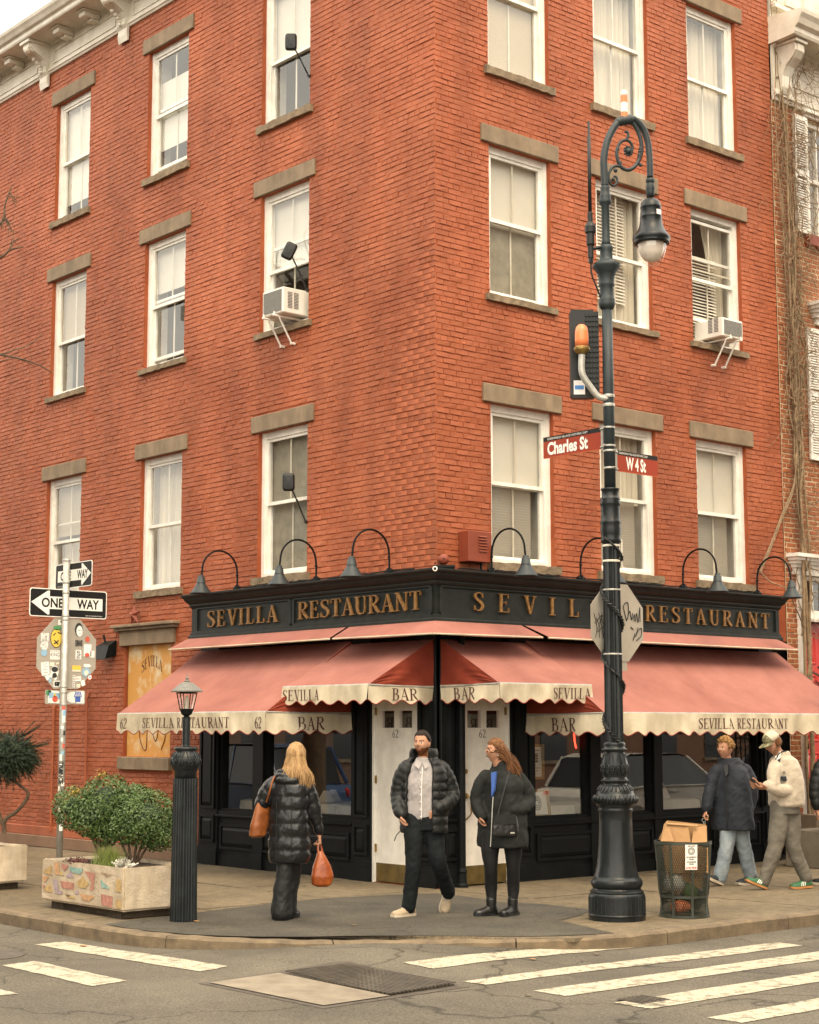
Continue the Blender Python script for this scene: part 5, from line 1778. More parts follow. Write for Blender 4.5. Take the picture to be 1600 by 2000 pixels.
def octagon(P, r):
    return [P(r * math.cos(PI / 8 + k * PI / 4) / math.cos(PI / 8), r * math.sin(PI / 8 + k * PI / 4) / math.cos(PI / 8)) for k in range(8)]
t = thing('stop_sign', 'bare grey back of an octagonal sign with black graffiti on the lamp post', 'stop sign', (LX, LY + .1, 2.8))
P = lambda x, y, c=0.0: Vector((LX + .20 + x, LY - .095 + .21 - c, 2.82 + y))
mb = MB(); mb.prism(octagon(P, .378), (0, .004, 0)); mb.build('plate', 'signback', t)
mb = MB()
tg = lambda pts, r=.0055: mb.tube(cr_path([P(x, y, .004) for x, y in pts], 5), r, 4)
tg([(.13, .02), (.09, .16), (.15, .20), (.16, .10), (.13, .02)])
for k, pts in enumerate([[(.14, .03), (.18, .12), (.2, .03), (.22, .1)], [(.22, .04), (.25, .09), (.24, .02)], [(.26, .02), (.28, .1), (.3, .01), (.33, .16), (.33, .02)], [(.19, -.04), (.23, -.06)], [(.25, -.10), (.22, -.17), (.25, -.12)], [(.30, -.04), (.26, -.13), (.31, -.06), (.35, -.05), (.34, -.12), (.27, -.17)]]):
    tg(pts)
mb.build('graffiti', 'signblack', t)
mb = MB()
for k in range(6):
    x = -.34 + k * .035
    tg([(x, .08 - .05 * (k % 2)), (x + .04, -.05), (x + .02 + .02 * (k % 3), -.16)], .0035)
tg([(-.33, -.02), (-.22, .06), (-.30, -.10), (-.2, -.04)], .0035)
mb.build('graffiti', 'signblack', t)
mb = MB(); mb.prism([P(-.19, .10, .002), P(-.13, .10, .002), P(-.13, .25, .002), P(-.19, .25, .002)], (0, -.001, 0)); mb.build('sticker', 'signwhite', t)
mb = MB(); mb.prism([Vector((LX + .06, LY + .122, 2.35)), Vector((LX + .34, LY + .122, 2.35)), Vector((LX + .34, LY + .122, 2.60)), Vector((LX + .06, LY + .122, 2.60))], (0, .004, 0)); mb.build('lower_plate', 'signback', t)
mb = MB()
for z in (3.12, 2.50):
    mb.lathe([(.088, z - .008), (.090, z), (.088, z + .008)], 20, c0)
    mb.tube([(LX + .02, LY + .06, z), (LX + .02, LY + .12, z)], .012, 6)
mb.build('strap', 'steel', t)
mb = MB()
for z in (3.40, 3.55):
    mb.lathe([(.086, z - .010), (.0875, z), (.086, z + .010)], 20, c0)
for dz in (3.33, 3.48):
    mb.tube([Vector((LX, LY, dz)) + IR * .10, Vector((LX, LY, dz + .14)) + IR * .10], .012, 6)
mb.build('spare_strap', 'cream', lamp)
# garland wound down the shaft
t = thing('garland', 'dark withered rope garland wound in a spiral down the lamp shaft', 'garland', (LX, LY, 1.75))
mb = MB()
gp = []
for i in range(150):
    u = i / 149
    z = 3.62 - 1.95 * u
    an = -YAW - 2.2 + u * 3.15 * 2 * PI
    gp.append(Vector((LX + .098 * math.cos(an), LY + .098 * math.sin(an), z)))
for s in range(3):
    mb.tube([p + Vector((.012 * math.cos(i * 1.1 + s * 2.1), .012 * math.sin(i * 1.1 + s * 2.1), .010 * math.sin(i * .9 + s * 2.1))) for i, p in enumerate(gp)], .009, 5)
for i, p in enumerate(gp):
    for k in range(2):
        d = Vector((random.gauss(0, 1), random.gauss(0, 1), random.gauss(0, 1))).normalized()
        mb.tube([p, p + d * .035], [.005, .001], 3)
mb.build('rope', M['blackplastic'], t)

# ------------------------------------------------------------------ one way / stop sign pole
PX_, PY_ = -3.85, 1.70
t = pole = thing('sign_pole', 'galvanised sign pole plastered with stickers behind the planter', 'sign pole', (PX_, PY_, 0))
mb = MB(); mb.smooth = True; mb.tube([(PX_, PY_, 0), (PX_, PY_, 3.615)], .036, 14); mb.build('tube', 'steel', t)
rs = random.Random(5)
cols = [pmat('sticker_%s' % n, c, .5) for n, c in (('white', (.75, .73, .68)), ('cream', (.68, .62, .5)), ('pale_blue', (.25, .42, .55)), ('red', (.55, .10, .06)), ('black', (.03, .03, .03)), ('yellow', (.75, .5, .08)), ('green', (.07, .25, .1)), ('grey', (.4, .38, .34)))]
for k in range(20):
    z = .72 + k * .067
    mb = MB()
    a0 = -YAW - PI / 2 + rs.uniform(-.9, .5)
    w_, h_ = rs.uniform(.5, 1.2), rs.uniform(.03, .075)
    n = 5
    for i in range(n):
        p = [(PX_ + .0368 * math.cos(a), PY_ + .0368 * math.sin(a)) for a in (a0 + w_ * i / n, a0 + w_ * (i + 1) / n)]
        mb.quad((p[0][0], p[0][1], z), (p[1][0], p[1][1], z), (p[1][0], p[1][1], z + h_), (p[0][0], p[0][1], z + h_))
    mb.build('sticker', cols[rs.choice([0, 0, 0, 1, 7, 2, 4, 3])], t, recalc=False)
mb = MB()
vs, fs = sans('TRANCE', .062, 1.0, .002)
mb.add([Vector((PX_, PY_, 0)) - IF * .0385 + IR * (y) + Vector((0, 0, 1.33 - x)) for x, y in vs], fs); mb.build('sticker_lettering', 'signblack', t, recalc=False)
mb = MB()
for z in (3.60, 3.36, 3.25, 3.0, 2.96, 2.24, 2.18, 2.05):
    mb.lathe([(.038, z - .012), (.041, z), (.038, z + .012)], 14, (PX_, PY_, 0))
mb.build('clamp', 'steel', t)
def arrow_sign(dirv, nrm, z0, z1, L0, L1, right, label, fl):
    t = thing('one_way_sign', label, 'one way sign', Vector((PX_, PY_, z0)))
    O = Vector((PX_, PY_, 0)) + nrm * -.045
    P = lambda s, z, c: O + dirv * s + Vector((0, 0, z)) + nrm * c
    def rr(a, b, c, d, r, off):
        out = []
        for cx, cy, a0 in ((b - r, d - r, 0), (a + r, d - r, 90), (a + r, c + r, 180), (b - r, c + r, 270)):
            for k in range(5):
                an = R(a0 + k * 22.5)
                out.append(P(cx + r * math.cos(an), cy + r * math.sin(an), off))
        return out
    mb = MB(); mb.prism(rr(L0, L1, z0, z1, .03, 0), nrm * .004); mb.build('plate', 'signwhite', t)
    mb = MB(); m = .010; mb.prism(rr(L0 + m, L1 - m, z0 + m, z1 - m, .024, .0045), nrm * .001); mb.build('black_field', 'signblack', t)
    H = z1 - z0
    zc = (z0 + z1) / 2
    sgn = 1 if (right != fl) else -1           # arrow towards +dirv?
    tip, tail = (L1 - .018, L0 + .055) if sgn > 0 else (L0 + .018, L1 - .055)
    k = sgn
    sh, hd = H * .22, H * .42
    hl = H * .72
    pts = [(tail, -sh), (tip - k * hl, -sh), (tip - k * hl, -hd), (tip - k * hl * .9, -hd), (tip, 0), (tip - k * hl * .9, hd), (tip - k * hl, hd), (tip - k * hl, sh), (tail, sh)]
    mb = MB(); mb.prism([P(x, zc + y, .006) for x, y in pts], nrm * .001); mb.build('arrow', 'signwhite', t)
    W = L1 - L0
    flip = -1 if fl else 1
    def put(txt, cx, w_, h_):
        vs, fs = sans(txt, h_ * 1.38, 1.0, .004)
        w = max(v[0] for v in vs) - min(v[0] for v in vs)
        mx_, my_ = (max(v[0] for v in vs) + min(v[0] for v in vs)) / 2, (max(v[1] for v in vs) + min(v[1] for v in vs)) / 2
        mb = MB(); mb.add([P(cx + flip * (x - mx_) * w_ / w, zc + (y - my_), .0078) for x, y in vs], fs); mb.build('lettering', 'signblack', t, recalc=False)
    put('ONE', (L0 + L1) / 2 - flip * W * .21, W * .28, H * .33)
    put('WAY', (L0 + L1) / 2 + flip * W * .25, W * .29, H * .33)
    vs, fs = sans('DEPT OF TRANSPORTATION', .016, 1.0)
    mb = MB(); mb.add([P((L0 + L1) / 2 + flip * (x + (W * .33 if not fl else -W * .30)), z0 + .028 + y, .0062) for x, y in vs], fs); mb.build('small_lettering', 'signwhite', t, recalc=False)
arrow_sign(Yv, -Xv, 3.30, 3.575, -.47, .31, True, 'upper smaller one way sign, arrow pointing right', True)
arrow_sign(Xv, -Yv, 2.985, 3.29, -.41, .53, False, 'lower wide one way sign, arrow pointing left', False)
# stop sign back under them
t = thing('stop_sign', 'back of an octagonal sign covered in stickers below the one way signs', 'stop sign', (PX_, PY_ + .05, 2.6))
P = lambda x, y, c=0.0: Vector((PX_ + .055 + x * .94, PY_ + .05 - c, 2.60 + y))
mb = MB(); mb.prism(octagon(P, .381), (0, .004, 0)); mb.build('plate', 'signback', t)
def stick(poly, mat, c=.002, nm='sticker'):
    mb = MB(); mb.prism([P(x, y, c) for x, y in poly], (0, -.0008, 0)); mb.build(nm, mat, t)
def rct(cx, cy, w, h, a=0.0):
    ca, sa = math.cos(a), math.sin(a)
    return [(cx + x * ca - y * sa, cy + x * sa + y * ca) for x, y in ((-w / 2, -h / 2), (w / 2, -h / 2), (w / 2, h / 2), (-w / 2, h / 2))]
def ell(cx, cy, rx, ry, n=18): return [(cx + rx * math.cos(2 * PI * k / n), cy + ry * math.sin(2 * PI * k / n)) for k in range(n)]
W_, CR_, BL_, RD_, BK_, YL_, GN_, GY_ = cols
stick(rct(-.09, .33, .06, .055), W_); stick(ell(-.085, .338, .010, .010), BK_, .003)
stick(ell(-.14, .16, .075, .105), BK_); stick(ell(-.14, .16, .068, .098), YL_, .0032); stick(ell(-.13, .27, .05, .026), GN_, .0032)
for a_ in (.6, -.7):
    stick(rct(-.14, .115, .07, .014, a_), BK_, .0044)
stick(rct(-.165, .20, .04, .012, .8), BK_, .0044); stick(rct(-.10, .215, .055, .012, -.3), BK_, .0044)
def word(txt, cx, cy, w_, h_, mat, c=.003, bold=.0):
    vs, fs = sans(txt, h_ * 1.38, 1.0, bold)
    w = max(v[0] for v in vs) - min(v[0] for v in vs)
    mx_, my_ = (max(v[0] for v in vs) + min(v[0] for v in vs)) / 2, (max(v[1] for v in vs) + min(v[1] for v in vs)) / 2
    mb = MB(); mb.add([P(cx + (x - mx_) * w_ / w, cy + (y - my_), c) for x, y in vs], fs); mb.build('sticker_lettering', mat, t, recalc=False)
word('BASE', -.285, .165, .10, .07, W_, bold=.012); word('429', -.29, .08, .10, .08, W_, bold=.012)
stick(ell(-.29, -.0, .04, .038), BL_); stick(rct(-.15, -.02, .125, .10), W_); word('KING', -.15, -.018, .11, .038, BK_, .0034); word('RUSSELL', -.15, .018, .11, .018, GY_, .0034); word('STILL LIFE', -.15, -.052, .10, .014, GY_, .0034)
stick(rct(-.27, -.17, .10, .14, .12), W_)
for k in range(4):
    stick(rct(-.275 + .01 * (k % 2), -.12 - k * .03, .06, .008, .12), GY_, .0034)
stick(rct(-.225, -.255, .075, .05, .5), W_); stick(ell(-.15, -.20, .05, .065), W_); stick(ell(-.15, -.175, .042, .03), BK_, .0034); stick(ell(-.15, -.24, .03, .028), BK_, .0034); stick(ell(-.14, -.27, .022, .018), W_, .0034)
stick(rct(-.185, -.12, .06, .04), CR_); stick(rct(-.115, -.11, .04, .02, .3), CR_); stick(rct(-.06, -.18, .018, .15), W_)
stick(rct(-.115, -.33, .09, .07), W_); word('CREW', -.115, -.33, .07, .03, BK_, .0034, .01); stick(ell(-.205, -.29, .015, .03), BL_)
stick(ell(.15, .26, .052, .075), BK_); stick(ell(.158, .245, .040, .060), W_, .0032); stick(rct(.15, .255, .02, .006), BK_, .0044); stick(rct(.178, .255, .014, .006), BK_, .0044); stick(rct(.165, .215, .02, .005), BK_, .0044)
word('REMAND', .155, .115, .095, .065, BK_, bold=.004); stick(ell(.265, .16, .030, .032), RD_); stick(rct(.27, .04, .10, .13), W_); stick(ell(.265, -.01, .03, .022), RD_, .0032); stick(rct(.335, -.0, .055, .075), W_)
stick(rct(.15, -.01, .075, .10), W_)
for k in range(3):
    stick(ell(.15 + .006 * (k % 2), .02 - k * .03, .022, .012), BK_, .0032); stick(ell(.152, .02 - k * .03, .013, .006), W_, .0044)
stick(rct(.13, -.155, .11, .055), YL_); stick(rct(.13, -.185, .11, .02), CR_, .0028); stick(rct(.265, -.12, .08, .022), W_); stick(ell(.27, -.13, .05, .016), W_, .0028)
stick(ell(.26, -.20, .055, .05), BL_); stick(ell(.26, -.205, .03, .03), CR_, .0032); stick(ell(.305, -.25, .034, .034), RD_); stick(ell(.305, -.25, .024, .024), W_, .0032); stick(ell(.305, -.25, .012, .012), BL_, .0044)
stick(rct(.155, -.27, .075, .05, .1), W_); word('BRUT', .155, -.27, .06, .022, RD_, .0034); stick(rct(.10, -.30, .03, .13), W_)
for k in range(5):
    stick(rct(.10, -.25 - k * .024, .02, .008, .3 * k), BK_, .0034)
stick(rct(.22, -.315, .05, .06, .3), W_); stick(rct(.16, -.345, .05, .04), CR_)
t = thing('plate_sign', 'small horizontal plate under the octagon with a sunset photo sticker and a blue hand sticker', 'plate sign', (PX_, PY_ + .05, 2.13))
P = lambda x, y, c=0.0: Vector((PX_ + .05 + x * .95, PY_ + .05 - c, 2.13 + y))
mb = MB(); mb.prism([P(x, y) for x, y in ((-.255, -.06), (-.24, -.075), (.24, -.075), (.255, -.06), (.255, .06), (.24, .075), (-.24, .075), (-.255, .06))], (0, .003, 0)); mb.build('plate', 'signback', t)
stick(ell(-.21, .045, .035, .03), GN_); stick(rct(-.13, .0, .17, .13, -.05), W_); stick(rct(-.13, .015, .15, .06, -.05), BL_, .003); stick(ell(-.13, -.02, .035, .035), RD_, .004); stick(ell(-.135, .02, .015, .02), YL_, .004)
stick(ell(.10, 0, .09, .06), W_); stick(rct(.19, 0, .10, .13), W_, .0028); stick(rct(.16, -.02, .07, .06), pmat('sticker_blue', (.06, .12, .4), .5), .004)
for k in range(4):
    stick(rct(.125 + .024 * k, .03, .014, .06, -.3 + .2 * k), pmat('sticker_blue', (.06, .12, .4), .5), .004)

# ------------------------------------------------------------------ fluted lantern post
QX, QY = -3.946, -0.831
t = thing('lantern_post', 'squat fluted black iron post topped with a small glass lantern', 'lantern post', (QX, QY, 0))
c1 = (QX, QY, 0)
mb = MB(); mb.lathe([(.130, 0), (.130, .03), (.129, .06), (.118, 1.30), (.118, 1.325), (.10, 1.33)], 72, c1, flute=24, fd=.010); mb.build('fluted_shaft', 'iron', t)
mb = MB(); mb.smooth = True
mb.lathe([(.105, 1.32), (.105, 1.39), (.112, 1.40), (.135, 1.44), (.142, 1.48), (.136, 1.52), (.118, 1.555), (.10, 1.575), (.098, 1.585), (.112, 1.595), (.114, 1.61), (.10, 1.622), (.05, 1.628)], 40, c1)
for k in range(10):
    an = 2 * PI * k / 10
    for s in (-1, 1):
        sp = []
        for i in range(18):
            tt = i / 17
            rr = .032 * (1 - .8 * tt)
            a2 = tt * 3.4 * PI
            da = an + s * (.12 + rr * math.cos(a2) * 4)
            zz = 1.475 + rr * math.sin(a2) * 1.3
            rad = .143 - 2.2 * (zz - 1.48) ** 2 * 2
            sp.append((QX + rad * math.cos(da), QY + rad * math.sin(da), zz))
        mb.tube(sp, .006, 5)
        mb.tube(cr_path([(QX + .140 * math.cos(an), QY + .140 * math.sin(an), 1.45), (QX + .134 * math.cos(an + s * .12), QY + .134 * math.sin(an + s * .12), 1.53), (QX + .102 * math.cos(an + s * .2), QY + .102 * math.sin(an + s * .2), 1.575)], 4), .0055, 5)
mb.build('bulb_capital', 'iron', t)
mb = MB(); mb.lathe([(.042, 1.62), (.038, 1.64), (.038, 1.89), (.042, 1.90), (.03, 1.905)], 20, c1); mb.build('neck', 'iron', t)
mb = MB(); mb.lathe([(.022, 1.90), (.03, 1.915), (.05, 1.93), (.062, 1.965), (.066, 1.975), (.05, 1.98)], 20, c1)
n6 = 6
for k in range(n6):
    an = 2 * PI * k / n6 + .3
    mb.tube([(QX + .062 * math.cos(an), QY + .062 * math.sin(an), 1.97), (QX + .098 * math.cos(an), QY + .098 * math.sin(an), 2.135)], .005, 5)
for r_, z in ((.064, 1.975), (.099, 2.13)):
    mb.tube([(QX + r_ * math.cos(2 * PI * k / n6 + .3), QY + r_ * math.sin(2 * PI * k / n6 + .3), z) for k in range(n6 + 1)], .006, 5)
mb.build('lantern_frame', 'black', t)
mb = MB()
mb.loft([[Vector((QX + r_ * math.cos(2 * PI * k / n6 + .3), QY + r_ * math.sin(2 * PI * k / n6 + .3), z)) for k in range(n6)] for r_, z in ((.060, 1.978), (.096, 2.13))], cap=False)
mb.build('pane', 'bulb', t, recalc=False)
mb = MB(); mb.lathe([(.02, 1.98), (.02, 2.07), (.012, 2.10), (.001, 2.11)], 10, c1); mb.build('candle_bulb', 'cream', t)
mb = MB()
mb.loft([[Vector((QX + r_ * math.cos(2 * PI * k / n6 + .3), QY + r_ * math.sin(2 * PI * k / n6 + .3), z)) for k in range(n6)] for r_, z in ((.150, 2.140), (.152, 2.15), (.105, 2.19), (.06, 2.225), (.03, 2.232))])
mb.lathe([(.022, 2.23), (.026, 2.245), (.012, 2.255), (.016, 2.27), (.006, 2.29), (.001, 2.32)], 12, c1)
mb.build('lantern_roof', 'grille', t)

# ------------------------------------------------------------------ wire litter basket
BX, BY = -0.10, -3.66
bin_ = thing('litter_bin', 'green black wire mesh litter basket with white notice, beside the lamp', 'litter bin', (BX, BY, 0))
br = lambda z: .222 + (.272 - .222) * z / .71 + .012 * math.cos(z * 20) * (z < .25)
mb = MB()
NH = 84
for s in (1, -1):
    for k in range(NH):
        a0 = 2 * PI * k / NH
        pts = []
        for i in range(15):
            z = .03 + .67 * i / 14
            a = a0 + s * 1.05 * i / 14
            pts.append((BX + br(z) * math.cos(a), BY + br(z) * math.sin(a), z))
        mb.tube(pts, .0030, 3, cap=False)
tag(mb.build('wire_mesh', 'binwire', bin_, recalc=False), kind='stuff')
for z, w_ in ((.015, .012), (.20, .014), (.70, .014)):
    mb = MB(); mb.lathe([(br(z) - .003, z - w_), (br(z) + .005, z - w_), (br(z) + .005, z + w_), (br(z) - .003, z + w_)], 40, (BX, BY, 0), cap=False)
    mb.build('hoop', 'binwire', bin_)
for k in range(8):
    a = 2 * PI * k / 8 + .25
    mb = MB()
    t_ = Vector((-math.sin(a), math.cos(a), 0))
    d_ = Vector((math.cos(a), math.sin(a), 0))
    rings = [[Vector((BX, BY, z)) + d_ * (br(z) + o) + t_ * u for u, o in ((-.012, .002), (.012, .002), (.012, .008), (-.012, .008))] for z in (0, .1, .2, .35, .5, .7)]
    mb.loft(rings)
    mb.build('strap', 'binwire', bin_)
an = -YAW - PI / 2 + .12
d_ = Vector((math.cos(an), math.sin(an), 0)); t_ = Vector((-math.sin(an), math.cos(an), 0))
Pn = lambda x, z, c=0.0: Vector((BX, BY, z)) + d_ * (br(z) + .012 + c) + t_ * x
mb = MB(); mb.prism([Pn(-.058, .46), Pn(.058, .46), Pn(.058, .695), Pn(-.058, .695)], d_ * .003); mb.build('notice', 'signwhite', bin_)
mb = MB()
for rr in (.036, .028, .018):
    for i in range(16):
        a0, a1 = 2 * PI * i / 16, 2 * PI * (i + 1) / 16
        mb.quad(*[Pn(r_ * math.cos(a), .635 + r_ * math.sin(a), .005) for a, r_ in ((a0, rr), (a1, rr), (a1, rr - .005), (a0, rr - .005))])
mb.build('emblem', 'grille', bin_, recalc=False)
for txt, z, w_, h_, mt in (('KEEP CLEAN', .682, .07, .010, 'signblack'), ('NO HOUSEHOLD', .578, .10, .013, 'signblack'), ('TRASH', .558, .05, .013, 'signblack'), ('NO BUSINESS', .533, .09, .013, 'signblack'), ('TRASH', .513, .05, .013, 'signblack'), ('$100 FINE', .478, .10, .020, M['reddoor'])):
    vs, fs = sans(txt, h_ * 1.38, 1.0, .0006)
    w = max(v[0] for v in vs) - min(v[0] for v in vs)
    mx_ = (max(v[0] for v in vs) + min(v[0] for v in vs)) / 2
    mb = MB(); mb.add([Pn((x - mx_) * w_ / w, z + y, .0055) for x, y in vs], fs); mb.build('lettering', mt, bin_, recalc=False)
t = thing('cardboard_box', 'crumpled open cardboard box stuffed into the top of the litter basket', 'cardboard box', (BX, BY, .6))
B_ = lambda x, y, z: Vector((BX, BY, 0)) + IR * x + IF * y + Vector((0, 0, z))
mb = MB()
def sheet(pts, th=.006):
    n_ = (pts[1] - pts[0]).cross(pts[2] - pts[0]).normalized()
    mb.prism(pts, n_ * th)
sheet([B_(-.20, -.16, .70), B_(.21, -.18, .66), B_(.21, -.16, .42), B_(-.18, -.14, .42)])
sheet([B_(-.22, .10, .72), B_(.22, .12, .68), B_(.25, .14, .86), B_(-.13, .12, .90)])
sheet([B_(-.16, .00, .70), B_(.07, -.03, .70), B_(.06, .06, .88), B_(-.14, .06, .88)])
sheet([B_(.08, -.02, .69), B_(.23, -.02, .67), B_(.25, .10, .85), B_(.12, .08, .83)])
sheet([B_(-.22, -.05, .71), B_(-.10, -.12, .71), B_(-.13, .11, .895), B_(-.16, .12, .86)])
sheet([B_(-.15, .055, .885), B_(.16, .05, .865), B_(.15, .02, .85), B_(-.14, .03, .87)])
mb.build('box_wall', 'cardboard', t)
mb = MB(); sheet([B_(-.20, -.13, .68), B_(.21, -.14, .66), B_(.15, -.12, .26), B_(-.04, -.11, .36), B_(-.15, -.11, .33)]); sheet([B_(-.2, .02, .66), B_(.2, .02, .66), B_(.15, .02, .3), B_(-.15, .02, .3)]); mb.build('lower_flap', 'cardboard', t)
mb = MB()
for k, (x, z) in enumerate([(-.07, .80), (-.045, .80), (-.02, .80), (-.06, .785), (-.03, .785)]):
    mb.quad(*[B_(x + dx, -.01 + (z - .70) * .5 - .006, z + dz) for dx, dz in ((0, 0), (.016, 0), (.016, .010), (0, .010))])
mb.build('stamp', 'signblack', t, recalc=False)
def lump(c, r, sq, mat, name, label, cat, seed):
    rnd = random.Random(seed)
    mb = MB(); mb.smooth = True
    mb.ball((0, 0, 0), 1, 16, 10)
    out = []
    for p in mb.v:
        v = Vector(p)
        k = 1 + .22 * mnoise.noise(v * 2.2 + Vector((seed, 0, 0))) + .12 * mnoise.noise(v * 6)
        out.append((c[0] + v.x * k * r * sq[0], c[1] + v.y * k * r * sq[1], c[2] + v.z * k * r * sq[2]))
    mb.v = out
    o = mb.build(name, mat, None, origin=c)
    return tag(o, label, cat)
bc = B_(-.09, -.05, .32)
lump(bc, .10, (1, 1, 1.1), 'plasticbag', 'plastic_bag', 'crumpled white plastic bag inside the litter basket', 'plastic bag', 2)
bc = B_(.05, -.06, .25)
lump(bc, .08, (1, 1, 1.2), 'leaf', 'plant_waste', 'green leafy waste inside the litter basket', 'plant waste', 6)
bc = B_(-.04, -.07, .10)
lump(bc, .10, (1.2, .9, .6), 'orange', 'snack_packet', 'orange snack packet at the bottom of the litter basket', 'packet', 9)
bc = B_(.08, .05, .17)
lump(bc, .13, (1, 1, 1.0), 'blackplastic', 'trash_bag', 'black rubbish bag inside the litter basket', 'rubbish bag', 12)
# ------------------------------------------------------------------ planters and plants
def planter(x0, x1, y0, y1, label, painted):
    h0, h1 = .075, .50
    t = thing('concrete_planter', label, 'planter', ((x0 + x1) / 2, (y0 + y1) / 2, 0), 'concrete planters on the pavement')
    bm = bmesh.new()
    bmesh.ops.create_cube(bm, size=1.0)
    for v in bm.verts:
        v.co = Vector(((x0 + x1) / 2 + v.co.x * (x1 - x0), (y0 + y1) / 2 + v.co.y * (y1 - y0), (h0 + h1) / 2 + v.co.z * (h1 - h0)))
    top = max(bm.faces, key=lambda f: f.calc_center_median().z)
    r = bmesh.ops.inset_region(bm, faces=[top], thickness=.085)
    bmesh.ops.translate(bm, verts=top.verts, vec=(0, 0, -.07))
    bmesh.ops.bevel(bm, geom=[e for e in bm.edges], offset=.022, segments=2, affect='EDGES')
    bmesh.ops.subdivide_edges(bm, edges=[e for e in bm.edges if e.calc_length() > .25], cuts=12, use_grid_fill=True)
    for v in bm.verts:
        n = mnoise.noise(v.co * 9) * .004 + mnoise.noise(v.co * 25) * .002
        v.co += Vector((n, n, n * .5))
    mb = MB(); mb.bm(bm); mb.build('trough', 'plantercon', t, smooth=False)
    mb = MB()
    for yy in ((y0 + .12, y0 + .35), (y1 - .35, y1 - .12)):
        mb.box((x0 + .06, yy[0], 0.0), (x1 - .06, yy[1], .08))
    mb.box((x0 + .08, y0 + .08, .005), (x1 - .08, y1 - .08, .076))
    mb.build('foot', 'soil', t)
    mb = MB(); mb.box((x0 + .08, y0 + .08, .40), (x1 - .08, y1 - .08, .46)); mb.build('soil', 'soil', t)
    if painted:
        pc = {'y': pmat('faded_ochre', (0.435, 0.301, 0.131), .85, var=.3, vscale=18), 'o': pmat('faded_orange', (0.497, 0.289, 0.150), .85, var=.3, vscale=18), 'r': pmat('faded_red', (0.410, 0.193, 0.144), .85, var=.3, vscale=18),
              'v': pmat('faded_violet', (0.336, 0.264, 0.292), .85, var=.3, vscale=18), 't': pmat('faded_turquoise', (0.231, 0.369, 0.330), .85, var=.3, vscale=18), 'b': pmat('faded_brown', (0.311, 0.227, 0.144), .85, var=.3, vscale=18)}
        L = y1 - y0
        sh = [('y', [(10, 130), (60, 70), (60, 160), (10, 150)]), ('o', [(75, 40), (105, 45), (105, 150), (80, 150)]), ('y', [(110, 90), (135, 150), (110, 150)]), ('r', [(120, 45), (165, 60), (140, 110), (122, 90)]), ('t', [(165, 65), (250, 70), (235, 120), (190, 115), (170, 95)]),
              ('v', [(150, 160), (175, 100), (200, 165)]), ('r', [(260, 90), (320, 95), (310, 250), (290, 240), (300, 180)]), ('y', [(215, 190), (250, 140), (285, 190), (265, 240), (225, 235)]), ('b', [(345, 80), (420, 90), (385, 115)]), ('t', [(350, 140), (405, 215), (360, 215)]), ('y', [(440, 120), (466, 125), (466, 230), (440, 225)]),
              ('o', [(2, 175), (45, 180), (15, 240)]), ('r', [(115, 200), (200, 205), (195, 265), (125, 262)]), ('v', [(70, 195), (95, 195), (105, 290), (130, 290), (128, 320), (85, 318)]), ('y', [(10, 315), (50, 230), (70, 318)]), ('v', [(205, 300), (220, 255), (228, 302)]), ('r', [(5, 255), (22, 262), (12, 300)]),
              ('o', [(235, 290), (320, 295), (290, 345), (250, 340)]), ('r', [(355, 268), (420, 275), (420, 370), (360, 360)]), ('b', [(140, 310), (185, 315), (165, 335)]), ('y', [(440, 290), (468, 300), (468, 370), (440, 365)]), ('y', [(150, 320), (200, 325), (210, 345), (160, 340)])]
        for k, pts in sh:
            mb = MB()
            P = []
            for px, py in pts:
                u, v = px / 470.0, (py - 18) / 370.0
                P.append(Vector((x0 - .0045, y1 - .02 - u * (L - .04), h1 - .01 - v * (h1 - h0 - .02))))
            mb.prism(P, (-.0012, 0, 0))
            mb.build('painted_patch', pc[k], t)
    return t
planter(-4.33, -3.58, -.38, 1.20, 'concrete planter with faded colourful painted shapes beside the lantern post', True)
planter(-4.33, -3.46, 3.10, 4.70, 'plain concrete planter at the left edge of the pavement', False)

def leaves(mb, c, r, n, size, seed, sq=(1, 1, 1), shell=.72, flat=0.0, upbias=.3):
    rnd = random.Random(seed)
    for _ in range(n):
        d = Vector((rnd.gauss(0, 1), rnd.gauss(0, 1), rnd.gauss(0, 1))).normalized()
        k = shell + (1 - shell) * rnd.random() ** .6
        k *= 1 + .16 * mnoise.noise(d * 2.5 + Vector((seed, 0, 0))) + .08 * mnoise.noise(d * 7 + Vector((0, seed, 0)))
        if rnd.random() < .05: k *= 1.08
        p = Vector((c[0] + d.x * r * sq[0] * k, c[1] + d.y * r * sq[1] * k, c[2] + d.z * r * sq[2] * k))
        nrm = (d + Vector((rnd.gauss(0, .6), rnd.gauss(0, .6), rnd.gauss(0, .6) + upbias))).normalized()
        u = nrm.orthogonal().normalized()
        u = (Matrix.Rotation(rnd.uniform(0, 6.3), 3, nrm) @ u)
        w = nrm.cross(u)
        s = size * rnd.uniform(.7, 1.25)
        mb.add([p - u * s, p - w * s * .5, p + u * s, p + w * s * .5], [(0, 1, 2, 3)])

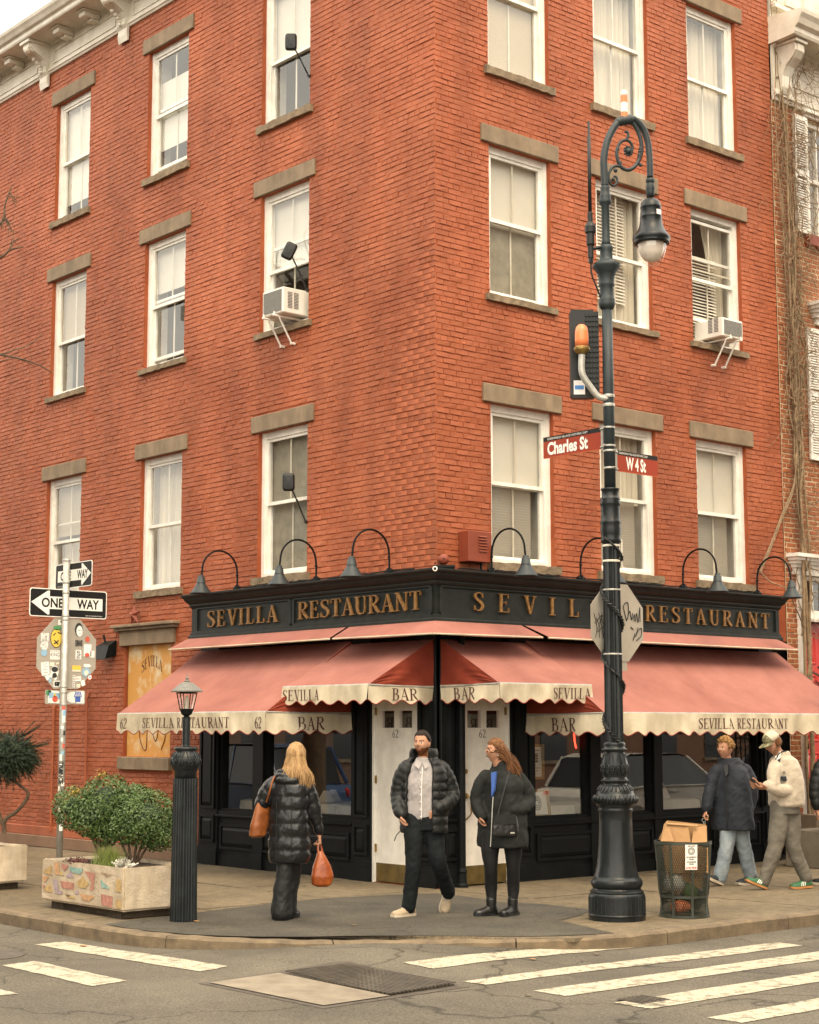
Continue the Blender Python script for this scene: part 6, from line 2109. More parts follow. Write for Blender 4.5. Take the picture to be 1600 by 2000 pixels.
def im(x0, s, f, z): return Vector((x0[0], x0[1], 0)) + IR * s + IF * f + Vector((0, 0, z))
PC = (-3.96, .42)
def boxwood(label, lobes, stems, seed, yel):
    t = thing('boxwood_shrub', label, 'shrub', im(PC, lobes[0][0], lobes[0][1], .46), 'boxwood shrubs in the painted planter')
    mb = MB()
    for i, (s, f, z, r) in enumerate(lobes):
        leaves(mb, im(PC, s, f, z), r, int(46000 * r * r), .0160, seed + i)
    tag(mb.build('foliage', 'leaf', t, recalc=False), kind='stuff')
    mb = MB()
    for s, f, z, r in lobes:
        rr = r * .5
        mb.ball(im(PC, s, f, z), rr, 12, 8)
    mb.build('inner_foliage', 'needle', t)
    mb = MB()
    for s0, f0, s1, f1, z1 in stems:
        mb.tube(cr_path([im(PC, s0, f0, .44), im(PC, (s0 + s1) / 2 - .02, f0, .44 + (z1 - .44) * .5), im(PC, s1, f1, z1)], 4), [.016 - .001 * i for i in range(9)], 6)
    mb.build('stem', 'bark', t)
    if yel:
        mb = MB()
        for s, f, z in yel:
            leaves(mb, im(PC, s, f, z), .07, 70, .012, seed + 50, shell=.1)
        tag(mb.build('yellow_tips', 'leaf_y', t, recalc=False), kind='stuff')
boxwood('left dense green boxwood with yellowing tips rising around the sign pole', [(-.43, .15, 1.00, .22), (-.10, .10, 1.08, .27), (-.24, .05, .93, .23), (.04, .12, .95, .25), (-.10, .08, .78, .17)],
        [(-.1, .05, -.3, .1, .95), (-.08, .05, -.05, .1, 1.0), (-.06, .0, .05, .1, .9), (-.1, .0, -.15, .0, .8)], 3, [(-.14, .0, 1.34), (-.52, .1, 1.08), (-.40, .0, 1.17)])
boxwood('right rounded green boxwood beside the lantern post', [(.33, -.1, .92, .30), (.20, -.05, 1.02, .24), (.46, -.08, .80, .22), (.14, -.12, .84, .20)],
        [(.2, -.1, .05, -.1, .85), (.22, -.1, .3, -.1, .85), (.24, -.08, .45, -.1, .75), (.2, -.12, .18, -.1, .9), (.23, -.1, .38, -.05, .8)], 17, [])
t = thing('grass_tuft', 'upright bright green grass tuft between the two boxwoods', 'grass tuft', im(PC, .02, -.32, .46))
mb = MB()
rnd = random.Random(4)
for k in range(420):
    b = im(PC, .0 + rnd.gauss(0, .05), -.30 + rnd.gauss(0, .05), .45)
    tip = b + IR * rnd.gauss(0, .05) + IF * rnd.gauss(0, .05) + Vector((0, 0, rnd.uniform(.12, .24)))
    w = IR * .003
    mb.add([b - w, b + w, tip], [(0, 1, 2)])
tag(mb.build('blades', 'grasst', t, recalc=False), kind='stuff')
t = thing('silver_plant', 'small silvery dusty miller at the planter rim', 'plant', im(PC, .18, -.42, .46))
mb = MB()
for k in range(70):
    b = im(PC, .18 + rnd.gauss(0, .02), -.42 + rnd.gauss(0, .02), .46)
    d = (IR * rnd.gauss(0, 1) + IF * rnd.gauss(0, 1) + Vector((0, 0, rnd.uniform(.2, 1.2)))).normalized()
    L = rnd.uniform(.05, .11)
    n_ = d.orthogonal().normalized() * .006
    mb.add([b - n_, b + n_, b + d * L + n_, b + d * L - n_], [(0, 1, 2, 3)])
    for j in (.5, .75, 1):
        e = b + d * L * j
        mb.add([e, e + n_ * 3 + d * .01, e + d * .014, e - n_ * 3 + d * .01], [(0, 1, 2, 3)])
tag(mb.build('leaves', 'silver', t, recalc=False), kind='stuff')
t = thing('heuchera_plant', 'low dark red plant at the left end of the painted planter', 'plant', im(PC, -.38, .05, .46))
mb = MB(); leaves(mb, im(PC, -.36, -.02, .49), .10, 260, .014, 8, sq=(1.3, 1.3, .35), shell=.2)
tag(mb.build('leaves', pmat('dark_red_leaf', (.10, .03, .025), .6, var=.5), t, recalc=False), kind='stuff')

def needle_spray(mb, p0, d, L, n, rnd, droop=.25, nl=.028, wd=.0032):
    side = d.orthogonal().normalized()
    for i in range(n):
        u = i / n
        p = p0 + d * L * u + Vector((0, 0, -droop * L * u * u))
        for s in range(3):
            a = rnd.uniform(0, 6.3)
            q = (Matrix.Rotation(a, 3, d) @ side)
            e = (q * .8 + d * .7).normalized() * nl * rnd.uniform(.6, 1.2)
            w = q.cross(d) * wd
            mb.add([p - w, p + w, p + e], [(0, 1, 2)])
def yew(root, c, r, n, label, seed, stems, nl=.03, group=None, extra=()):
    rnd = random.Random(seed)
    t = thing('yew_shrub', label, 'shrub', root)
    mb, mb2 = MB(), MB()
    for _ in range(n):
        d = Vector((rnd.gauss(0, 1), rnd.gauss(0, 1), rnd.gauss(0, .8))).normalized()
        p = Vector(c) + Vector((d.x * r, d.y * r, d.z * r * .9)) * rnd.uniform(.15, .75)
        dd = (d + Vector((rnd.gauss(0, .35), rnd.gauss(0, .35), rnd.gauss(0, .3) + .12))).normalized()
        needle_spray(mb, p, dd, rnd.uniform(.07, .15), 15, rnd, .3, nl * .75)
    for p, d, L in extra:
        for k in range(5):
            needle_spray(mb, Vector(p), (Vector(d) + Vector((rnd.gauss(0, .12), rnd.gauss(0, .12), rnd.gauss(0, .12)))).normalized(), L * rnd.uniform(.6, 1.1), 40, rnd, .05, nl)
    tag(mb.build('needles', 'needle', t, recalc=False), kind='stuff')
    mb = MB()
    for pts in stems:
        P = cr_path(pts, 5)
        mb.tube(P, [.028 - .016 * i / len(P) for i in range(len(P))], 7)
    mb.build('stem', 'bark', t)
    return t
def at(px, py, d):
    """a place d metres ahead of the viewer, found by its direction"""
    dirn = FW + RT * ((px - 800) / FPX) + UP * ((1000 - py) / FPX)
    return CAM + dirn * (d / dirn.dot(IF))
yc = at(18, 1478, 19.6)
yew(at(8, 1625, 19.6), yc, .40, 2100, 'dark evergreen yew with a crooked bare trunk at the left edge', 31,
    [[at(8, 1628, 19.6), at(10, 1602, 19.6), at(36, 1582, 19.6), at(55, 1553, 19.6), at(40, 1535, 19.6), at(15, 1520, 19.6)], [at(8, 1615, 19.6), at(-5, 1580, 19.6), at(-10, 1530, 19.6)]],
    extra=[(at(40, 1440, 19.6), IR * .8 + Vector((0, 0, .55)), .30), (at(50, 1462, 19.6), IR + Vector((0, 0, .22)), .30)])
# wheeled bin behind it
wb = at(-62, 1600, 24.5)
t = thing('wheeled_bin', 'blue grey wheeled bin against the wall at the far left edge', 'bin', (wb.x, wb.y, 0))
mb = MB(); mb.bbox((wb.x - .27, wb.y - .3, .12), (wb.x + .27, wb.y + .3, .95), .03); mb.build('body', pmat('blue_grey_plastic', (.10, .14, .15), .5), t)
mb = MB(); mb.bbox((wb.x - .3, wb.y - .33, .95), (wb.x + .3, wb.y + .33, 1.03), .02); mb.build('lid', M['blackplastic'], t)
for s in (-1, 1):
    mb = MB(); mb.tube([(wb.x + .2, wb.y + s * .30, .12), (wb.x + .2, wb.y + s * .35, .12)], .12, 16); mb.build('wheel', 'blackplastic', t)

# ------------------------------------------------------------------ neighbouring town house on the right
nb_ = thing('town_house', 'orange brick town house with white cornice, shutters and red door at the right edge', 'building', (6.62, 0, 0))
NX0, NX1 = 6.615, 10.6
NH_ = [(7.45, 8.45, 9.05, 10.85), (7.62, 8.5, 5.66, 7.63), (6.95, 7.95, .60, 3.30), (6.95, 7.95, 3.46, 3.95)]
nw = wall_sheet(FR, NX0, NX1, 0, 10.95, NH_, .16).build('front_wall', 'mortar', nb_, recalc=False)
nbk = lay_bricks(FR, NX0 + .005, 8.6, .05, 10.95, NH_, 41, .0715, .215, None)
def visn(F, b): return b[1] < 7.75 and b[2] > 3.9
def brick_verts_n(a0, a1, b0, b1, rnd, base_=brick_verts):
    return base_(a0 + .0035, a1 - .0035, b0 + .0035, b1 - .0035, rnd)
_bv = brick_verts
brick_verts = brick_verts_n
build_bricks([(FR, nw, nbk)], nb_, 'nbrick', 300, 'brick_courses', .0715, .215, 77, visn)
brick_verts = _bv
# cornice, frieze, bracket
mb = MB()
ext([(0.0, 10.95), (.05, 10.95), (.06, 11.0), (.09, 11.02), (.09, 11.08), (.05, 11.12), (.045, 11.75), (.10, 11.80), (0.0, 11.80)], NX0 + .02, NX1, FR, mb)
ext([(.0, 11.80), (.46, 11.82), (.48, 11.86), (.48, 11.92), (.54, 11.96), (.57, 12.04), (.61, 12.10), (.62, 12.16), (.0, 12.22)], NX0 - .02, NX1, FR, mb)
nc = mb.build('cornice', 'cream', nb_)
for a in (6.84, 9.2):
    mb = MB()
    prof = [(.04, 11.08), (.09, 11.06), (.13, 11.15), (.14, 11.32), (.20, 11.45), (.32, 11.55), (.38, 11.64), (.38, 11.74), (.33, 11.80), (.04, 11.80)]
    mb.loft([[FR((a + o, b, c)) for c, b in prof] for o in (-.11, .11)])
    mb.loft([[FR((a + o, b - .005, c + .012)) for c, b in prof] for o in (-.06, .06)])
    fbox(mb, FR, a - .14, a + .14, 11.76, 11.80, .04, .42)
    mb.build('bracket', 'cream', nc)
mb = MB()
for lo, hi in (((7.1, 11.25, .045), (8.9, 11.28, .065)), ((7.1, 11.62, .045), (8.9, 11.65, .065)), ((7.1, 11.28, .045), (7.13, 11.62, .065)), ((8.87, 11.28, .045), (8.9, 11.62, .065))):
    fbox(mb, FR, lo[0], hi[0], lo[1], hi[1], lo[2], hi[2])
mb.build('frieze_panel', 'cream', nc)
mb = MB()
fbox(mb, FR, NX0 + .02, NX1, 12.20, 15.2, -.5, .02)
for a in (7.0, 7.45, 7.9, 8.4):
    fbox(mb, FR, a, a + .05, 12.55, 15.0, .02, .05)
for z in (12.5, 13.6):
    fbox(mb, FR, 6.98, 8.46, z, z + .06, .02, .06)
fbox(mb, FR, NX0 + .02, NX1, 12.36, 12.42, .02, .12)
mb.build('attic_storey', 'cream', nb_)
def nwindow(h, name='window'):
    a0, a1, b0, b1 = h
    mb = MB()
    fbox(mb, FR, a0, a0 + .07, b0, b1, -.16, -.04); fbox(mb, FR, a1 - .07, a1, b0, b1, -.16, -.04); fbox(mb, FR, a0 + .07, a1 - .07, b1 - .07, b1, -.16, -.04); fbox(mb, FR, a0 + .07, a1 - .07, b0, b0 + .06, -.16, -.04)
    mid = (b0 + b1) / 2
    fbox(mb, FR, a0 + .07, a1 - .07, mid - .03, mid + .03, -.15, -.06)
    n = 3
    for k in range(1, n):
        x = a0 + .07 + (a1 - a0 - .14) * k / n
        fbox(mb, FR, x - .013, x + .013, b0 + .06, mid - .03, -.14, -.07); fbox(mb, FR, x - .013, x + .013, mid + .03, b1 - .07, -.14, -.07)
    w = mb.build(name, 'white', nb_)
    mb = MB(); mb.quad(FR((a0 + .06, b0 + .05, -.11)), FR((a1 - .06, b0 + .05, -.11)), FR((a1 - .06, b1 - .06, -.11)), FR((a0 + .06, b1 - .06, -.11))); mb.build('pane', 'glass', w, recalc=False)
    mb = MB(); mb.quad(FR((a0, b0, -.5)), FR((a1, b0, -.5)), FR((a1, b1, -.5)), FR((a0, b1, -.5))); mb.build('room_shell', 'room', w, recalc=False)
    return w
for h in NH_[:2]:
    w = nwindow(h)
    a0, a1, b0, b1 = h
    fb = MB(); fbox(fb, FR, a0 - .12, a1 + .12, b0 - .17, b0 - .005, -.1, .10, .006); fb.build('sill', 'starred' if b0 > 8 else 'stone', w)
    # louvred shutter folded open on the wall
    sa0, sa1 = a0 - .36, a0 - .02
    mb = MB(); fbox(mb, FR, sa0, sa0 + .05, b0, b1, .02, .055); fbox(mb, FR, sa1 - .05, sa1, b0, b1, .02, .055)
    for z0, z1 in ((b0, b0 + .09), ((b0 + b1) / 2 - .04, (b0 + b1) / 2 + .04), (b1 - .07, b1)):
        fbox(mb, FR, sa0 + .05, sa1 - .05, z0, z1, .02, .055)
    sh_ = mb.build('shutter', 'white', nb_)
    mb = MB()
    z = b0 + .11
    while z < b1 - .09:
        if abs(z + .015 - (b0 + b1) / 2) > .06:
            mb.prism([FR((sa0 + .05, z, .048)), FR((sa0 + .05, z + .03, .028)), FR((sa0 + .05, z + .036, .028)), FR((sa0 + .05, z + .006, .048))], FR((sa1 - sa0 - .1, 0, 0)))
        z += .038
    mb.build('louvre', 'white', sh_)
def hoodm(a0, a1, b0, steps, depth, nm, par):
    mb = MB()
    for k, (h, d) in enumerate(steps):
        fbox(mb, FR, a0 - d * .9, a1 + d * .9, b0, b0 + h, 0.0, depth + d)
        b0 += h
    mb.build(nm, 'white', par)
hoodm(7.50, 8.6, 7.70, [(.10, .0), (.07, .05), (.05, .09), (.05, .13), (.05, .17)], .05, 'window_hood', nb_)
hoodm(7.40, 8.6, 10.88, [(.05, .0), (.05, .05)], .05, 'window_hood', nb_)
# entrance: hood, transom, red door, steps
hoodm(6.78, 8.2, 3.96, [(.10, .0), (.05, .03), (.045, .07), (.045, .11), (.05, .15)], .06, 'door_hood', nb_)
mb = MB()
fbox(mb, FR, 6.86, 6.95, .55, 3.96, -.02, .06, .004); fbox(mb, FR, 7.95, 8.05, .55, 3.96, -.02, .06, .004); fbox(mb, FR, 6.95, 7.95, 3.30, 3.36, -.1, .08); fbox(mb, FR, 6.95, 7.95, 3.36, 3.46, -.1, .05)
fbox(mb, FR, 6.95, 7.95, 3.90, 3.96, -.1, .0)
sur = mb.build('door_surround', 'white', nb_)
mb = MB(); mb.quad(FR((6.95, 3.46, -.09)), FR((7.95, 3.46, -.09)), FR((7.95, 3.90, -.09)), FR((6.95, 3.90, -.09))); mb.build('transom_pane', 'glass', sur, recalc=False)
mb = MB(); mb.quad(FR((6.9, .5, -.30)), FR((8.0, .5, -.30)), FR((8.0, 3.95, -.30)), FR((6.9, 3.95, -.30))); mb.build('hall_shell', 'dark', sur, recalc=False)
mb = MB()
for k in range(1, 5):
    fbox(mb, FR, 6.95 + k * .2 - .012, 6.95 + k * .2 + .012, 3.46, 3.90, -.10, -.07)
mb.build('glazing_bar', 'white', sur)
mb = MB(); fbox(mb, FR, 6.96, 7.94, .60, 3.29, -.14, -.09)
rd = mb.build('door', 'reddoor', nb_)
for a in (7.04, 7.50):
    for b0, b1 in ((.75, 1.45), (1.60, 2.55), (2.70, 3.15)):
        mb = MB(); ring = lambda d, c: [FR((a + d, b0 + d, c)), FR((a + .36 - d, b0 + d, c)), FR((a + .36 - d, b1 - d, c)), FR((a + d, b1 - d, c))]
        mb.loft([ring(0, -.0895), ring(.012, -.075), ring(.03, -.078), ring(.04, -.088), ring(.09, -.074)]); mb.build('door_panel', 'reddoor', rd)
mb = MB(); mb.ball(FR((7.88, 1.55, -.06)), .035, 10, 6); mb.build('knob', 'brass', rd)
for k in range(3):
    mb = MB(); fbox(mb, FR, 6.75, 8.3, .0, .6 - k * .19, .0 + k * .30 + .001, .30 + k * .30, .01); mb.build('step', 'stone', nb_)
mb = MB(); mb.box((NX0 + .01, .6, 0), (NX1, 12, 15.1)); mb.build('core', 'dark', nb_)

# iron gate in front of the red door
t = thing('iron_gate', 'black wrought iron gate with curls in front of the red door', 'gate', (6.6, -1.0, 0))
G_ = lambda u, z, o=0.0: Vector((6.42 + u * .8, -.75 - u * .05 - o, z))
for k in range(9):
    mb = MB(); u = k * .14
    mb.tube([G_(u, .02), G_(u, 1.85 + .10 * math.sin(PI * k / 8))], .012, 6)
    mb.lathe([(.018, 1.85 + .10 * math.sin(PI * k / 8)), (.020, 1.87 + .10 * math.sin(PI * k / 8)), (.001, 1.96 + .10 * math.sin(PI * k / 8))], 6, (G_(u, 0).x, G_(u, 0).y, 0))
    mb.build('bar', 'iron', t)
for z in (.15, .95, 1.65):
    mb = MB(); mb.tube([G_(0, z), G_(1.12, z)], .014, 6); mb.build('rail', 'iron', t)
mb = MB()
for k in range(8):
    u = .07 + k * .14
    sp = [G_(u + (.05 * (1 - i / 20)) * math.cos(i * .55), 1.79 + (.06 * (1 - i / 20)) * math.sin(i * .55)) for i in range(18)]
    mb.tube(sp, .007, 5)
mb.build('scroll', 'iron', t)

# grey planter and evergreen at the right edge
t = thing('stone_planter', 'long grey stone planter behind the man with the phone at the right edge', 'planter', (6.0, -1.0, 0))
bm = bmesh.new(); bmesh.ops.create_cube(bm, size=1.0)
for v in bm.verts: v.co = Vector((6.25 + v.co.x * 1.62, -1.02 + v.co.y * .56, .24 + v.co.z * .48))
tf = max(bm.faces, key=lambda f: f.calc_center_median().z)
bmesh.ops.inset_region(bm, faces=[tf], thickness=.06); bmesh.ops.translate(bm, verts=tf.verts, vec=(0, 0, -.05)); bmesh.ops.bevel(bm, geom=bm.edges[:], offset=.01, segments=1, affect='EDGES')
mb = MB(); mb.bm(bm); mb.build('trough', pmat('grey_planter', (.16, .135, .10), .85, var=.25, bump=.3), t)
mb = MB(); mb.box((5.52, -1.22, .38), (6.98, -.82, .445)); mb.build('soil', 'soil', t)
et = thing('evergreen_tree', 'small evergreen whose sprigs poke in at the right edge before the red door', 'tree', (6.75, -1.0, .43))
rnd = random.Random(12)
mb = MB()
for k in range(240):
    z = rnd.uniform(.9, 2.7)
    rr = .42 * (1 - max(0, z - 1.6) / 1.4)
    a = rnd.uniform(0, 6.3)
    p = Vector((6.82 + math.cos(a) * rr * .4, -1.0 + math.sin(a) * rr * .4, z))
    needle_spray(mb, p, Vector((math.cos(a), math.sin(a), rnd.uniform(.0, .5))).normalized(), rr * rnd.uniform(.5, 1.0), 22, rnd, .1, .026, .0035)
for py, L in ((1318, .25), (1335, .22), (1306, .18)):
    p = at(1618, py + 14, 22.0)
    for j in range(4):
        needle_spray(mb, p, (-IR * .8 + Vector((rnd.gauss(0, .08), rnd.gauss(0, .08), .55 + rnd.gauss(0, .1)))).normalized(), L, 34, rnd, .05, .026, .0035)
tag(mb.build('needles', 'needle', et, recalc=False), kind='stuff')
mb = MB(); mb.tube([(6.82, -1.0, .42), (6.83, -1.0, 1.5), (6.82, -1.0, 2.6)], [.03, .02, .006], 7); mb.build('trunk', 'bark', et)

# ------------------------------------------------------------------ dry climbing vine on the party wall
vn = thing('climbing_vine', 'tangle of bare dry climbing vine up the wall joint at the right', 'vine', (6.85, -.1, 0))
rnd = random.Random(23)
stems = []
def vine_stem(a0, b0, a1, b1, r0, r1, wob, off=.05, n=26):
    pts = []
    ph = rnd.uniform(0, 6)
    x = 0
    for i in range(n + 1):
        u = i / n
        x += rnd.gauss(0, wob)
        x *= .86
        pts.append(FR((a0 + (a1 - a0) * u + x + .03 * math.sin(u * 9 + ph), b0 + (b1 - b0) * u, off + .03 * math.sin(u * 13 + ph) + .02)))
    mb = MB(); mb.smooth = True
    P = cr_path(pts, 3)
    mb.tube(P, [r0 + (r1 - r0) * i / len(P) for i in range(len(P))], 6)
    mb.build('stem', 'vine', vn)
    stems.append(pts)
    return pts
vine_stem(6.93, 0.0, 6.84, 12.2, .040, .018, .016, .08)
vine_stem(6.90, 0.0, 6.78, 11.6, .026, .012, .026, .10)
vine_stem(6.95, 1.5, 6.92, 11.0, .018, .008, .04, .11)
vine_stem(6.86, 3.0, 6.70, 12.8, .014, .007, .04, .06)
vine_stem(6.90, 4.0, 6.86, 11.8, .020, .009, .04, .12)
vine_stem(6.80, 6.0, 6.68, 12.6, .013, .006, .045, .07)
for k in range(9):
    z0 = rnd.uniform(1.5, 7.5)
    vine_stem(6.88 + rnd.uniform(-.1, .12), z0, 6.84 + rnd.uniform(-.2, .25), z0 + rnd.uniform(2.5, 5), rnd.uniform(.006, .012), .004, .07, rnd.uniform(.06, .16))
mb = MB(); mb.smooth = True
for dz in (0, .035, -.03):
    mb.tube(cr_path([FR((6.84, 5.7, .1)), FR((6.72, 5.2 + dz, .12)), FR((6.45, 4.75 + dz, .10)), FR((6.15, 4.35 + dz, .14)), FR((5.85, 4.02 + dz, .2)), FR((5.72, 3.90, .22 - dz))], 6), [.013 - .006 * i / 31 for i in range(31)], 5)
mb.tube(cr_path([FR((5.72, 3.95, .22)), FR((5.80, 3.78, .35)), FR((5.95, 3.66, .55)), FR((6.1, 3.5, .5)), FR((6.5, 3.35, .3)), FR((6.85, 3.2, .12))], 6), .009, 5)
mb.build('stem', 'vine', vn)
mb = MB()
def tendril(p, d, L, r, depth):
    n = 7
    pts = [p]
    q = p.copy()
    for i in range(n):
        d = (d + Vector((rnd.gauss(0, .30), rnd.gauss(0, .12), rnd.gauss(0, .30)))).normalized()
        q = q + d * L / n
        if q.y > -.02: q.y = -.02 - rnd.random() * .03
        if q.y < -.30: q.y = -.30
        pts.append(q.copy())
    mb.tube(pts, [r * (1 - .7 * i / n) for i in range(n + 1)], 4, cap=False)
    if depth > 0:
        for k in range(2):
            i = rnd.randrange(2, n)
            tendril(pts[i], (d + Vector((rnd.gauss(0, .8), rnd.gauss(0, .2), rnd.gauss(0, .8)))).normalized(), L * .6, r * .6, depth - 1)
for k in range(330):
    st = rnd.choice(stems[:])
    i = min(len(st) - 1, int(len(st) * rnd.random()))
    p = st[i]
    if p.z < 2.9: continue
    side = rnd.choice((-1, 1, 1))
    L = rnd.uniform(.25, .8) * (1.15 if 8.8 < p.z < 11.5 else .85)
    if side < 0: L *= .45
    tendril(p.copy(), Vector((side * rnd.uniform(.3, 1), rnd.uniform(-.4, 0), rnd.gauss(0, .7))).normalized(), L, rnd.uniform(.004, .009), 1)
for k in range(70):
    p = FR((rnd.uniform(6.9, 7.9), rnd.uniform(8.9, 11.6), rnd.uniform(.06, .25)))
    tendril(p, Vector((rnd.gauss(0, .6), 0, rnd.gauss(0, 1))).normalized(), rnd.uniform(.4, .9), rnd.uniform(.004, .008), 1)
tag(mb.build('tendrils', 'vine', vn, recalc=False), kind='stuff')

# ------------------------------------------------------------------ bare street tree just outside the left edge: only its twigs reach in
tr = thing('street_tree', 'bare street tree whose black twigs reach in at the left edge', 'tree', (-4.3, 8.0, 0))
rnd = random.Random(3)
mb, mt = MB(), MB()
mt.smooth = True
mt.tube(cr_path([(-4.3, 8, 0), (-4.28, 8.02, 1.2), (-4.35, 8.0, 3.0), (-4.25, 8.1, 5.0), (-4.3, 8.0, 7.5), (-4.2, 8.1, 10.5)], 5), [.24 - .006 * i for i in range(26)], 12)
mt.build('trunk', 'bark', tr)
def limb(p, d, L, r, depth):
    n = 7
    pts = [p.copy()]
    q = p.copy()
    for i in range(n):
        d = (d + Vector((rnd.gauss(0, .2), rnd.gauss(0, .2), rnd.gauss(0, .16)))).normalized()
        q = q + d * L / n
        pts.append(q.copy())
    mb.tube(pts, [r * (1 - .75 * i / n) + .002 for i in range(n + 1)], 5, cap=False)
    if depth > 0:
        for k in range(4 if depth > 1 else 3):
            i = rnd.randrange(2, n + 1)
            limb(pts[i], (d + Vector((rnd.gauss(0, .6), rnd.gauss(0, .6), rnd.gauss(0, .5)))).normalized(), L * rnd.uniform(.4, .65), r * .42, depth - 1)
for k in range(13):
    z = 3.6 + k * .5
    a = k * 2.4
    limb(Vector((-4.28, 8.05, z)), Vector((math.cos(a), math.sin(a), .7)).normalized(), 2.2, .055, 2)
def twig(path, r0, kids):
    P = cr_path(path, 4)
    mb.tube(P, [r0 * (1 - .85 * i / len(P)) + .003 for i in range(len(P))], 5, cap=False)
    for _ in range(kids):
        p = P[rnd.randrange(len(P) // 2, len(P))]
        limb(p, (IR * rnd.uniform(-.2, .8) + Vector((0, 0, rnd.gauss(0, .8)))).normalized(), rnd.uniform(.15, .32), .008, 1)
twig([Vector((-4.25, 8.05, 7.4)), at(-150, 560, 23.5), at(-60, 520, 23.5), at(0, 503, 23.5), at(20, 488, 23.5), at(46, 482, 23.5)], .035, 2)
twig([Vector((-4.25, 8.05, 8.6)), at(-120, 430, 23.4), at(-40, 445, 23.4), at(-5, 440, 23.4), at(8, 425, 23.4), at(10, 400, 23.4), at(22, 365, 23.4)], .035, 7)
mb.build('branch', 'bark', tr, recalc=False)

# ------------------------------------------------------------------ the rest of the crossing: what the windows mirror
def far_house(name, label, x0, x1, y0, y1, h, face, col):
    t = thing(name, label, 'building', ((x0 + x1) / 2, (y0 + y1) / 2, 0))
    mb = MB(); mb.box((x0, y0, 0), (x1, y1, h)); mb.build('wall', col, t)
    mb, mg = MB(), MB()
    for fl in range(4):
        z = .9 + fl * 3.3
        n = int(((x1 - x0) if face == 'y' else (y1 - y0)) / 2.4)
        for k in range(n):
            u = 1.0 + k * 2.4
            if face == 'y':
                mb.box((x0 + u - .08, y1 + .001, z - .1), (x0 + u + 1.13, y1 + .08, z)); mg.box((x0 + u, y1 + .001, z), (x0 + u + 1.05, y1 + .03, z + 1.9))
            else:
                mb.box((x1 + .001, y0 + u - .08, z - .1), (x1 + .08, y0 + u + 1.13, z)); mg.box((x1 + .001, y0 + u, z), (x1 + .03, y0 + u + 1.05, z + 1.9))
    tag(mb.build('window_sill', 'stone', t), kind='stuff'); tag(mg.build('window_pane', pmat('far_pane', (.04, .045, .05), .1), t), kind='stuff')
    mb = MB()
    mb.box((x0 - .2, y0 - .2, h), (x1 + .2, y1 + .2, h + .5)); mb.build('parapet', 'cream', t)
far_house('row_house', 'brick row house across the main street, behind the viewer', -4, 34, -30, -19.0, 18.5, 'y', pmat('row_house_brick', (.20, .10, .06), .9))
far_house('row_house', 'brick row house across the side street, beyond the left edge', -32, -18.5, -3, 34, 16.0, 'x', pmat('row_house_brown', (.18, .11, .075), .9))

def car(cx, cy, along, col, label, L=4.2, W=1.75, H=1.5):
    t = thing('parked_car', label, 'car', (cx, cy, zr(cx, cy)))
    ux = Vector((1, 0, 0)) if along == 'x' else Vector((0, 1, 0))
    uy = Vector((-ux.y, ux.x, 0))
    O = Vector((cx, cy, -.12))
    P = lambda s, w, z: O + ux * s + uy * w + Vector((0, 0, z))
    def sec(prof, hw): return [[P(s, y, z) for s, z in prof] for y in hw]
    body = [(-L / 2, .35), (-L / 2, .75), (-L / 2 + .1, .88), (-L * .25, .94), (L * .22, .94), (L * .45, .82), (L / 2, .62), (L / 2, .30), (L * .4, .22), (-L * .4, .22)]
    mb = MB(); mb.smooth = False
    sh = lambda k: [(s * (1 - .02 * k), z + (.0 if z < .5 else -.03 * k)) for s, z in body]
    mb.loft([[P(s, y, z) for s, z in sh(k)] for y, k in ((-W / 2 + .03, 2), (-W / 2, .6), (-W / 2 + .10, 0), (W / 2 - .10, 0), (W / 2, .6), (W / 2 - .03, 2))]); mb.build('body', col, t)
    cab = [(-L * .44, .90), (-L * .38, H - .06), (-L * .30, H), (L * .04, H), (L * .10, H - .05), (L * .27, .92)]
    mb = MB(); mb.loft([[P(s * .98, y, .90 + (z - .90) * k) for s, z in cab] for y, k in ((-W / 2 + .06, .02), (-W / 2 + .20, .96), (0, 1.0), (W / 2 - .20, .96), (W / 2 - .06, .02))]); mb.build('cabin', pmat('car_glass', (.03, .035, .04), .08), t)
    roof = [(-L * .36, H - .05), (-L * .29, H + .012), (L * .03, H + .012), (L * .09, H - .04)]
    mb = MB(); mb.loft([[P(s, y, z) for s, z in roof] for y in (-W / 2 + .19, 0, W / 2 - .19)], cap=False); mb.build('roof', col, t)
    mb = MB()
    for y in (-W / 2 + .10, W / 2 - .10):
        for s0, z0, s1, z1 in ((-L * .44, .91, -L * .36, H - .05), (L * .27, .92, L * .09, H - .05), (-L * .12, .93, -L * .12, H - .02)):
            mb.tube([P(s0, y * 1.02, z0), P(s1, y * .86, z1)], .035, 6)
    mb.build('pillar', col, t)
    for s in (-L * .31, L * .31):
        for y in (-1, 1):
            mb = MB(); mb.tube([P(s, y * (W / 2 - .18), .30), P(s, y * (W / 2 + .01), .30)], .31, 20); w = mb.build('wheel', 'blackplastic', t)
            mb = MB(); mb.tube([P(s, y * (W / 2 + .011), .30), P(s, y * (W / 2 + .02), .30)], .19, 14); mb.build('rim', 'steel', w)
    for y in (-.6, .6):
        mb = MB(); mb.ball(P(L / 2 - .10, y * W / 1.75, .66), .12, 10, 6, (.7, 1, .8)); mb.build('headlight', 'plastic', t)
        mb = MB(); mb.ball(P(-L / 2 + .05, y * W / 1.75, .74), .10, 8, 6, (.5, 1, 1)); mb.build('tail_light', 'reddoor', t)
    mb = MB()
    for y in (-W / 2 + .01, W / 2 - .01):
        mb.tube([P(-L * .08, y, .82), P(-L * .02, y, .82)], .016, 6)
    mb.build('door_handle', 'steel', t)
    return t
blue = pmat('blue_car_paint', (.025, .075, .19), .25, coat=.6)
car(-6.0, 12.3, 'y', blue, 'blue parked car on the side street, mirrored in the left shop window', 4.6, 1.8, 1.62)
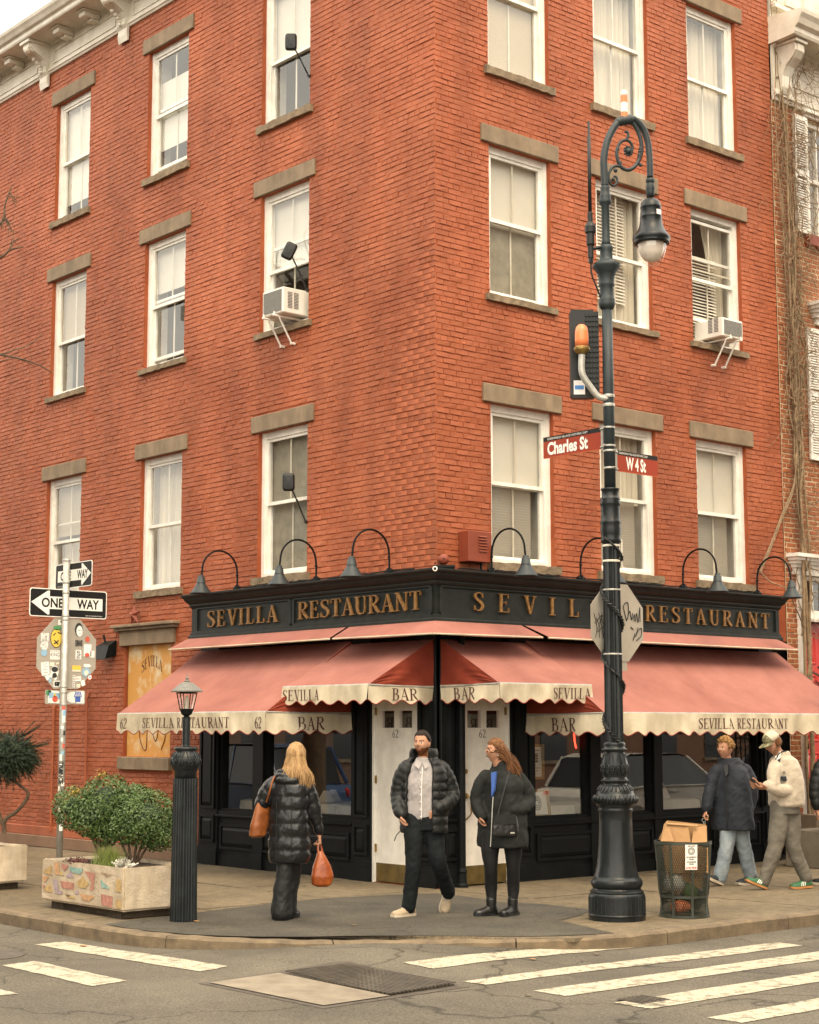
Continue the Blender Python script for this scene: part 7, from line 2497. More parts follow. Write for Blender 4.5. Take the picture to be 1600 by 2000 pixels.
car(-6.1, 17.8, 'y', blue, 'second blue parked car further up the side street', 4.6, 1.8, 1.6)
car(10.2, -5.7, 'x', pmat('cream_car_paint', (.62, .60, .54), .3, coat=.5), 'cream hatchback parked on the main street, mirrored in the right shop windows', 3.9, 1.75, 1.46)
car(15.6, -5.7, 'x', pmat('grey_car_paint', (.22, .24, .26), .3, coat=.5), 'grey car parked further along the main street', 4.3, 1.75, 1.48)
# ------------------------------------------------------------------ people
M['skin'] = pmat('skin', (0.40, 0.215, 0.135), 0.65, spec=.25, col2=(0.34, 0.165, 0.10), vscale=9)
M['lips'] = pmat('lips', (0.29, 0.105, 0.075), 0.45)
M['eye'] = pmat('eye', (0.05, 0.035, 0.03), 0.3)
M['eyewhite'] = pmat('eye_white', (0.55, 0.50, 0.45), 0.3)
def fab(name, col, rough=.8, **k): return pmat(name, col, rough, **k)
M['puffer'] = fab('black_nylon_shell', (.0125, .0135, .0135), .5, col2=(.007, .008, .008), vscale=10, bump=.25, bscale=30, bdist=.012, spec=.28)
M['puffer_shiny'] = fab('glossy_black_nylon', (.011, .012, .014), .30, col2=(.006, .007, .008), vscale=10, bump=.35, bscale=26, bdist=.012, spec=.42)
M['parka'] = fab('charcoal_parka', (.019, .021, .0195), .8, spec=.15, col2=(.012, .0135, .013), vscale=7, bump=.35, bscale=22, bdist=.012)
M['navy'] = fab('navy_coat', (.010, .014, .023), .8, col2=(.005, .008, .014), vscale=6, bump=.3, bscale=16, bdist=.014)
M['fleece'] = fab('cream_fleece', (.46, .395, .305), .95, col2=(.38, .32, .245), vscale=14, bump=.5, bscale=60, bdist=.01, sheen=.3)
M['shirt'] = fab('grey_shirt', (.33, .30, .295), .85, col2=(.26, .24, .235), vscale=9, bump=.3, bscale=20, bdist=.01)
M['blacktrouser'] = fab('black_trouser', (.009, .010, .0105), .6, spec=.35, bump=.3, bscale=14, bdist=.014)
M['blackdenim'] = fab('black_denim', (.010, .0125, .014), .85, spec=.15, col2=(.006, .0075, .0085), vscale=8, bump=.3, bscale=18, bdist=.012)
M['legging'] = fab('black_legging', (.006, .006, .0065), .75, spec=.3)
M['denim'] = fab('pale_blue_denim', (.27, .31, .33), .85, col2=(.17, .21, .24), vscale=7, bump=.35, bscale=18, bdist=.014)
M['greytrouser'] = fab('grey_chino', (.155, .14, .112), .85, col2=(.11, .10, .08), vscale=7, bump=.45, bscale=16, bdist=.016)
M['leather'] = fab('tan_leather', (.27, .085, .018), .45, col2=(.17, .048, .011), vscale=7, bump=.25, bscale=24)
M['leather2'] = fab('orange_leather', (.30, .072, .010), .38, col2=(.19, .038, .007), vscale=7, bump=.25, bscale=24)
M['blackleather'] = fab('black_leather', (.008, .008, .008), .38, bump=.15)
M['sneaker'] = fab('beige_sneaker', (.36, .28, .185), .7, var=.2, vscale=20)
M['sole'] = fab('pale_sole', (.46, .39, .29), .7)
M['gumsole'] = fab('gum_sole', (.40, .18, .06), .7)
M['greenshoe'] = fab('green_suede', (.035, .13, .06), .7, var=.2)
M['darkshoe'] = fab('navy_suede', (.022, .028, .035), .8)
M['blue'] = fab('blue_top', (.03, .08, .28), .8)
def hairmat(name, c, c2): return pmat(name, c, .6, spec=.18, col2=c2, vscale=30, bump=.4, bscale=90, stretch=(1, 1, .12), bdist=.006)
M['h_dark'] = hairmat('dark_brown_hair', (.020, .011, .007), (.009, .0055, .004))
M['h_blonde'] = hairmat('honey_blonde_hair', (.40, .255, .125), (.21, .12, .048))
M['h_brown'] = hairmat('auburn_hair', (.19, .085, .034), (.075, .032, .013))
M['h_fair'] = hairmat('sandy_hair', (.34, .19, .065), (.16, .08, .026))
M['beard'] = pmat('ginger_beard', (.15, .055, .022), .8, spec=.1, col2=(.085, .03, .013), vscale=40, bump=.3)
M['captan'] = fab('tan_cap_cloth', (.50, .43, .32), .9)
M['camo'] = pmat('camouflage', (.26, .24, .13), .85, col2=(.10, .09, .05), vscale=26, ramp=(.48, .52), detail=2)

WR = {'jeans': .008, 'trousers': .008, 'leggings': .0025, 'coat': .007, 'parka': .008, 'jacket': .005, 'fleece': .007, 'shirt': .007, 'bag_body': .004}
def smooth_solid(mb, voxel, name, mats, parent, it=3, pick=None):
    """overlapping solids fused into one continuous skin"""
    me = bpy.data.meshes.new('tmp')
    me.from_pydata(mb.v, [], mb.f)
    bm = bmesh.new(); bm.from_mesh(me)
    bmesh.ops.triangulate(bm, faces=[f for f in bm.faces if len(f.verts) > 4])
    bmesh.ops.recalc_face_normals(bm, faces=bm.faces)
    bm.to_mesh(me); bm.free()
    o = bpy.data.objects.new('tmp', me)
    COL.objects.link(o)
    m = o.modifiers.new('r', 'REMESH'); m.mode = 'VOXEL'; m.voxel_size = voxel
    if it:
        s = o.modifiers.new('s', 'SMOOTH'); s.iterations = it; s.factor = .5
    dg = bpy.context.evaluated_depsgraph_get()
    res = bpy.data.meshes.new_from_object(o.evaluated_get(dg))
    bpy.data.objects.remove(o); bpy.data.meshes.remove(me)
    res.name = name
    w = WORLD[parent.name] if parent else Vector((0, 0, 0))
    n = len(res.vertices)
    co = np.empty(n * 3); res.vertices.foreach_get('co', co)
    co = co.reshape(-1, 3)
    res.materials.clear()
    for mm in mats: res.materials.append(M[mm] if isinstance(mm, str) else mm)
    np_ = len(res.polygons)
    res.polygons.foreach_set('use_smooth', [True] * np_)
    if pick:
        idx = [pick(co[list(p.vertices)].mean(axis=0)) for p in res.polygons]
        res.polygons.foreach_set('material_index', idx)
    amp = WR.get(name, 0)
    if amp:             # creases in the cloth
        no = np.empty(n * 3); res.vertices.foreach_get('normal', no)
        no = no.reshape(-1, 3)
        d = np.array([mnoise.noise(Vector((c[0] * 9 + c[2] * 4, c[1] * 9 - c[2] * 4, c[2] * 7))) + .6 * mnoise.noise(Vector((c[0] * 20 - c[2] * 9, c[1] * 20 + c[2] * 8, c[2] * 15))) + .35 * mnoise.noise(Vector((c[0] * 40, c[1] * 40 + c[2] * 14, c[2] * 34))) for c in co])
        co += no * (d * amp)[:, None]
    co -= np.array(w)
    res.vertices.foreach_set('co', co.ravel())
    res.update()
    return link(name, res, parent)

def sring(c, ux, uy, rx, ry, n=24, p=2.3):
    return [c + ux * (math.copysign(abs(math.cos(2 * PI * k / n)) ** (2 / p), math.cos(2 * PI * k / n)) * rx) + uy * (math.copysign(abs(math.sin(2 * PI * k / n)) ** (2 / p), math.sin(2 * PI * k / n)) * ry) for k in range(n)]

def head_pt(d):
    dx, dy, dz = d
    x, y, z = .076 * dx, .096 * dy, .118 * dz
    if dz < 0:
        t = -dz
        x *= 1 - .26 * t ** 1.8
        y *= (1 - .45 * t ** 1.2) if dy < 0 else (1 - .05 * t)
    e = math.exp
    if dy > 0:
        y *= .97
        y += .024 * e(-(dx / .15) ** 2) * e(-((dz + .13) / .13) ** 2) * (1 if dz < -.13 else 1)
        y += .012 * e(-(dx / .12) ** 2) * e(-((dz + .0) / .16) ** 2)
        for s in (-1, 1):
            y -= .010 * e(-((dx - s * .38) / .17) ** 2 - ((dz - .05) / .10) ** 2)
        y += .005 * e(-((dz - .20) / .08) ** 2) * e(-(dx / .5) ** 2)
        y += .006 * e(-(dx / .24) ** 2) * (e(-((dz + .46) / .05) ** 2) + e(-((dz + .58) / .05) ** 2))
        y -= .005 * e(-(dx / .3) ** 2 - ((dz + .70) / .06) ** 2)
        y += .010 * e(-(dx / .32) ** 2 - ((dz + .88) / .16) ** 2)
        k = .004 * e(-((abs(dx) - .55) / .2) ** 2 - ((dz + .18) / .22) ** 2)
        x += math.copysign(k, dx); y += k
    return Vector((x, y, z))

def head_frame(c, face, tilt=0.0, roll=0.0):
    """c: centre, face: horizontal looking direction, tilt: + looks up"""
    f = Vector(face).normalized()
    r = f.cross(Vector((0, 0, 1))).normalized()        # the person's right
    u = Vector((0, 0, 1))
    f2 = f * math.cos(tilt) + u * math.sin(tilt)
    u2 = -f * math.sin(tilt) + u * math.cos(tilt)
    r2 = r * math.cos(roll) + u2 * math.sin(roll)
    u3 = -r * math.sin(roll) + u2 * math.cos(roll)
    fw = lambda p: Vector(c) + r2 * p[0] + f2 * p[1] + u3 * p[2]
    bk = lambda q: ((Vector(q) - Vector(c)).dot(r2), (Vector(q) - Vector(c)).dot(f2), (Vector(q) - Vector(c)).dot(u3))
    return fw, bk, f2, r2, u3

def add_head(mb, fw, k=1.0):
    n, m = 44, 34
    rings = []
    for i in range(m + 1):
        t = PI * i / m
        s = max(math.sin(t), .02)
        rings.append([fw(head_pt((s * math.cos(2 * PI * j / n), s * math.sin(2 * PI * j / n), -math.cos(t))) * k) for j in range(n)])
    mb.loft(rings)
    for s in (-1, 1):        # ears
        rings = []
        for i in range(6):
            t = i / 5
            w = math.sin(PI * (.1 + .85 * t))
            rings.append([fw(Vector((s * (.070 + .014 * (j in (1, 2, 3)) + .004 * math.cos(j)), -.012 + .020 * w * math.cos(2 * PI * j / 8), -.036 + .066 * t + .006 * math.sin(2 * PI * j / 8))) * k) for j in range(8)])
        mb.loft(rings)

def hand(mb, wrist, d, palm_n, side, curl=.6, k=1.0, grip=0.0):
    """wrist point, pointing direction, palm normal (where the fingers curl to), side towards the thumb"""
    d, pn, sd = Vector(d).normalized(), Vector(palm_n).normalized(), Vector(side).normalized()
    mb.loft([sring(wrist + d * s * k, sd, pn, w * k, h * k, 14) for s, w, h in ((-.03, .026, .021), (0, .027, .020), (.03, .037, .016), (.06, .042, .015), (.088, .040, .013))])
    for i, (off, L) in enumerate(((.030, .075), (.010, .083), (-.011, .077), (-.030, .060))):
        p = wrist + (d * .075 + sd * off) * k
        dd = d.copy()
        pts = [p - d * .02, p]
        a = curl * (.8 + .12 * i) + grip
        for j, seg in enumerate((.45, .32, .23)):
            dd = (Matrix.Rotation(a, 3, d.cross(pn)) @ dd) if d.cross(pn).length > 0 else dd
            p = p + dd * L * seg * k
            pts.append(p)
        mb.tube(pts, [.0095 * k, .0098 * k, .0092 * k, .0085 * k, .0066 * k], 8)
    p = wrist + (d * .020 + sd * .028) * k
    p2 = p + (d * .028 + sd * .024 + pn * .010) * k
    p3 = p2 + (d * .026 + sd * .004 + pn * (.012 + .02 * curl)) * k
    p4 = p3 + (d * .022 - sd * .008 + pn * .012) * k
    mb.tube([p - d * .015, p, p2, p3, p4], [.013 * k, .0125 * k, .0115 * k, .0105 * k, .008 * k], 8)

def limbtube(mb, pts, rad, n=14, sub=6):
    P = cr_path(pts, sub)
    rr = []
    for i in range(len(P)):
        t = i / (len(P) - 1) * (len(rad) - 1)
        a = int(min(t, len(rad) - 2))
        rr.append(rad[a] + (rad[a + 1] - rad[a]) * (t - a))
    mb.tube(P, rr, n)
    mb.ball(P[0], rr[0] * .98, 12, 8); mb.ball(P[-1], rr[-1] * .98, 12, 8)

def puffy(mb, pts, rad, spacing=.075, amp=.10, n=18, ph=0.0):
    """quilted sleeve"""
    P = cr_path(pts, 14)
    L = [0]
    for i in range(1, len(P)): L.append(L[-1] + (P[i] - P[i - 1]).length)
    rr = []
    for i in range(len(P)):
        t = L[i] / L[-1] * (len(rad) - 1)
        a = int(min(t, len(rad) - 2))
        r = rad[a] + (rad[a + 1] - rad[a]) * (t - a)
        q = abs(math.sin(PI * (L[i] / spacing + ph)))
        rr.append(r * (1 - amp + amp * 1.25 * q ** .55))
    mb.tube(P, rr, n)
    mb.ball(P[0], rr[0] * .97, 14, 8); mb.ball(P[-1], rr[-1] * .9, 12, 8)

def torso(mb, secs, ux, uy, puff=None, amp=.07, n=40, step=.012, gap=None):
    """secs: (centre, rx, ry) from the hem up. gap: (half opening angle at hem, at top) leaves the front open"""
    cs = [Vector((s[0].x, s[0].y, s[0].z)) for s in secs]
    P = cr_path([c for c in cs], 10)
    m = len(P)
    rings = []
    for i in range(m):
        t = i / (m - 1) * (len(secs) - 1)
        a = int(min(t, len(secs) - 2))
        u = t - a
        u = u * u * (3 - 2 * u) * .5 + u * .5
        rx, ry = secs[a][1] + (secs[a + 1][1] - secs[a][1]) * u, secs[a][2] + (secs[a + 1][2] - secs[a][2]) * u
        k = 1.0
        if puff:
            q = abs(math.sin(PI * (P[i].z - cs[0].z) / puff))
            k = 1 - amp + amp * 1.2 * q ** .5
        if gap:
            g = gap[0] + (gap[1] - gap[0]) * i / (m - 1)
            th = .035
            outer, inner = [], []
            for j in range(n + 1):
                an = PI / 2 + g + (2 * PI - 2 * g) * j / n
                c_, s_ = math.cos(an), math.sin(an)
                sx, sy = math.copysign(abs(c_) ** .85, c_), math.copysign(abs(s_) ** .85, s_)
                outer.append(P[i] + ux * sx * rx * k + uy * sy * ry * k)
                inner.append(P[i] + ux * sx * (rx * k - th) + uy * sy * (ry * k - th))
            rings.append(outer + inner[::-1])
        else:
            rings.append(sring(P[i], ux, uy, rx * k, ry * k, n, 2.35))
    mb.loft(rings)

def shoe(mb_up, mb_so, ankle, toe_dir, up, L=.27, w=.048, heel=.02, hgt=.075):
    """upper and sole lofted from heel to toe; ankle = joint, the sole hangs .085 below it"""
    d, u = Vector(toe_dir).normalized(), Vector(up).normalized()
    s = d.cross(u).normalized()
    u = s.cross(d).normalized()
    base = ankle - u * .085
    P = lambda x, y, z: base + d * x + s * y + u * z
    secs = [(-.062, .55, .062, .0), (-.05, .80, .085, .0), (-.01, .88, .10, .0), (.03, .86, .085, .0), (.08, .95, .062, .0), (.13, 1.05, .050, .0), (.17, .92, .040, .004), (.195, .55, .028, .008)]
    k = L / .27
    rings = []
    for x, ww, h, lift in secs:
        hw = w * ww
        rings.append([P(x * k, y * hw, z * h * (hgt / .075) + heel * .9 + lift) for y, z in ((-1, 0), (-1.02, .35), (-.8, .75), (-.35, 1.0), (.35, 1.0), (.8, .75), (1.02, .35), (1, 0))])
    mb_up.loft(rings)
    rings = []
    for x, ww, h, lift in secs:
        hw = w * ww * 1.06
        x2 = x * k * 1.03
        rings.append([P(x2, -hw, lift * 1.5), P(x2, hw, lift * 1.5), P(x2, hw, heel + lift + .006), P(x2, -hw, heel + lift + .006)])
    mb_so.loft(rings)

def hair_cap(name, mat, parent, fw, mask, off=.012, rough=.006, k=1.0, seed=0, vol=None):
    n, m = 56, 36
    mb = MB(); mb.smooth = True
    idx = {}
    vs = []
    def vert(i, j):
        j %= n
        if (i, j) in idx: return idx[(i, j)]
        t = PI * i / m
        s = max(math.sin(t), .02)
        d = (s * math.cos(2 * PI * j / n), s * math.sin(2 * PI * j / n), math.cos(t))
        g = mask(d)
        o = off * min(1, max(0, g) * 4) + (vol(d) if vol else 0) * min(1, max(0, g) * 3)
        nz = mnoise.noise(Vector(d) * 6 + Vector((seed, 0, 0))) * rough + mnoise.noise(Vector((d[0] * 22, d[1] * 22, d[2] * 5))) * rough * .5
        p = head_pt(d) * k
        dv = Vector(d)
        vs.append(fw(p + dv * (o + (nz if g > 0 else 0) - (.004 if g <= 0 else 0))))
        idx[(i, j)] = len(vs) - 1
        return idx[(i, j)]
    fs = []
    for i in range(m):
        for j in range(n):
            t = PI * (i + .5) / m
            s = math.sin(t)
            d = (s * math.cos(2 * PI * (j + .5) / n), s * math.sin(2 * PI * (j + .5) / n), math.cos(t))
            if mask(d) > -.06:
                fs.append((vert(i, j), vert(i + 1, j), vert(i + 1, j + 1), vert(i, j + 1)))
    mb.add(vs, fs)
    return mb.build(name, mat, parent, recalc=True)

def strands(mb, roots, paths, r=.010):
    for P, rr in zip(paths, roots):
        mb.tube(P, rr, 5)

class Person:
    """a frame at the person's feet: r to the viewer's right, f away from the viewer"""
    def __init__(self, base, label, group, face, s=1.0):
        self.o = Vector((base[0], base[1], 0))
        self.t = thing('person', label, 'person', self.o, group)
        self.sk = MB()
        fr, ff = face
        self.fv = (IR * fr + IF * ff).normalized()
        self.rv = self.fv.cross(Vector((0, 0, 1))).normalized()      # the person's right hand side
        self.bks = None
    def p(self, r, f, z): return self.o + IR * r + IF * f + Vector((0, 0, z))

def finish_body(P, head, neck, face, tilt, hairmat, core, arms, legs, hands, beard=False, k=1.0, roll=0.0, voxel=.0055):
    fw, bk, f2, r2, u2 = head_frame(head, face, tilt, roll)
    mb = P.sk
    add_head(mb, fw, k)
    limbtube(mb, [fw((0, -.018, -.06)), fw((0, -.022, -.10)), neck], [.052, .052, .062])
    for pts, rad in core: limbtube(mb, pts, [r * .70 for r in rad], 12, 4)
    for pts, rad in arms: limbtube(mb, pts, [r * k_ for r, k_ in zip(rad, (.7, .75, 1))], 12, 4)
    for pts, rad in legs: limbtube(mb, pts, [r * .5 for r in rad], 12, 4)
    for h in hands:
        hand(mb, **h)
    def pick(c):
        x, y, z = bk(c)
        if abs(x) > .12 or y < -.02 or z < -.13 or z > .13: return 0
        if y > .035:
            for s in (-1, 1):
                ex, ez = x - s * .030, z - .006
                if (ex / .0135) ** 2 + (ez / .0060) ** 2 < 1:
                    return 2 if abs(ex) < .0065 or ez > .0018 else 3
                if abs(x - s * .031) < .019 and abs(z - .026 - .004 * (1 - abs(x - s * .031) / .019)) < .0042: return 4
            if abs(x) < .021 * (1 - abs(z + .060) / .026) and -.068 < z < -.052: return 1
        if beard:
            if z < -.034 - .022 * max(0, y - .02) / .08 and y > .0 and z > -.125:
                if abs(x) < .022 and z > -.044: return 0
                if abs(x) > .03 and z > -.045 and y > .05: return 0
                return 5
        return 0
    b = smooth_solid(mb, voxel, 'body', ['skin', 'lips', 'eye', 'eyewhite', hairmat, 'beard'], P.t, 2, pick)
    return fw, f2, r2, u2

Z = Vector((0, 0, 1))
# ---- the man in the open puffer, walking towards the viewer
P = Person((-1.945, -2.02), 'bearded man in open black puffer over grey shirt striding towards the road', 'people passing the restaurant', (-.32, -.95))
p = P.p
hd, nk = p(-.045, -.03, 1.650), p(-.03, .01, 1.45)
fw, f2, r2, u2 = finish_body(P, hd, nk, IR * -.42 - IF * .9, -.02, 'h_dark',
    [([p(-.03, .02, .88), p(-.03, .02, 1.1), p(-.03, .02, 1.40)], [.13, .13, .14])],
    [([p(-.20, .02, 1.40), p(-.30, .04, 1.14), p(-.27, -.08, .98)], [.05, .042, .032]), ([p(.15, .03, 1.40), p(.26, .06, 1.14), p(.13, -.11, 1.03)], [.05, .042, .032])],
    [([p(-.12, .02, .9), p(-.13, -.06, .50), p(-.17, .0, .12)], [.075, .05, .04]), ([p(.06, .02, .9), p(.10, -.02, .50), p(.22, .30, .22)], [.075, .05, .04])],
    [dict(wrist=p(-.265, -.09, .98), d=Z * -.9 + IR * .2 - IF * .3, palm_n=IR, side=-IF, curl=.5), dict(wrist=p(.11, -.13, 1.02), d=IR * -.7 - Z * .5 - IF * .1, palm_n=IF, side=Z, curl=.5)], beard=True)
hair_cap('hair', 'h_dark', P.t, fw, lambda d: (d[2] - .60) if d[1] > .42 else (d[2] + .10 - .70 * max(0, d[1]) if d[1] < .0 else d[2] + .06 - 1.25 * d[1]), .012, .004, seed=1)
mb = MB(); torso(mb, [(p(-.045, .0, .90), .165, .115), (p(-.04, .0, 1.05), .165, .125), (p(-.03, .0, 1.25), .175, .125), (p(-.03, .01, 1.40), .155, .105), (p(-.035, .0, 1.47), .085, .080), (p(-.035, .0, 1.515), .066, .070)], P.rv, P.fv)
smooth_solid(mb, .010, 'shirt', ['shirt'], P.t, 3)
mb = MB()
for i in range(7):
    c = p(-.06, -.125, .95 + i * .07) + P.fv * .012
    mb.ball(c, .006, 6, 4)
mb.tube([p(-.055, -.118, .92), p(-.055, -.13, 1.10), p(-.05, -.128, 1.28), p(-.045, -.10, 1.42)], .004, 4)
mb.build('button', 'signwhite', P.t)
mb = MB()
for s in (-1, 1):
    mb.prism([p(-.045, -.075, 1.47), p(-.045 + s * .055, -.055, 1.50), p(-.045 + s * .075, -.085, 1.44), p(-.045 + s * .03, -.115, 1.40)], P.fv * .006)
mb.build('shirt_collar', 'shirt', P.t)
mb = MB()
torso(mb, [(p(-.03, .02, .79), .235, .165), (p(-.03, .02, .95), .240, .175), (p(-.03, .02, 1.15), .235, .175), (p(-.03, .025, 1.34), .235, .160), (p(-.03, .03, 1.45), .200, .135), (p(-.03, .03, 1.51), .140, .120), (p(-.03, .025, 1.575), .138, .128), (p(-.03, .025, 1.60), .135, .125)], P.rv, P.fv, puff=.080, amp=.06, gap=(.55, .62))
puffy(mb, [p(-.19, .02, 1.42), p(-.255, .04, 1.30), p(-.285, .04, 1.14), p(-.275, -.05, 1.02), p(-.245, -.11, .97)], [.082, .080, .072, .064, .056], .066, .10)
puffy(mb, [p(.13, .03, 1.42), p(.20, .05, 1.30), p(.25, .05, 1.15), p(.19, -.06, 1.07), p(.11, -.13, 1.03)], [.082, .082, .074, .068, .058], .066, .10)
smooth_solid(mb, .010, 'jacket', ['puffer'], P.t, 2)
mb = MB(); mb.tube([p(.045, -.155, .84), p(.055, -.155, 1.1), p(.065, -.13, 1.35), p(.06, -.10, 1.50)], .006, 5); mb.tube([p(.12, -.16, 1.15), p(.125, -.15, 1.27)], .006, 5); mb.tube([p(.275, -.03, 1.24), p(.262, -.04, 1.31)], .005, 5); mb.build('zip', 'blackplastic', P.t)
mb = MB()
limbtube(mb, [p(-.115, .01, .93), p(-.125, -.03, .75), p(-.13, -.07, .50), p(-.155, -.04, .28), p(-.175, -.02, .09)], [.112, .100, .078, .070, .070], 18)
limbtube(mb, [p(.05, .01, .93), p(.075, -.01, .75), p(.105, -.05, .52), p(.165, .13, .34), p(.215, .27, .20)], [.112, .102, .082, .074, .070], 18)
torso(mb, [(p(-.035, .0, .82), .165, .12), (p(-.035, .0, .92), .165, .12), (p(-.035, .0, 1.0), .155, .115)], P.rv, P.fv)
smooth_solid(mb, .010, 'jeans', ['blackdenim'], P.t, 3)
for nm, an, td, up in (('shoe', p(-.175, .0, .085), IR * -.70 - IF * .62 - Z * .02, Z), ('shoe', p(.225, .30, .20), IR * -.22 - IF * .30 - Z * .86, IR * .30 - IF * .75 + Z * .45)):
    a, b = MB(), MB(); a.smooth = True
    shoe(a, b, an, td, up, .285, .05, .026)
    o = a.build(nm, 'sneaker', P.t); b.build('sole', 'sole', o)
    mb = MB()
    d = Vector(td).normalized(); u = Vector(up).normalized(); s = d.cross(u).normalized(); u = s.cross(d)
    for k in range(4):
        c = an - u * .085 + d * (.035 + k * .022) + u * (.105 - k * .012)
        mb.tube([c - s * .025, c + u * .006, c + s * .025], .004, 4)
    mb.build('lace', 'signwhite', o)
tgp = thing('drawcord', 'loose drawcord hanging at the hem of the bearded man jacket', 'cord', p(-.27, -.09, .79))
mb = MB(); mb.tube(cr_path([p(-.25, -.10, .82), p(-.29, -.11, .78), p(-.315, -.11, .72)], 4), .005, 5); mb.build('cord', 'blackplastic', tgp)

# ---- the woman in the charcoal parka
P = Person((-1.40, -2.51), 'woman in charcoal parka and black leggings with long auburn hair, looking left', 'people passing the restaurant', (-.55, -.84))
p = P.p
hd, nk = p(-.065, -.02, 1.575), p(-.015, .02, 1.38)
fw, f2, r2, u2 = finish_body(P, hd, nk, IR * -.95 - IF * .30, .03, 'h_brown',
    [([p(0, .02, .85), p(0, .02, 1.1), p(0, .02, 1.34)], [.12, .12, .13])],
    [([p(-.17, .0, 1.32), p(-.235, .0, 1.12), p(-.24, -.08, .98)], [.045, .038, .03]), ([p(.16, .03, 1.32), p(.25, .04, 1.10), p(.10, -.13, 1.02)], [.045, .038, .03])],
    [([p(-.11, .0, .82), p(-.12, -.02, .46), p(-.115, .03, .10)], [.075, .055, .042]), ([p(.09, .02, .82), p(.095, .0, .46), p(.09, .03, .10)], [.075, .055, .042])],
    [dict(wrist=p(-.24, -.08, .98), d=Z * -1 + IR * .2, palm_n=IR, side=-IF, curl=.5), dict(wrist=p(.09, -.14, 1.01), d=IR * -.7 - Z * .5, palm_n=IF, side=Z, curl=.5)], k=.95)
hm = lambda d: (d[2] - .50) if d[1] > .55 else (d[2] + .9 if d[1] < -.05 else d[2] - .10 - .7 * (d[1]) + .05)
hair_cap('hair', 'h_brown', P.t, fw, hm, .016, .005, k=.95, seed=4)
mb = MB(); mb.smooth = True
rnd = random.Random(8)
for k in range(420):
    u = rnd.uniform(-1, 1)
    d = Vector((u * .9, rnd.uniform(-1, .30), rnd.uniform(-.15, 1))).normalized()
    a = fw(head_pt(d) * .95 + d * .014)
    e = p(.10 + .10 * rnd.random(), .05 + .07 * u + rnd.gauss(0, .02), 1.30 + .10 * rnd.random() - .06 * abs(u))
    q = Vector((d.x, min(d.y, -.1) - .5, d.z * .35 - .25)).normalized()
    m1 = fw(head_pt(q) + q * (.020 + .012 * rnd.random()))
    m2 = a * .25 + e * .75 + Vector((0, 0, .015 + rnd.gauss(0, .012)))
    P_ = cr_path([a, m1, m2, e], 5)
    mb.tube(P_, [.0048 * (1 - .7 * i / len(P_)) + .001 for i in range(len(P_))], 4)
for k in range(90):
    a = fw(Vector((-.078 + .02 * rnd.random(), -.045 + .035 * rnd.random(), .07 - .12 * rnd.random())))
    e = p(.04 + .07 * rnd.random(), -.05 - .03 * rnd.random(), 1.33 + .06 * rnd.random())
    P_ = cr_path([a, a * .5 + e * .5 + P.fv * -.01 + IR * .02, e], 5)
    mb.tube(P_, [.006 * (1 - .7 * i / len(P_)) + .001 for i in range(len(P_))], 4)
mb.build('long_hair', 'h_brown', P.t)
mb = MB()
torso(mb, [(p(.0, .02, .655), .265, .185), (p(.0, .02, .80), .255, .18), (p(.0, .02, .98), .235, .17), (p(.0, .02, 1.12), .220, .165), (p(.0, .02, 1.25), .215, .155), (p(.0, .025, 1.33), .185, .13), (p(-.005, .025, 1.385), .112, .10), (p(-.012, .02, 1.43), .088, .086), (p(-.015, .02, 1.47), .080, .080)], P.rv, P.fv, puff=.17, amp=.035)
puffy(mb, [p(-.16, .0, 1.33), p(-.225, .0, 1.22), p(-.25, -.0, 1.10), p(-.235, -.07, 1.0), p(-.20, -.10, .955)], [.072, .072, .067, .062, .054], .13, .06)
puffy(mb, [p(.15, .03, 1.33), p(.225, .04, 1.21), p(.255, .03, 1.09), p(.19, -.08, 1.03), p(.10, -.155, 1.01)], [.074, .075, .070, .064, .054], .13, .06)
smooth_solid(mb, .010, 'parka', ['parka'], P.t, 2)
mb = MB(); mb.prism([p(-.10, -.105, 1.37), p(-.055, -.125, 1.38), p(-.075, -.16, 1.20), p(-.10, -.155, 1.14)], P.fv * .03); mb.build('blue_top', 'blue', P.t)
mb = MB(); mb.tube([p(-.10, -.165, 1.14), p(-.11, -.17, 1.0), p(-.12, -.18, .80), p(-.13, -.18, .67)], .005, 5); mb.build('zip', 'steel', P.t)
mb = MB()
limbtube(mb, [p(-.11, .0, .80), p(-.125, -.02, .62), p(-.12, -.03, .46), p(-.115, .03, .28), p(-.11, .03, .14)], [.100, .088, .064, .062, .046], 16)
limbtube(mb, [p(.09, .02, .80), p(.10, .0, .62), p(.095, -.01, .46), p(.10, .04, .28), p(.095, .03, .14)], [.100, .088, .064, .062, .046], 16)
smooth_solid(mb, .010, 'leggings', ['legging'], P.t, 2)
for an, td in ((p(-.115, .03, .088), IR * -.85 - IF * .40 - Z * .02), (p(.092, .035, .088), IR * -.62 - IF * .72)):
    a, b = MB(), MB(); a.smooth = True
    shoe(a, b, an, td, Z, .25, .044, .024)
    limbtube(a, [an + Z * -.02, an + Z * .03, an + Z * .075], [.046, .050, .052], 14)
    o = a.build('ankle_boot', 'blackleather', P.t); b.build('sole', 'blackplastic', o)
    mb = MB(); d = Vector(td).normalized(); s = d.cross(Z).normalized(); c = an - Z * .085 - d * .045
    mb.prism([c - d * .025 - s * .03, c + d * .03 - s * .03, c + d * .03 + s * .03, c - d * .025 + s * .03], Z * .03); mb.build('heel', 'blackplastic', o)
bg_ = thing('crossbody_bag', 'black crossbody bag on the hip of the woman in the charcoal parka', 'bag', p(.02, -.22, .8))
mb = MB()
mb.loft([sring(p(.02, -.215, z), (IR * .93 + IF * .25).normalized(), P.fv, w, d, 18, 3.5) for z, w, d in ((.765, .115, .035), (.785, .125, .048), (.85, .125, .05), (.92, .115, .04), (.965, .105, .025))])
smooth_solid(mb, .008, 'bag_body', ['blackleather'], bg_, 2)
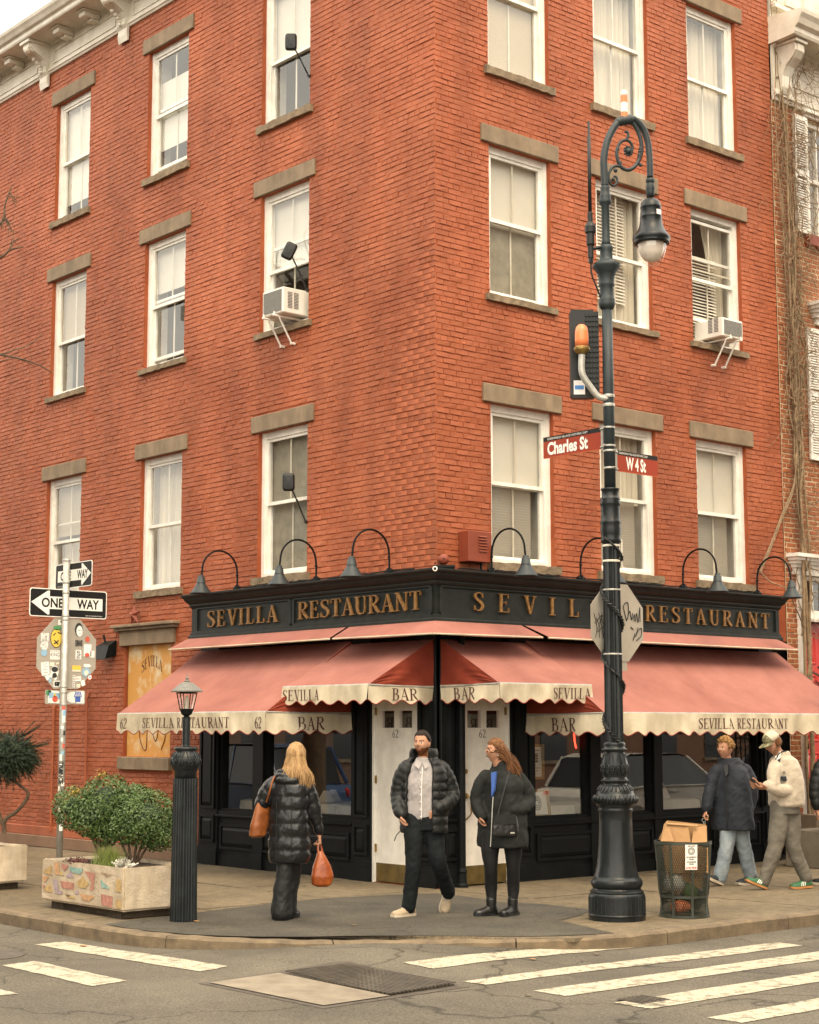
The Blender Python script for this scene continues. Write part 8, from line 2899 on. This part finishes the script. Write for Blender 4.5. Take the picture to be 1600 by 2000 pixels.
mb = MB(); mb.prism([p(-.09, -.275, .885), p(.12, -.225, .885), p(.115, -.22, .975), p(-.075, -.262, .975)], P.fv * .012); mb.build('flap', 'parka', bg_)
mb = MB(); mb.tube(cr_path([p(-.06, -.22, .97), p(-.02, -.20, 1.12), p(.03, -.155, 1.27), p(.07, -.08, 1.385), p(.10, .02, 1.40)], 6), .010, 6); mb.build('strap', 'blackleather', bg_)
mb = MB(); mb.prism([p(.06, -.275, .80), p(.10, -.265, .80), p(.10, -.265, .812), p(.06, -.275, .812)], P.fv * .01); mb.build('clasp', 'steel', bg_)
mb = MB(); mb.ball(fw((-.076, .002, -.045)), .007, 8, 6); mb.build('earring', 'steel', P.t)

# ---- the blonde woman walking away
P = Person((-3.20, -1.38), 'blonde woman in long glossy black puffer coat seen from behind', 'people passing the restaurant', (.30, .95))
p = P.p
hd, nk = p(.115, .03, 1.535), p(.07, .0, 1.34)
fw, f2, r2, u2 = finish_body(P, hd, nk, IR * .35 + IF * .93, -.12, 'h_blonde',
    [([p(.05, .0, .85), p(.05, .0, 1.05), p(.06, .0, 1.28)], [.11, .11, .12])],
    [([p(-.10, .0, 1.28), p(-.20, .03, 1.12), p(-.11, .14, 1.10)], [.045, .038, .03]), ([p(.20, .03, 1.26), p(.28, .06, 1.02), p(.335, .10, .79)], [.045, .038, .029])],
    [([p(.03, .0, .8), p(.02, .0, .44), p(.0, -.02, .10)], [.07, .05, .04]), ([p(.10, .05, .8), p(.08, .06, .44), p(.05, .10, .10)], [.07, .05, .04])],
    [dict(wrist=p(-.11, .15, 1.10), d=IF * .5 + Z * .6 + IR * .3, palm_n=IR, side=Z, curl=.9), dict(wrist=p(.338, .10, .785), d=Z * -1 + IR * .10, palm_n=-IR + IF * .2, side=IF, curl=.95)], k=.95)
hair_cap('hair', 'h_blonde', P.t, fw, lambda d: (d[2] - .45) if d[1] > .5 else d[2] + 1.1, .020, .005, k=.96, seed=9)
mb = MB(); mb.smooth = True
rnd = random.Random(18)
for k in range(620):
    an = PI * (1.0 + rnd.random())          # round the back of the head
    an = PI * .92 + rnd.random() * PI * 1.16
    lvl = rnd.uniform(-.02, .10)
    rr = math.sqrt(max(.05, 1 - (lvl / .125) ** 2))
    a = fw(Vector((math.cos(an) * .078 * rr, math.sin(an) * .095 * rr - .004, lvl)))
    out = (r2 * math.cos(an) + f2 * math.sin(an))
    L = .255 + .06 * rnd.random()
    e = a + out * (.035 + .03 * rnd.random()) - Z * (L + lvl) + IR * rnd.gauss(.015, .015)
    m1 = a + out * .030 - Z * (.10 + lvl * .6)
    m2 = m1 * .45 + e * .55 + out * (.020 + rnd.gauss(0, .008)) + IR * rnd.gauss(0, .010)
    P_ = cr_path([a, m1, m2, e], 6)
    mb.tube(P_, [.0058 * (1 - .65 * i / len(P_)) + .001 for i in range(len(P_))], 4)
mb.build('long_hair', 'h_blonde', P.t)
mb = MB()
torso(mb, [(p(.06, .02, .53), .195, .150), (p(.06, .015, .66), .205, .158), (p(.06, .01, .85), .198, .152), (p(.06, .005, 1.02), .185, .145), (p(.06, .0, 1.15), .190, .14), (p(.06, .0, 1.25), .185, .13), (p(.065, .0, 1.32), .125, .10), (p(.07, .0, 1.37), .10, .095)], P.rv, P.fv, puff=.125, amp=.085)
puffy(mb, [p(-.09, .0, 1.28), p(-.165, .02, 1.18), p(-.205, .04, 1.08), p(-.16, .12, 1.07), p(-.11, .15, 1.09)], [.075, .080, .072, .066, .055], .09, .10)
puffy(mb, [p(.19, .03, 1.28), p(.245, .045, 1.17), p(.285, .06, 1.03), p(.315, .085, .91), p(.335, .10, .82)], [.076, .078, .070, .062, .048], .105, .10)
for k, (z, w) in enumerate(((1.305, .135), (1.345, .14), (1.38, .12))):
    c = p(.05, -.055 + .02 * k, z)
    mb.loft([sring(c + Z * dz, P.rv, P.fv, w * s, .085 * s, 22) for dz, s in ((-.04, .7), (-.02, .95), (0, 1), (.02, .95), (.035, .7))])
smooth_solid(mb, .010, 'coat', ['puffer_shiny'], P.t, 2)
mb = MB()
for s in (-.075, .075):
    pts = [p(.06, 0, z) + P.rv * s + P.fv * -.145 for z in (.56, .7, .85, 1.0, 1.15)]
    mb.tube(pts, .003, 4)
mb.build('seam', 'puffer', P.t)
mb = MB()
limbtube(mb, [p(.03, -.0, .80), p(.03, -.0, .60), p(.025, -.01, .44), p(.0, -.02, .24), p(-.012, -.02, .07)], [.098, .095, .090, .092, .100], 16)
limbtube(mb, [p(.10, .04, .80), p(.095, .05, .60), p(.08, .06, .44), p(.05, .08, .24), p(.035, .09, .07)], [.098, .093, .088, .088, .092], 16)
smooth_solid(mb, .010, 'trousers', ['blacktrouser'], P.t, 3)
for an, td in ((p(-.02, -.03, .085), IR * .42 + IF * .75), (p(.03, .10, .085), IR * .5 + IF * .8)):
    a, b = MB(), MB(); a.smooth = True
    shoe(a, b, an, td, Z, .25, .045, .034)
    o = a.build('shoe', 'blackleather', P.t); b.build('sole', 'blackplastic', o)
def bag(name, label, secs, mat, ux, uy, loc, strap, sr, pw=2.6):
    t = thing(name, label, 'bag', loc)
    mb = MB(); mb.loft([sring(c, ux, uy, w, d, 24, pw) for c, w, d in secs])
    smooth_solid(mb, .008, 'bag_body', [mat], t, 4)
    for s in strap:
        mb = MB(); mb.tube(cr_path(s, 6), sr, 6); mb.build('strap', mat, t)
    return t
sx = (IR * .75 + IF * .65).normalized(); sy = sx.cross(Z)
bag('tote_bag', 'tan leather tote hanging at the left side of the blonde woman', [(p(-.255, .02, .765), .045, .03), (p(-.245, .02, .785), .085, .06), (p(-.225, .02, .88), .095, .06), (p(-.205, .02, 1.0), .085, .045), (p(-.185, .02, 1.10), .075, .025), (p(-.18, .02, 1.115), .06, .012)], 'leather', sx, sy, p(-.22, .02, .77),
    [[p(-.16, -.03, 1.10), p(-.125, -.075, 1.20), p(-.095, -.07, 1.31), p(-.07, .0, 1.36)], [p(-.20, .06, 1.10), p(-.14, .11, 1.22), p(-.09, .07, 1.32)]], .009)
bag('shoulder_bag', 'slouchy orange leather bag carried in the right hand of the blonde woman', [(p(.365, .08, .305), .05, .04), (p(.365, .08, .325), .095, .065), (p(.37, .08, .40), .108, .075), (p(.365, .08, .49), .090, .062), (p(.355, .085, .57), .052, .045), (p(.350, .09, .635), .024, .022)], 'leather2', (IR * .96 + IF * .28).normalized(), (IF * .96 - IR * .28).normalized(), p(.36, .08, .30),
    [[p(.335, .06, .60), p(.328, .07, .67), p(.338, .095, .72), p(.352, .12, .68), p(.385, .10, .57), p(.43, .08, .47)], [p(.33, .10, .60), p(.322, .11, .68), p(.338, .11, .715)]], .010)

# ---- the young man in the navy coat
P = Person((2.77, -1.97), 'fair haired young man in dark navy coat and pale jeans walking left', 'people passing the restaurant', (-.62, -.78))
p = P.p
hd, nk = p(-.045, -.02, 1.555), p(-.005, .02, 1.38)
fw, f2, r2, u2 = finish_body(P, hd, nk, IR * -.80 - IF * .62, .03, 'h_fair',
    [([p(.01, .02, .85), p(.01, .02, 1.1), p(.02, .02, 1.34)], [.11, .11, .12])],
    [([p(-.15, .0, 1.31), p(-.235, -.02, 1.06), p(-.285, -.05, .85)], [.045, .038, .029]), ([p(.20, .04, 1.31), p(.265, .06, 1.06), p(.20, .0, .82)], [.045, .038, .029])],
    [([p(-.03, .0, .8), p(-.06, -.04, .44), p(-.13, -.06, .10)], [.07, .05, .04]), ([p(.10, .05, .8), p(.16, .06, .44), p(.24, .10, .12)], [.07, .05, .04])],
    [dict(wrist=p(-.285, -.05, .85), d=Z * -.7 - IR * .4 - IF * .3, palm_n=IR + IF * .3, side=-IF, curl=1.0), dict(wrist=p(.20, .0, .83), d=Z * -1 - IR * .25, palm_n=-IR - IF * .2, side=-IF, curl=.6)])
hair_cap('hair', 'h_fair', P.t, fw, lambda d: (d[2] - .54) if d[1] > .35 else d[2] + .05 + .5 * max(0, d[1]) + (-.0), .020, .014, seed=14, vol=lambda d: .012 * max(0, d[2]))
mb = MB(); mb.smooth = True
rnd = random.Random(33)
for k in range(120):
    d = Vector((rnd.gauss(0, 1), rnd.gauss(0, 1), abs(rnd.gauss(0, 1)) + .3)).normalized()
    if d.y > .35 and d.z < .55: continue
    a = fw(head_pt(d) + d * .022)
    w = [a + (r2 * math.cos(i * 1.3 + k) + f2 * math.sin(i * 1.3 + k)) * .010 + (fw(d) - fw((0, 0, 0))) * .006 * i * .3 for i in range(5)]
    mb.tube(w, [.006, .007, .006, .005, .002], 4)
mb.build('curls', 'h_fair', P.t)
mb = MB()
torso(mb, [(p(.03, .02, .63), .255, .18), (p(.025, .02, .80), .25, .175), (p(.02, .02, 1.0), .240, .165), (p(.02, .02, 1.18), .235, .155), (p(.02, .02, 1.30), .205, .135), (p(.015, .025, 1.38), .14, .12), (p(.01, .03, 1.45), .118, .112)], P.rv, P.fv)
puffy(mb, [p(-.14, .0, 1.31), p(-.195, .0, 1.20), p(-.235, -.02, 1.06), p(-.265, -.04, .95), p(-.282, -.05, .88)], [.078, .078, .074, .070, .066], .2, .03)
puffy(mb, [p(.19, .04, 1.31), p(.245, .05, 1.19), p(.268, .06, 1.06), p(.24, .04, .94), p(.21, .01, .86)], [.080, .082, .078, .074, .068], .2, .03)
for k, (z, w) in enumerate(((1.34, .15), (1.38, .14))):
    mb.loft([sring(p(.06, .06, z) + Z * dz, P.rv, P.fv, w * s, .10 * s, 22) for dz, s in ((-.04, .7), (0, 1), (.03, .8))])
smooth_solid(mb, .010, 'coat', ['navy'], P.t, 2)
mb = MB(); mb.tube([p(-.06, -.115, 1.36), p(-.075, -.155, 1.2), p(-.075, -.165, 1.0), p(-.07, -.165, .80), p(-.06, -.165, .66)], .006, 5); mb.build('placket', 'blackplastic', P.t)
mb = MB(); mb.prism([p(-.07, -.10, 1.37), p(-.02, -.115, 1.38), p(-.03, -.150, 1.27), p(-.06, -.15, 1.24)], P.fv * .03); mb.build('dark_jumper', 'blacktrouser', P.t)
mb = MB()
limbtube(mb, [p(-.02, .0, .80), p(-.035, -.02, .62), p(-.065, -.05, .44), p(-.105, -.05, .26), p(-.145, -.045, .10)], [.105, .100, .085, .082, .082], 16)
limbtube(mb, [p(.09, .04, .80), p(.12, .05, .62), p(.155, .06, .44), p(.20, .09, .26), p(.24, .11, .11)], [.105, .100, .085, .080, .080], 16)
smooth_solid(mb, .010, 'jeans', ['denim'], P.t, 3)
for an, td, up in ((p(-.15, -.05, .10), IR * -.75 - IF * .5 + Z * .30, Z), (p(.235, .10, .085), IR * -.80 - IF * .42, Z)):
    a, b = MB(), MB(); a.smooth = True
    shoe(a, b, an, td, up, .27, .046, .024)
    o = a.build('shoe', 'darkshoe', P.t); b.build('sole', 'sole', o)
k_ = thing('key_ring', 'metal key ring dangling from the hand of the navy coat man', 'keys', p(-.32, -.09, .74))
mb = MB()
for c, r_ in ((p(-.325, -.09, .745), .020), (p(-.318, -.09, .715), .012)):
    mb.tube([c + IR * r_ * math.cos(2 * PI * i / 14) + Z * r_ * math.sin(2 * PI * i / 14) for i in range(15)], .003, 5)
mb.build('ring', 'steel', k_)

# ---- the man with the phone
P = Person((2.80, -2.66), 'man in cream fleece, grey trousers and trucker cap looking at his phone', 'people passing the restaurant', (-.86, -.50))
p = P.p
hd, nk = p(-.070, -.02, 1.615), p(.03, .02, 1.46)
fw, f2, r2, u2 = finish_body(P, hd, nk, IR * -.92 - IF * .38, -.38, 'h_brown',
    [([p(.05, .02, .92), p(.06, .02, 1.15), p(.05, .02, 1.42)], [.12, .12, .13])],
    [([p(-.07, -.08, 1.38), p(-.12, -.20, 1.14), p(-.28, -.20, 1.16)], [.046, .038, .029]), ([p(.12, .06, 1.38), p(.12, .02, 1.10), p(-.18, -.20, 1.13)], [.048, .04, .030])],
    [([p(-.01, .0, .9), p(-.08, -.02, .47), p(-.21, -.02, .12)], [.075, .055, .042]), ([p(.09, .05, .9), p(.13, .07, .47), p(.28, .12, .14)], [.075, .055, .042])],
    [dict(wrist=p(-.20, -.215, 1.135), d=IR * -.92 - Z * .05 - IF * .2, palm_n=Z + IF * .3, side=Z * .4 - IF, curl=.55), dict(wrist=p(-.27, -.20, 1.155), d=IR * -.9 - IF * .1, palm_n=Z - IF * .4, side=-IF * .5 + Z, curl=.6)])
hair_cap('hair', 'h_brown', P.t, fw, lambda d: -1 if d[1] > .22 else (d[2] + .38), .014, .005, seed=3)
cm = lambda d: d[2] - .30 + .06 * d[1]
hair_cap('cap_crown', 'captan', P.t, fw, cm, .026, .0015, seed=30, vol=lambda d: .010 * max(0, d[2]))
hair_cap('cap_front', 'camo', P.t, fw, lambda d: min(d[2] - .30 + .06 * d[1], d[1] - .22), .029, .0015, seed=30, vol=lambda d: .011 * max(0, d[2]))
mb = MB(); mb.smooth = True
n = 14
top, bot = [], []
for j in range(6):
    for i in range(n + 1):
        an = PI * (.10 + .80 * i / n)
        rad = .088 + .018 * j
        x, y = math.cos(an) * (.082 + .003 * j), .02 + math.sin(an) * (.085 + .016 * j)
        top.append(fw(Vector((x, y, .045 - .004 * j - .10 * x * x * 10 * .1))))
N = len(top)
mb.add(top + [q - u2 * .005 for q in top], [(j * (n + 1) + i, j * (n + 1) + i + 1, (j + 1) * (n + 1) + i + 1, (j + 1) * (n + 1) + i) for j in range(5) for i in range(n)] + [(N + j * (n + 1) + i, N + (j + 1) * (n + 1) + i, N + (j + 1) * (n + 1) + i + 1, N + j * (n + 1) + i + 1) for j in range(5) for i in range(n)])
mb.build('cap_brim', 'camo', P.t)
mb = MB()
torso(mb, [(p(.065, .02, .915), .190, .150), (p(.065, .02, .95), .215, .165), (p(.07, .02, 1.05), .220, .170), (p(.07, .02, 1.20), .215, .165), (p(.06, .02, 1.33), .205, .150), (p(.05, .02, 1.43), .170, .125), (p(.035, .02, 1.485), .095, .090), (p(.03, .02, 1.535), .084, .082)], P.rv, P.fv)
puffy(mb, [p(.11, .03, 1.39), p(.135, -.03, 1.27), p(.125, -.08, 1.13), p(.0, -.16, 1.10), p(-.165, -.215, 1.13)], [.090, .092, .085, .072, .052], .22, .03)
puffy(mb, [p(-.05, -.05, 1.38), p(-.10, -.13, 1.27), p(-.12, -.18, 1.16), p(-.20, -.20, 1.155)], [.080, .080, .072, .055], .22, .03)
smooth_solid(mb, .010, 'fleece', ['fleece'], P.t, 3)
mb = MB(); mb.tube([p(.015, -.075, 1.53), p(-.03, -.085, 1.50), p(-.06, -.085, 1.44), p(-.09, -.10, 1.38)], .008, 6); mb.tube([p(.10, .0, 1.53), p(.06, -.06, 1.535), p(.015, -.075, 1.53)], .006, 6); mb.prism([p(-.035, -.10, 1.44), p(.05, -.085, 1.475), p(.055, -.09, 1.445), p(-.03, -.115, 1.40)], P.fv * .014); mb.build('collar_trim', 'navy', P.t)
mb = MB(); q = [p(-.03, -.175, 1.255), p(.055, -.150, 1.26), p(.055, -.158, 1.225), p(.015, -.175, 1.20), p(-.028, -.185, 1.225)]; mb.prism([c - IF * .01 for c in q], IF * .03); mb.build('pocket_flap', 'navy', P.t)
mb = MB(); mb.prism([p(-.005, -.185, 1.295), p(.022, -.178, 1.295), p(.022, -.178, 1.31), p(-.005, -.185, 1.31)], IF * .02); mb.build('label', 'grille', P.t)
mb = MB(); mb.prism([p(-.06, -.085, 1.475), p(.0, -.085, 1.53), p(.02, -.06, 1.50), p(-.03, -.09, 1.42)], P.fv * .01); mb.build('white_undershirt', 'signwhite', P.t)
mb = MB()
limbtube(mb, [p(.0, .0, .93), p(-.03, -.01, .72), p(-.085, -.03, .47), p(-.15, -.02, .28), p(-.215, -.015, .10)], [.120, .112, .088, .078, .070], 18)
limbtube(mb, [p(.10, .04, .93), p(.12, .05, .72), p(.14, .06, .47), p(.215, .09, .28), p(.285, .12, .13)], [.120, .112, .088, .078, .070], 18)
torso(mb, [(p(.055, .02, .84), .165, .135), (p(.06, .02, .93), .165, .135), (p(.06, .02, .99), .155, .13)], P.rv, P.fv)
smooth_solid(mb, .010, 'trousers', ['greytrouser'], P.t, 3)
for an, td, up in ((p(-.225, -.02, .105), IR * -.88 - IF * .30 + Z * .34, Z), (p(.285, .12, .095), IR * -.92 - IF * .30 - Z * .05, Z)):
    a, b = MB(), MB(); a.smooth = True
    shoe(a, b, an, td, up, .28, .046, .018)
    o = a.build('shoe', 'greenshoe', P.t); b.build('sole', 'gumsole', o)
    d = Vector(td).normalized(); s = d.cross(Z).normalized(); u = s.cross(d)
    mb = MB()
    for k in range(3):
        for sd in (-1, 1):
            c = an - u * .085 + d * (.045 + .022 * k) + s * sd * .045 + u * .03
            mb.tube([c, c + u * .045 - d * .02 - s * sd * .010], .005, 4)
    mb.build('stripe', 'signwhite', o)
ph = thing('mobile_phone', 'dark mobile phone held in front of the man in the cream fleece', 'phone', p(-.33, -.22, 1.20))
mb = MB(); c = p(-.335, -.22, 1.195); a, b, n_ = (IR * -.75 - IF * .1 + Z * .45).normalized(), IF, None
n_ = a.cross(b).normalized()
mb.loft([[c + a * x + b * y + n_ * o for x, y in ((-.07, -.035), (.07, -.035), (.07, .035), (-.07, .035))] for o in (-.004, .004)]); mb.build('handset', 'blackplastic', ph)

# ---- the figure half out of the picture on the right
e0 = at(1632, 1720, 19.6)
P = Person((e0.x, e0.y), 'person in black puffer jacket cut off by the right edge', 'people passing the restaurant', (-.85, .5))
p = P.p
hd, nk = p(.0, .0, 1.64), p(.02, .02, 1.45)
fw, f2, r2, u2 = finish_body(P, hd, nk, IR * -.9 + IF * .4, 0, 'h_dark',
    [([p(.02, .0, .9), p(.02, .0, 1.1), p(.02, .0, 1.4)], [.12, .12, .13])],
    [([p(-.14, -.08, 1.36), p(-.22, -.12, 1.1), p(-.22, -.16, .84)], [.046, .038, .029]), ([p(.15, .08, 1.36), p(.2, .12, 1.1), p(.18, .14, .84)], [.046, .038, .029])],
    [([p(-.07, .0, .9), p(-.07, .0, .48), p(-.07, .0, .10)], [.075, .055, .042]), ([p(.10, .0, .9), p(.10, .0, .48), p(.10, .0, .10)], [.075, .055, .042])],
    [dict(wrist=p(-.22, -.16, .84), d=-Z, palm_n=IR, side=-IF, curl=.7), dict(wrist=p(.18, .14, .84), d=-Z, palm_n=-IR, side=IF, curl=.7)], voxel=.007)
hair_cap('hair', 'h_dark', P.t, fw, lambda d: (d[2] - .45) if d[1] > .35 else d[2] + .2, .015, .004, seed=2)
mb = MB()
torso(mb, [(p(.02, .0, .80), .22, .165), (p(.02, .0, 1.0), .225, .17), (p(.02, .0, 1.2), .225, .165), (p(.02, .0, 1.36), .205, .145), (p(.02, .0, 1.46), .11, .10), (p(.02, .0, 1.54), .105, .10)], P.rv, P.fv, puff=.10, amp=.07)
puffy(mb, [p(-.13, -.08, 1.38), p(-.19, -.11, 1.22), p(-.225, -.13, 1.07), p(-.225, -.16, .90)], [.085, .085, .078, .062], .085, .10)
puffy(mb, [p(.15, .08, 1.38), p(.2, .11, 1.22), p(.22, .13, 1.07), p(.19, .14, .90)], [.085, .085, .078, .062], .085, .10)
smooth_solid(mb, .011, 'jacket', ['puffer'], P.t, 2)
mb = MB()
limbtube(mb, [p(-.07, .0, .9), p(-.07, -.01, .5), p(-.07, .0, .09)], [.11, .085, .075], 16); limbtube(mb, [p(.10, .0, .9), p(.10, -.01, .5), p(.10, .0, .09)], [.11, .085, .075], 16)
smooth_solid(mb, .012, 'trousers', ['blackdenim'], P.t, 2)
for an in (p(-.07, .0, .085), p(.10, .0, .085)):
    a, b = MB(), MB(); a.smooth = True
    shoe(a, b, an, P.fv, Z, .27, .046, .022); o = a.build('shoe', 'blackleather', P.t); b.build('sole', 'sole', o)
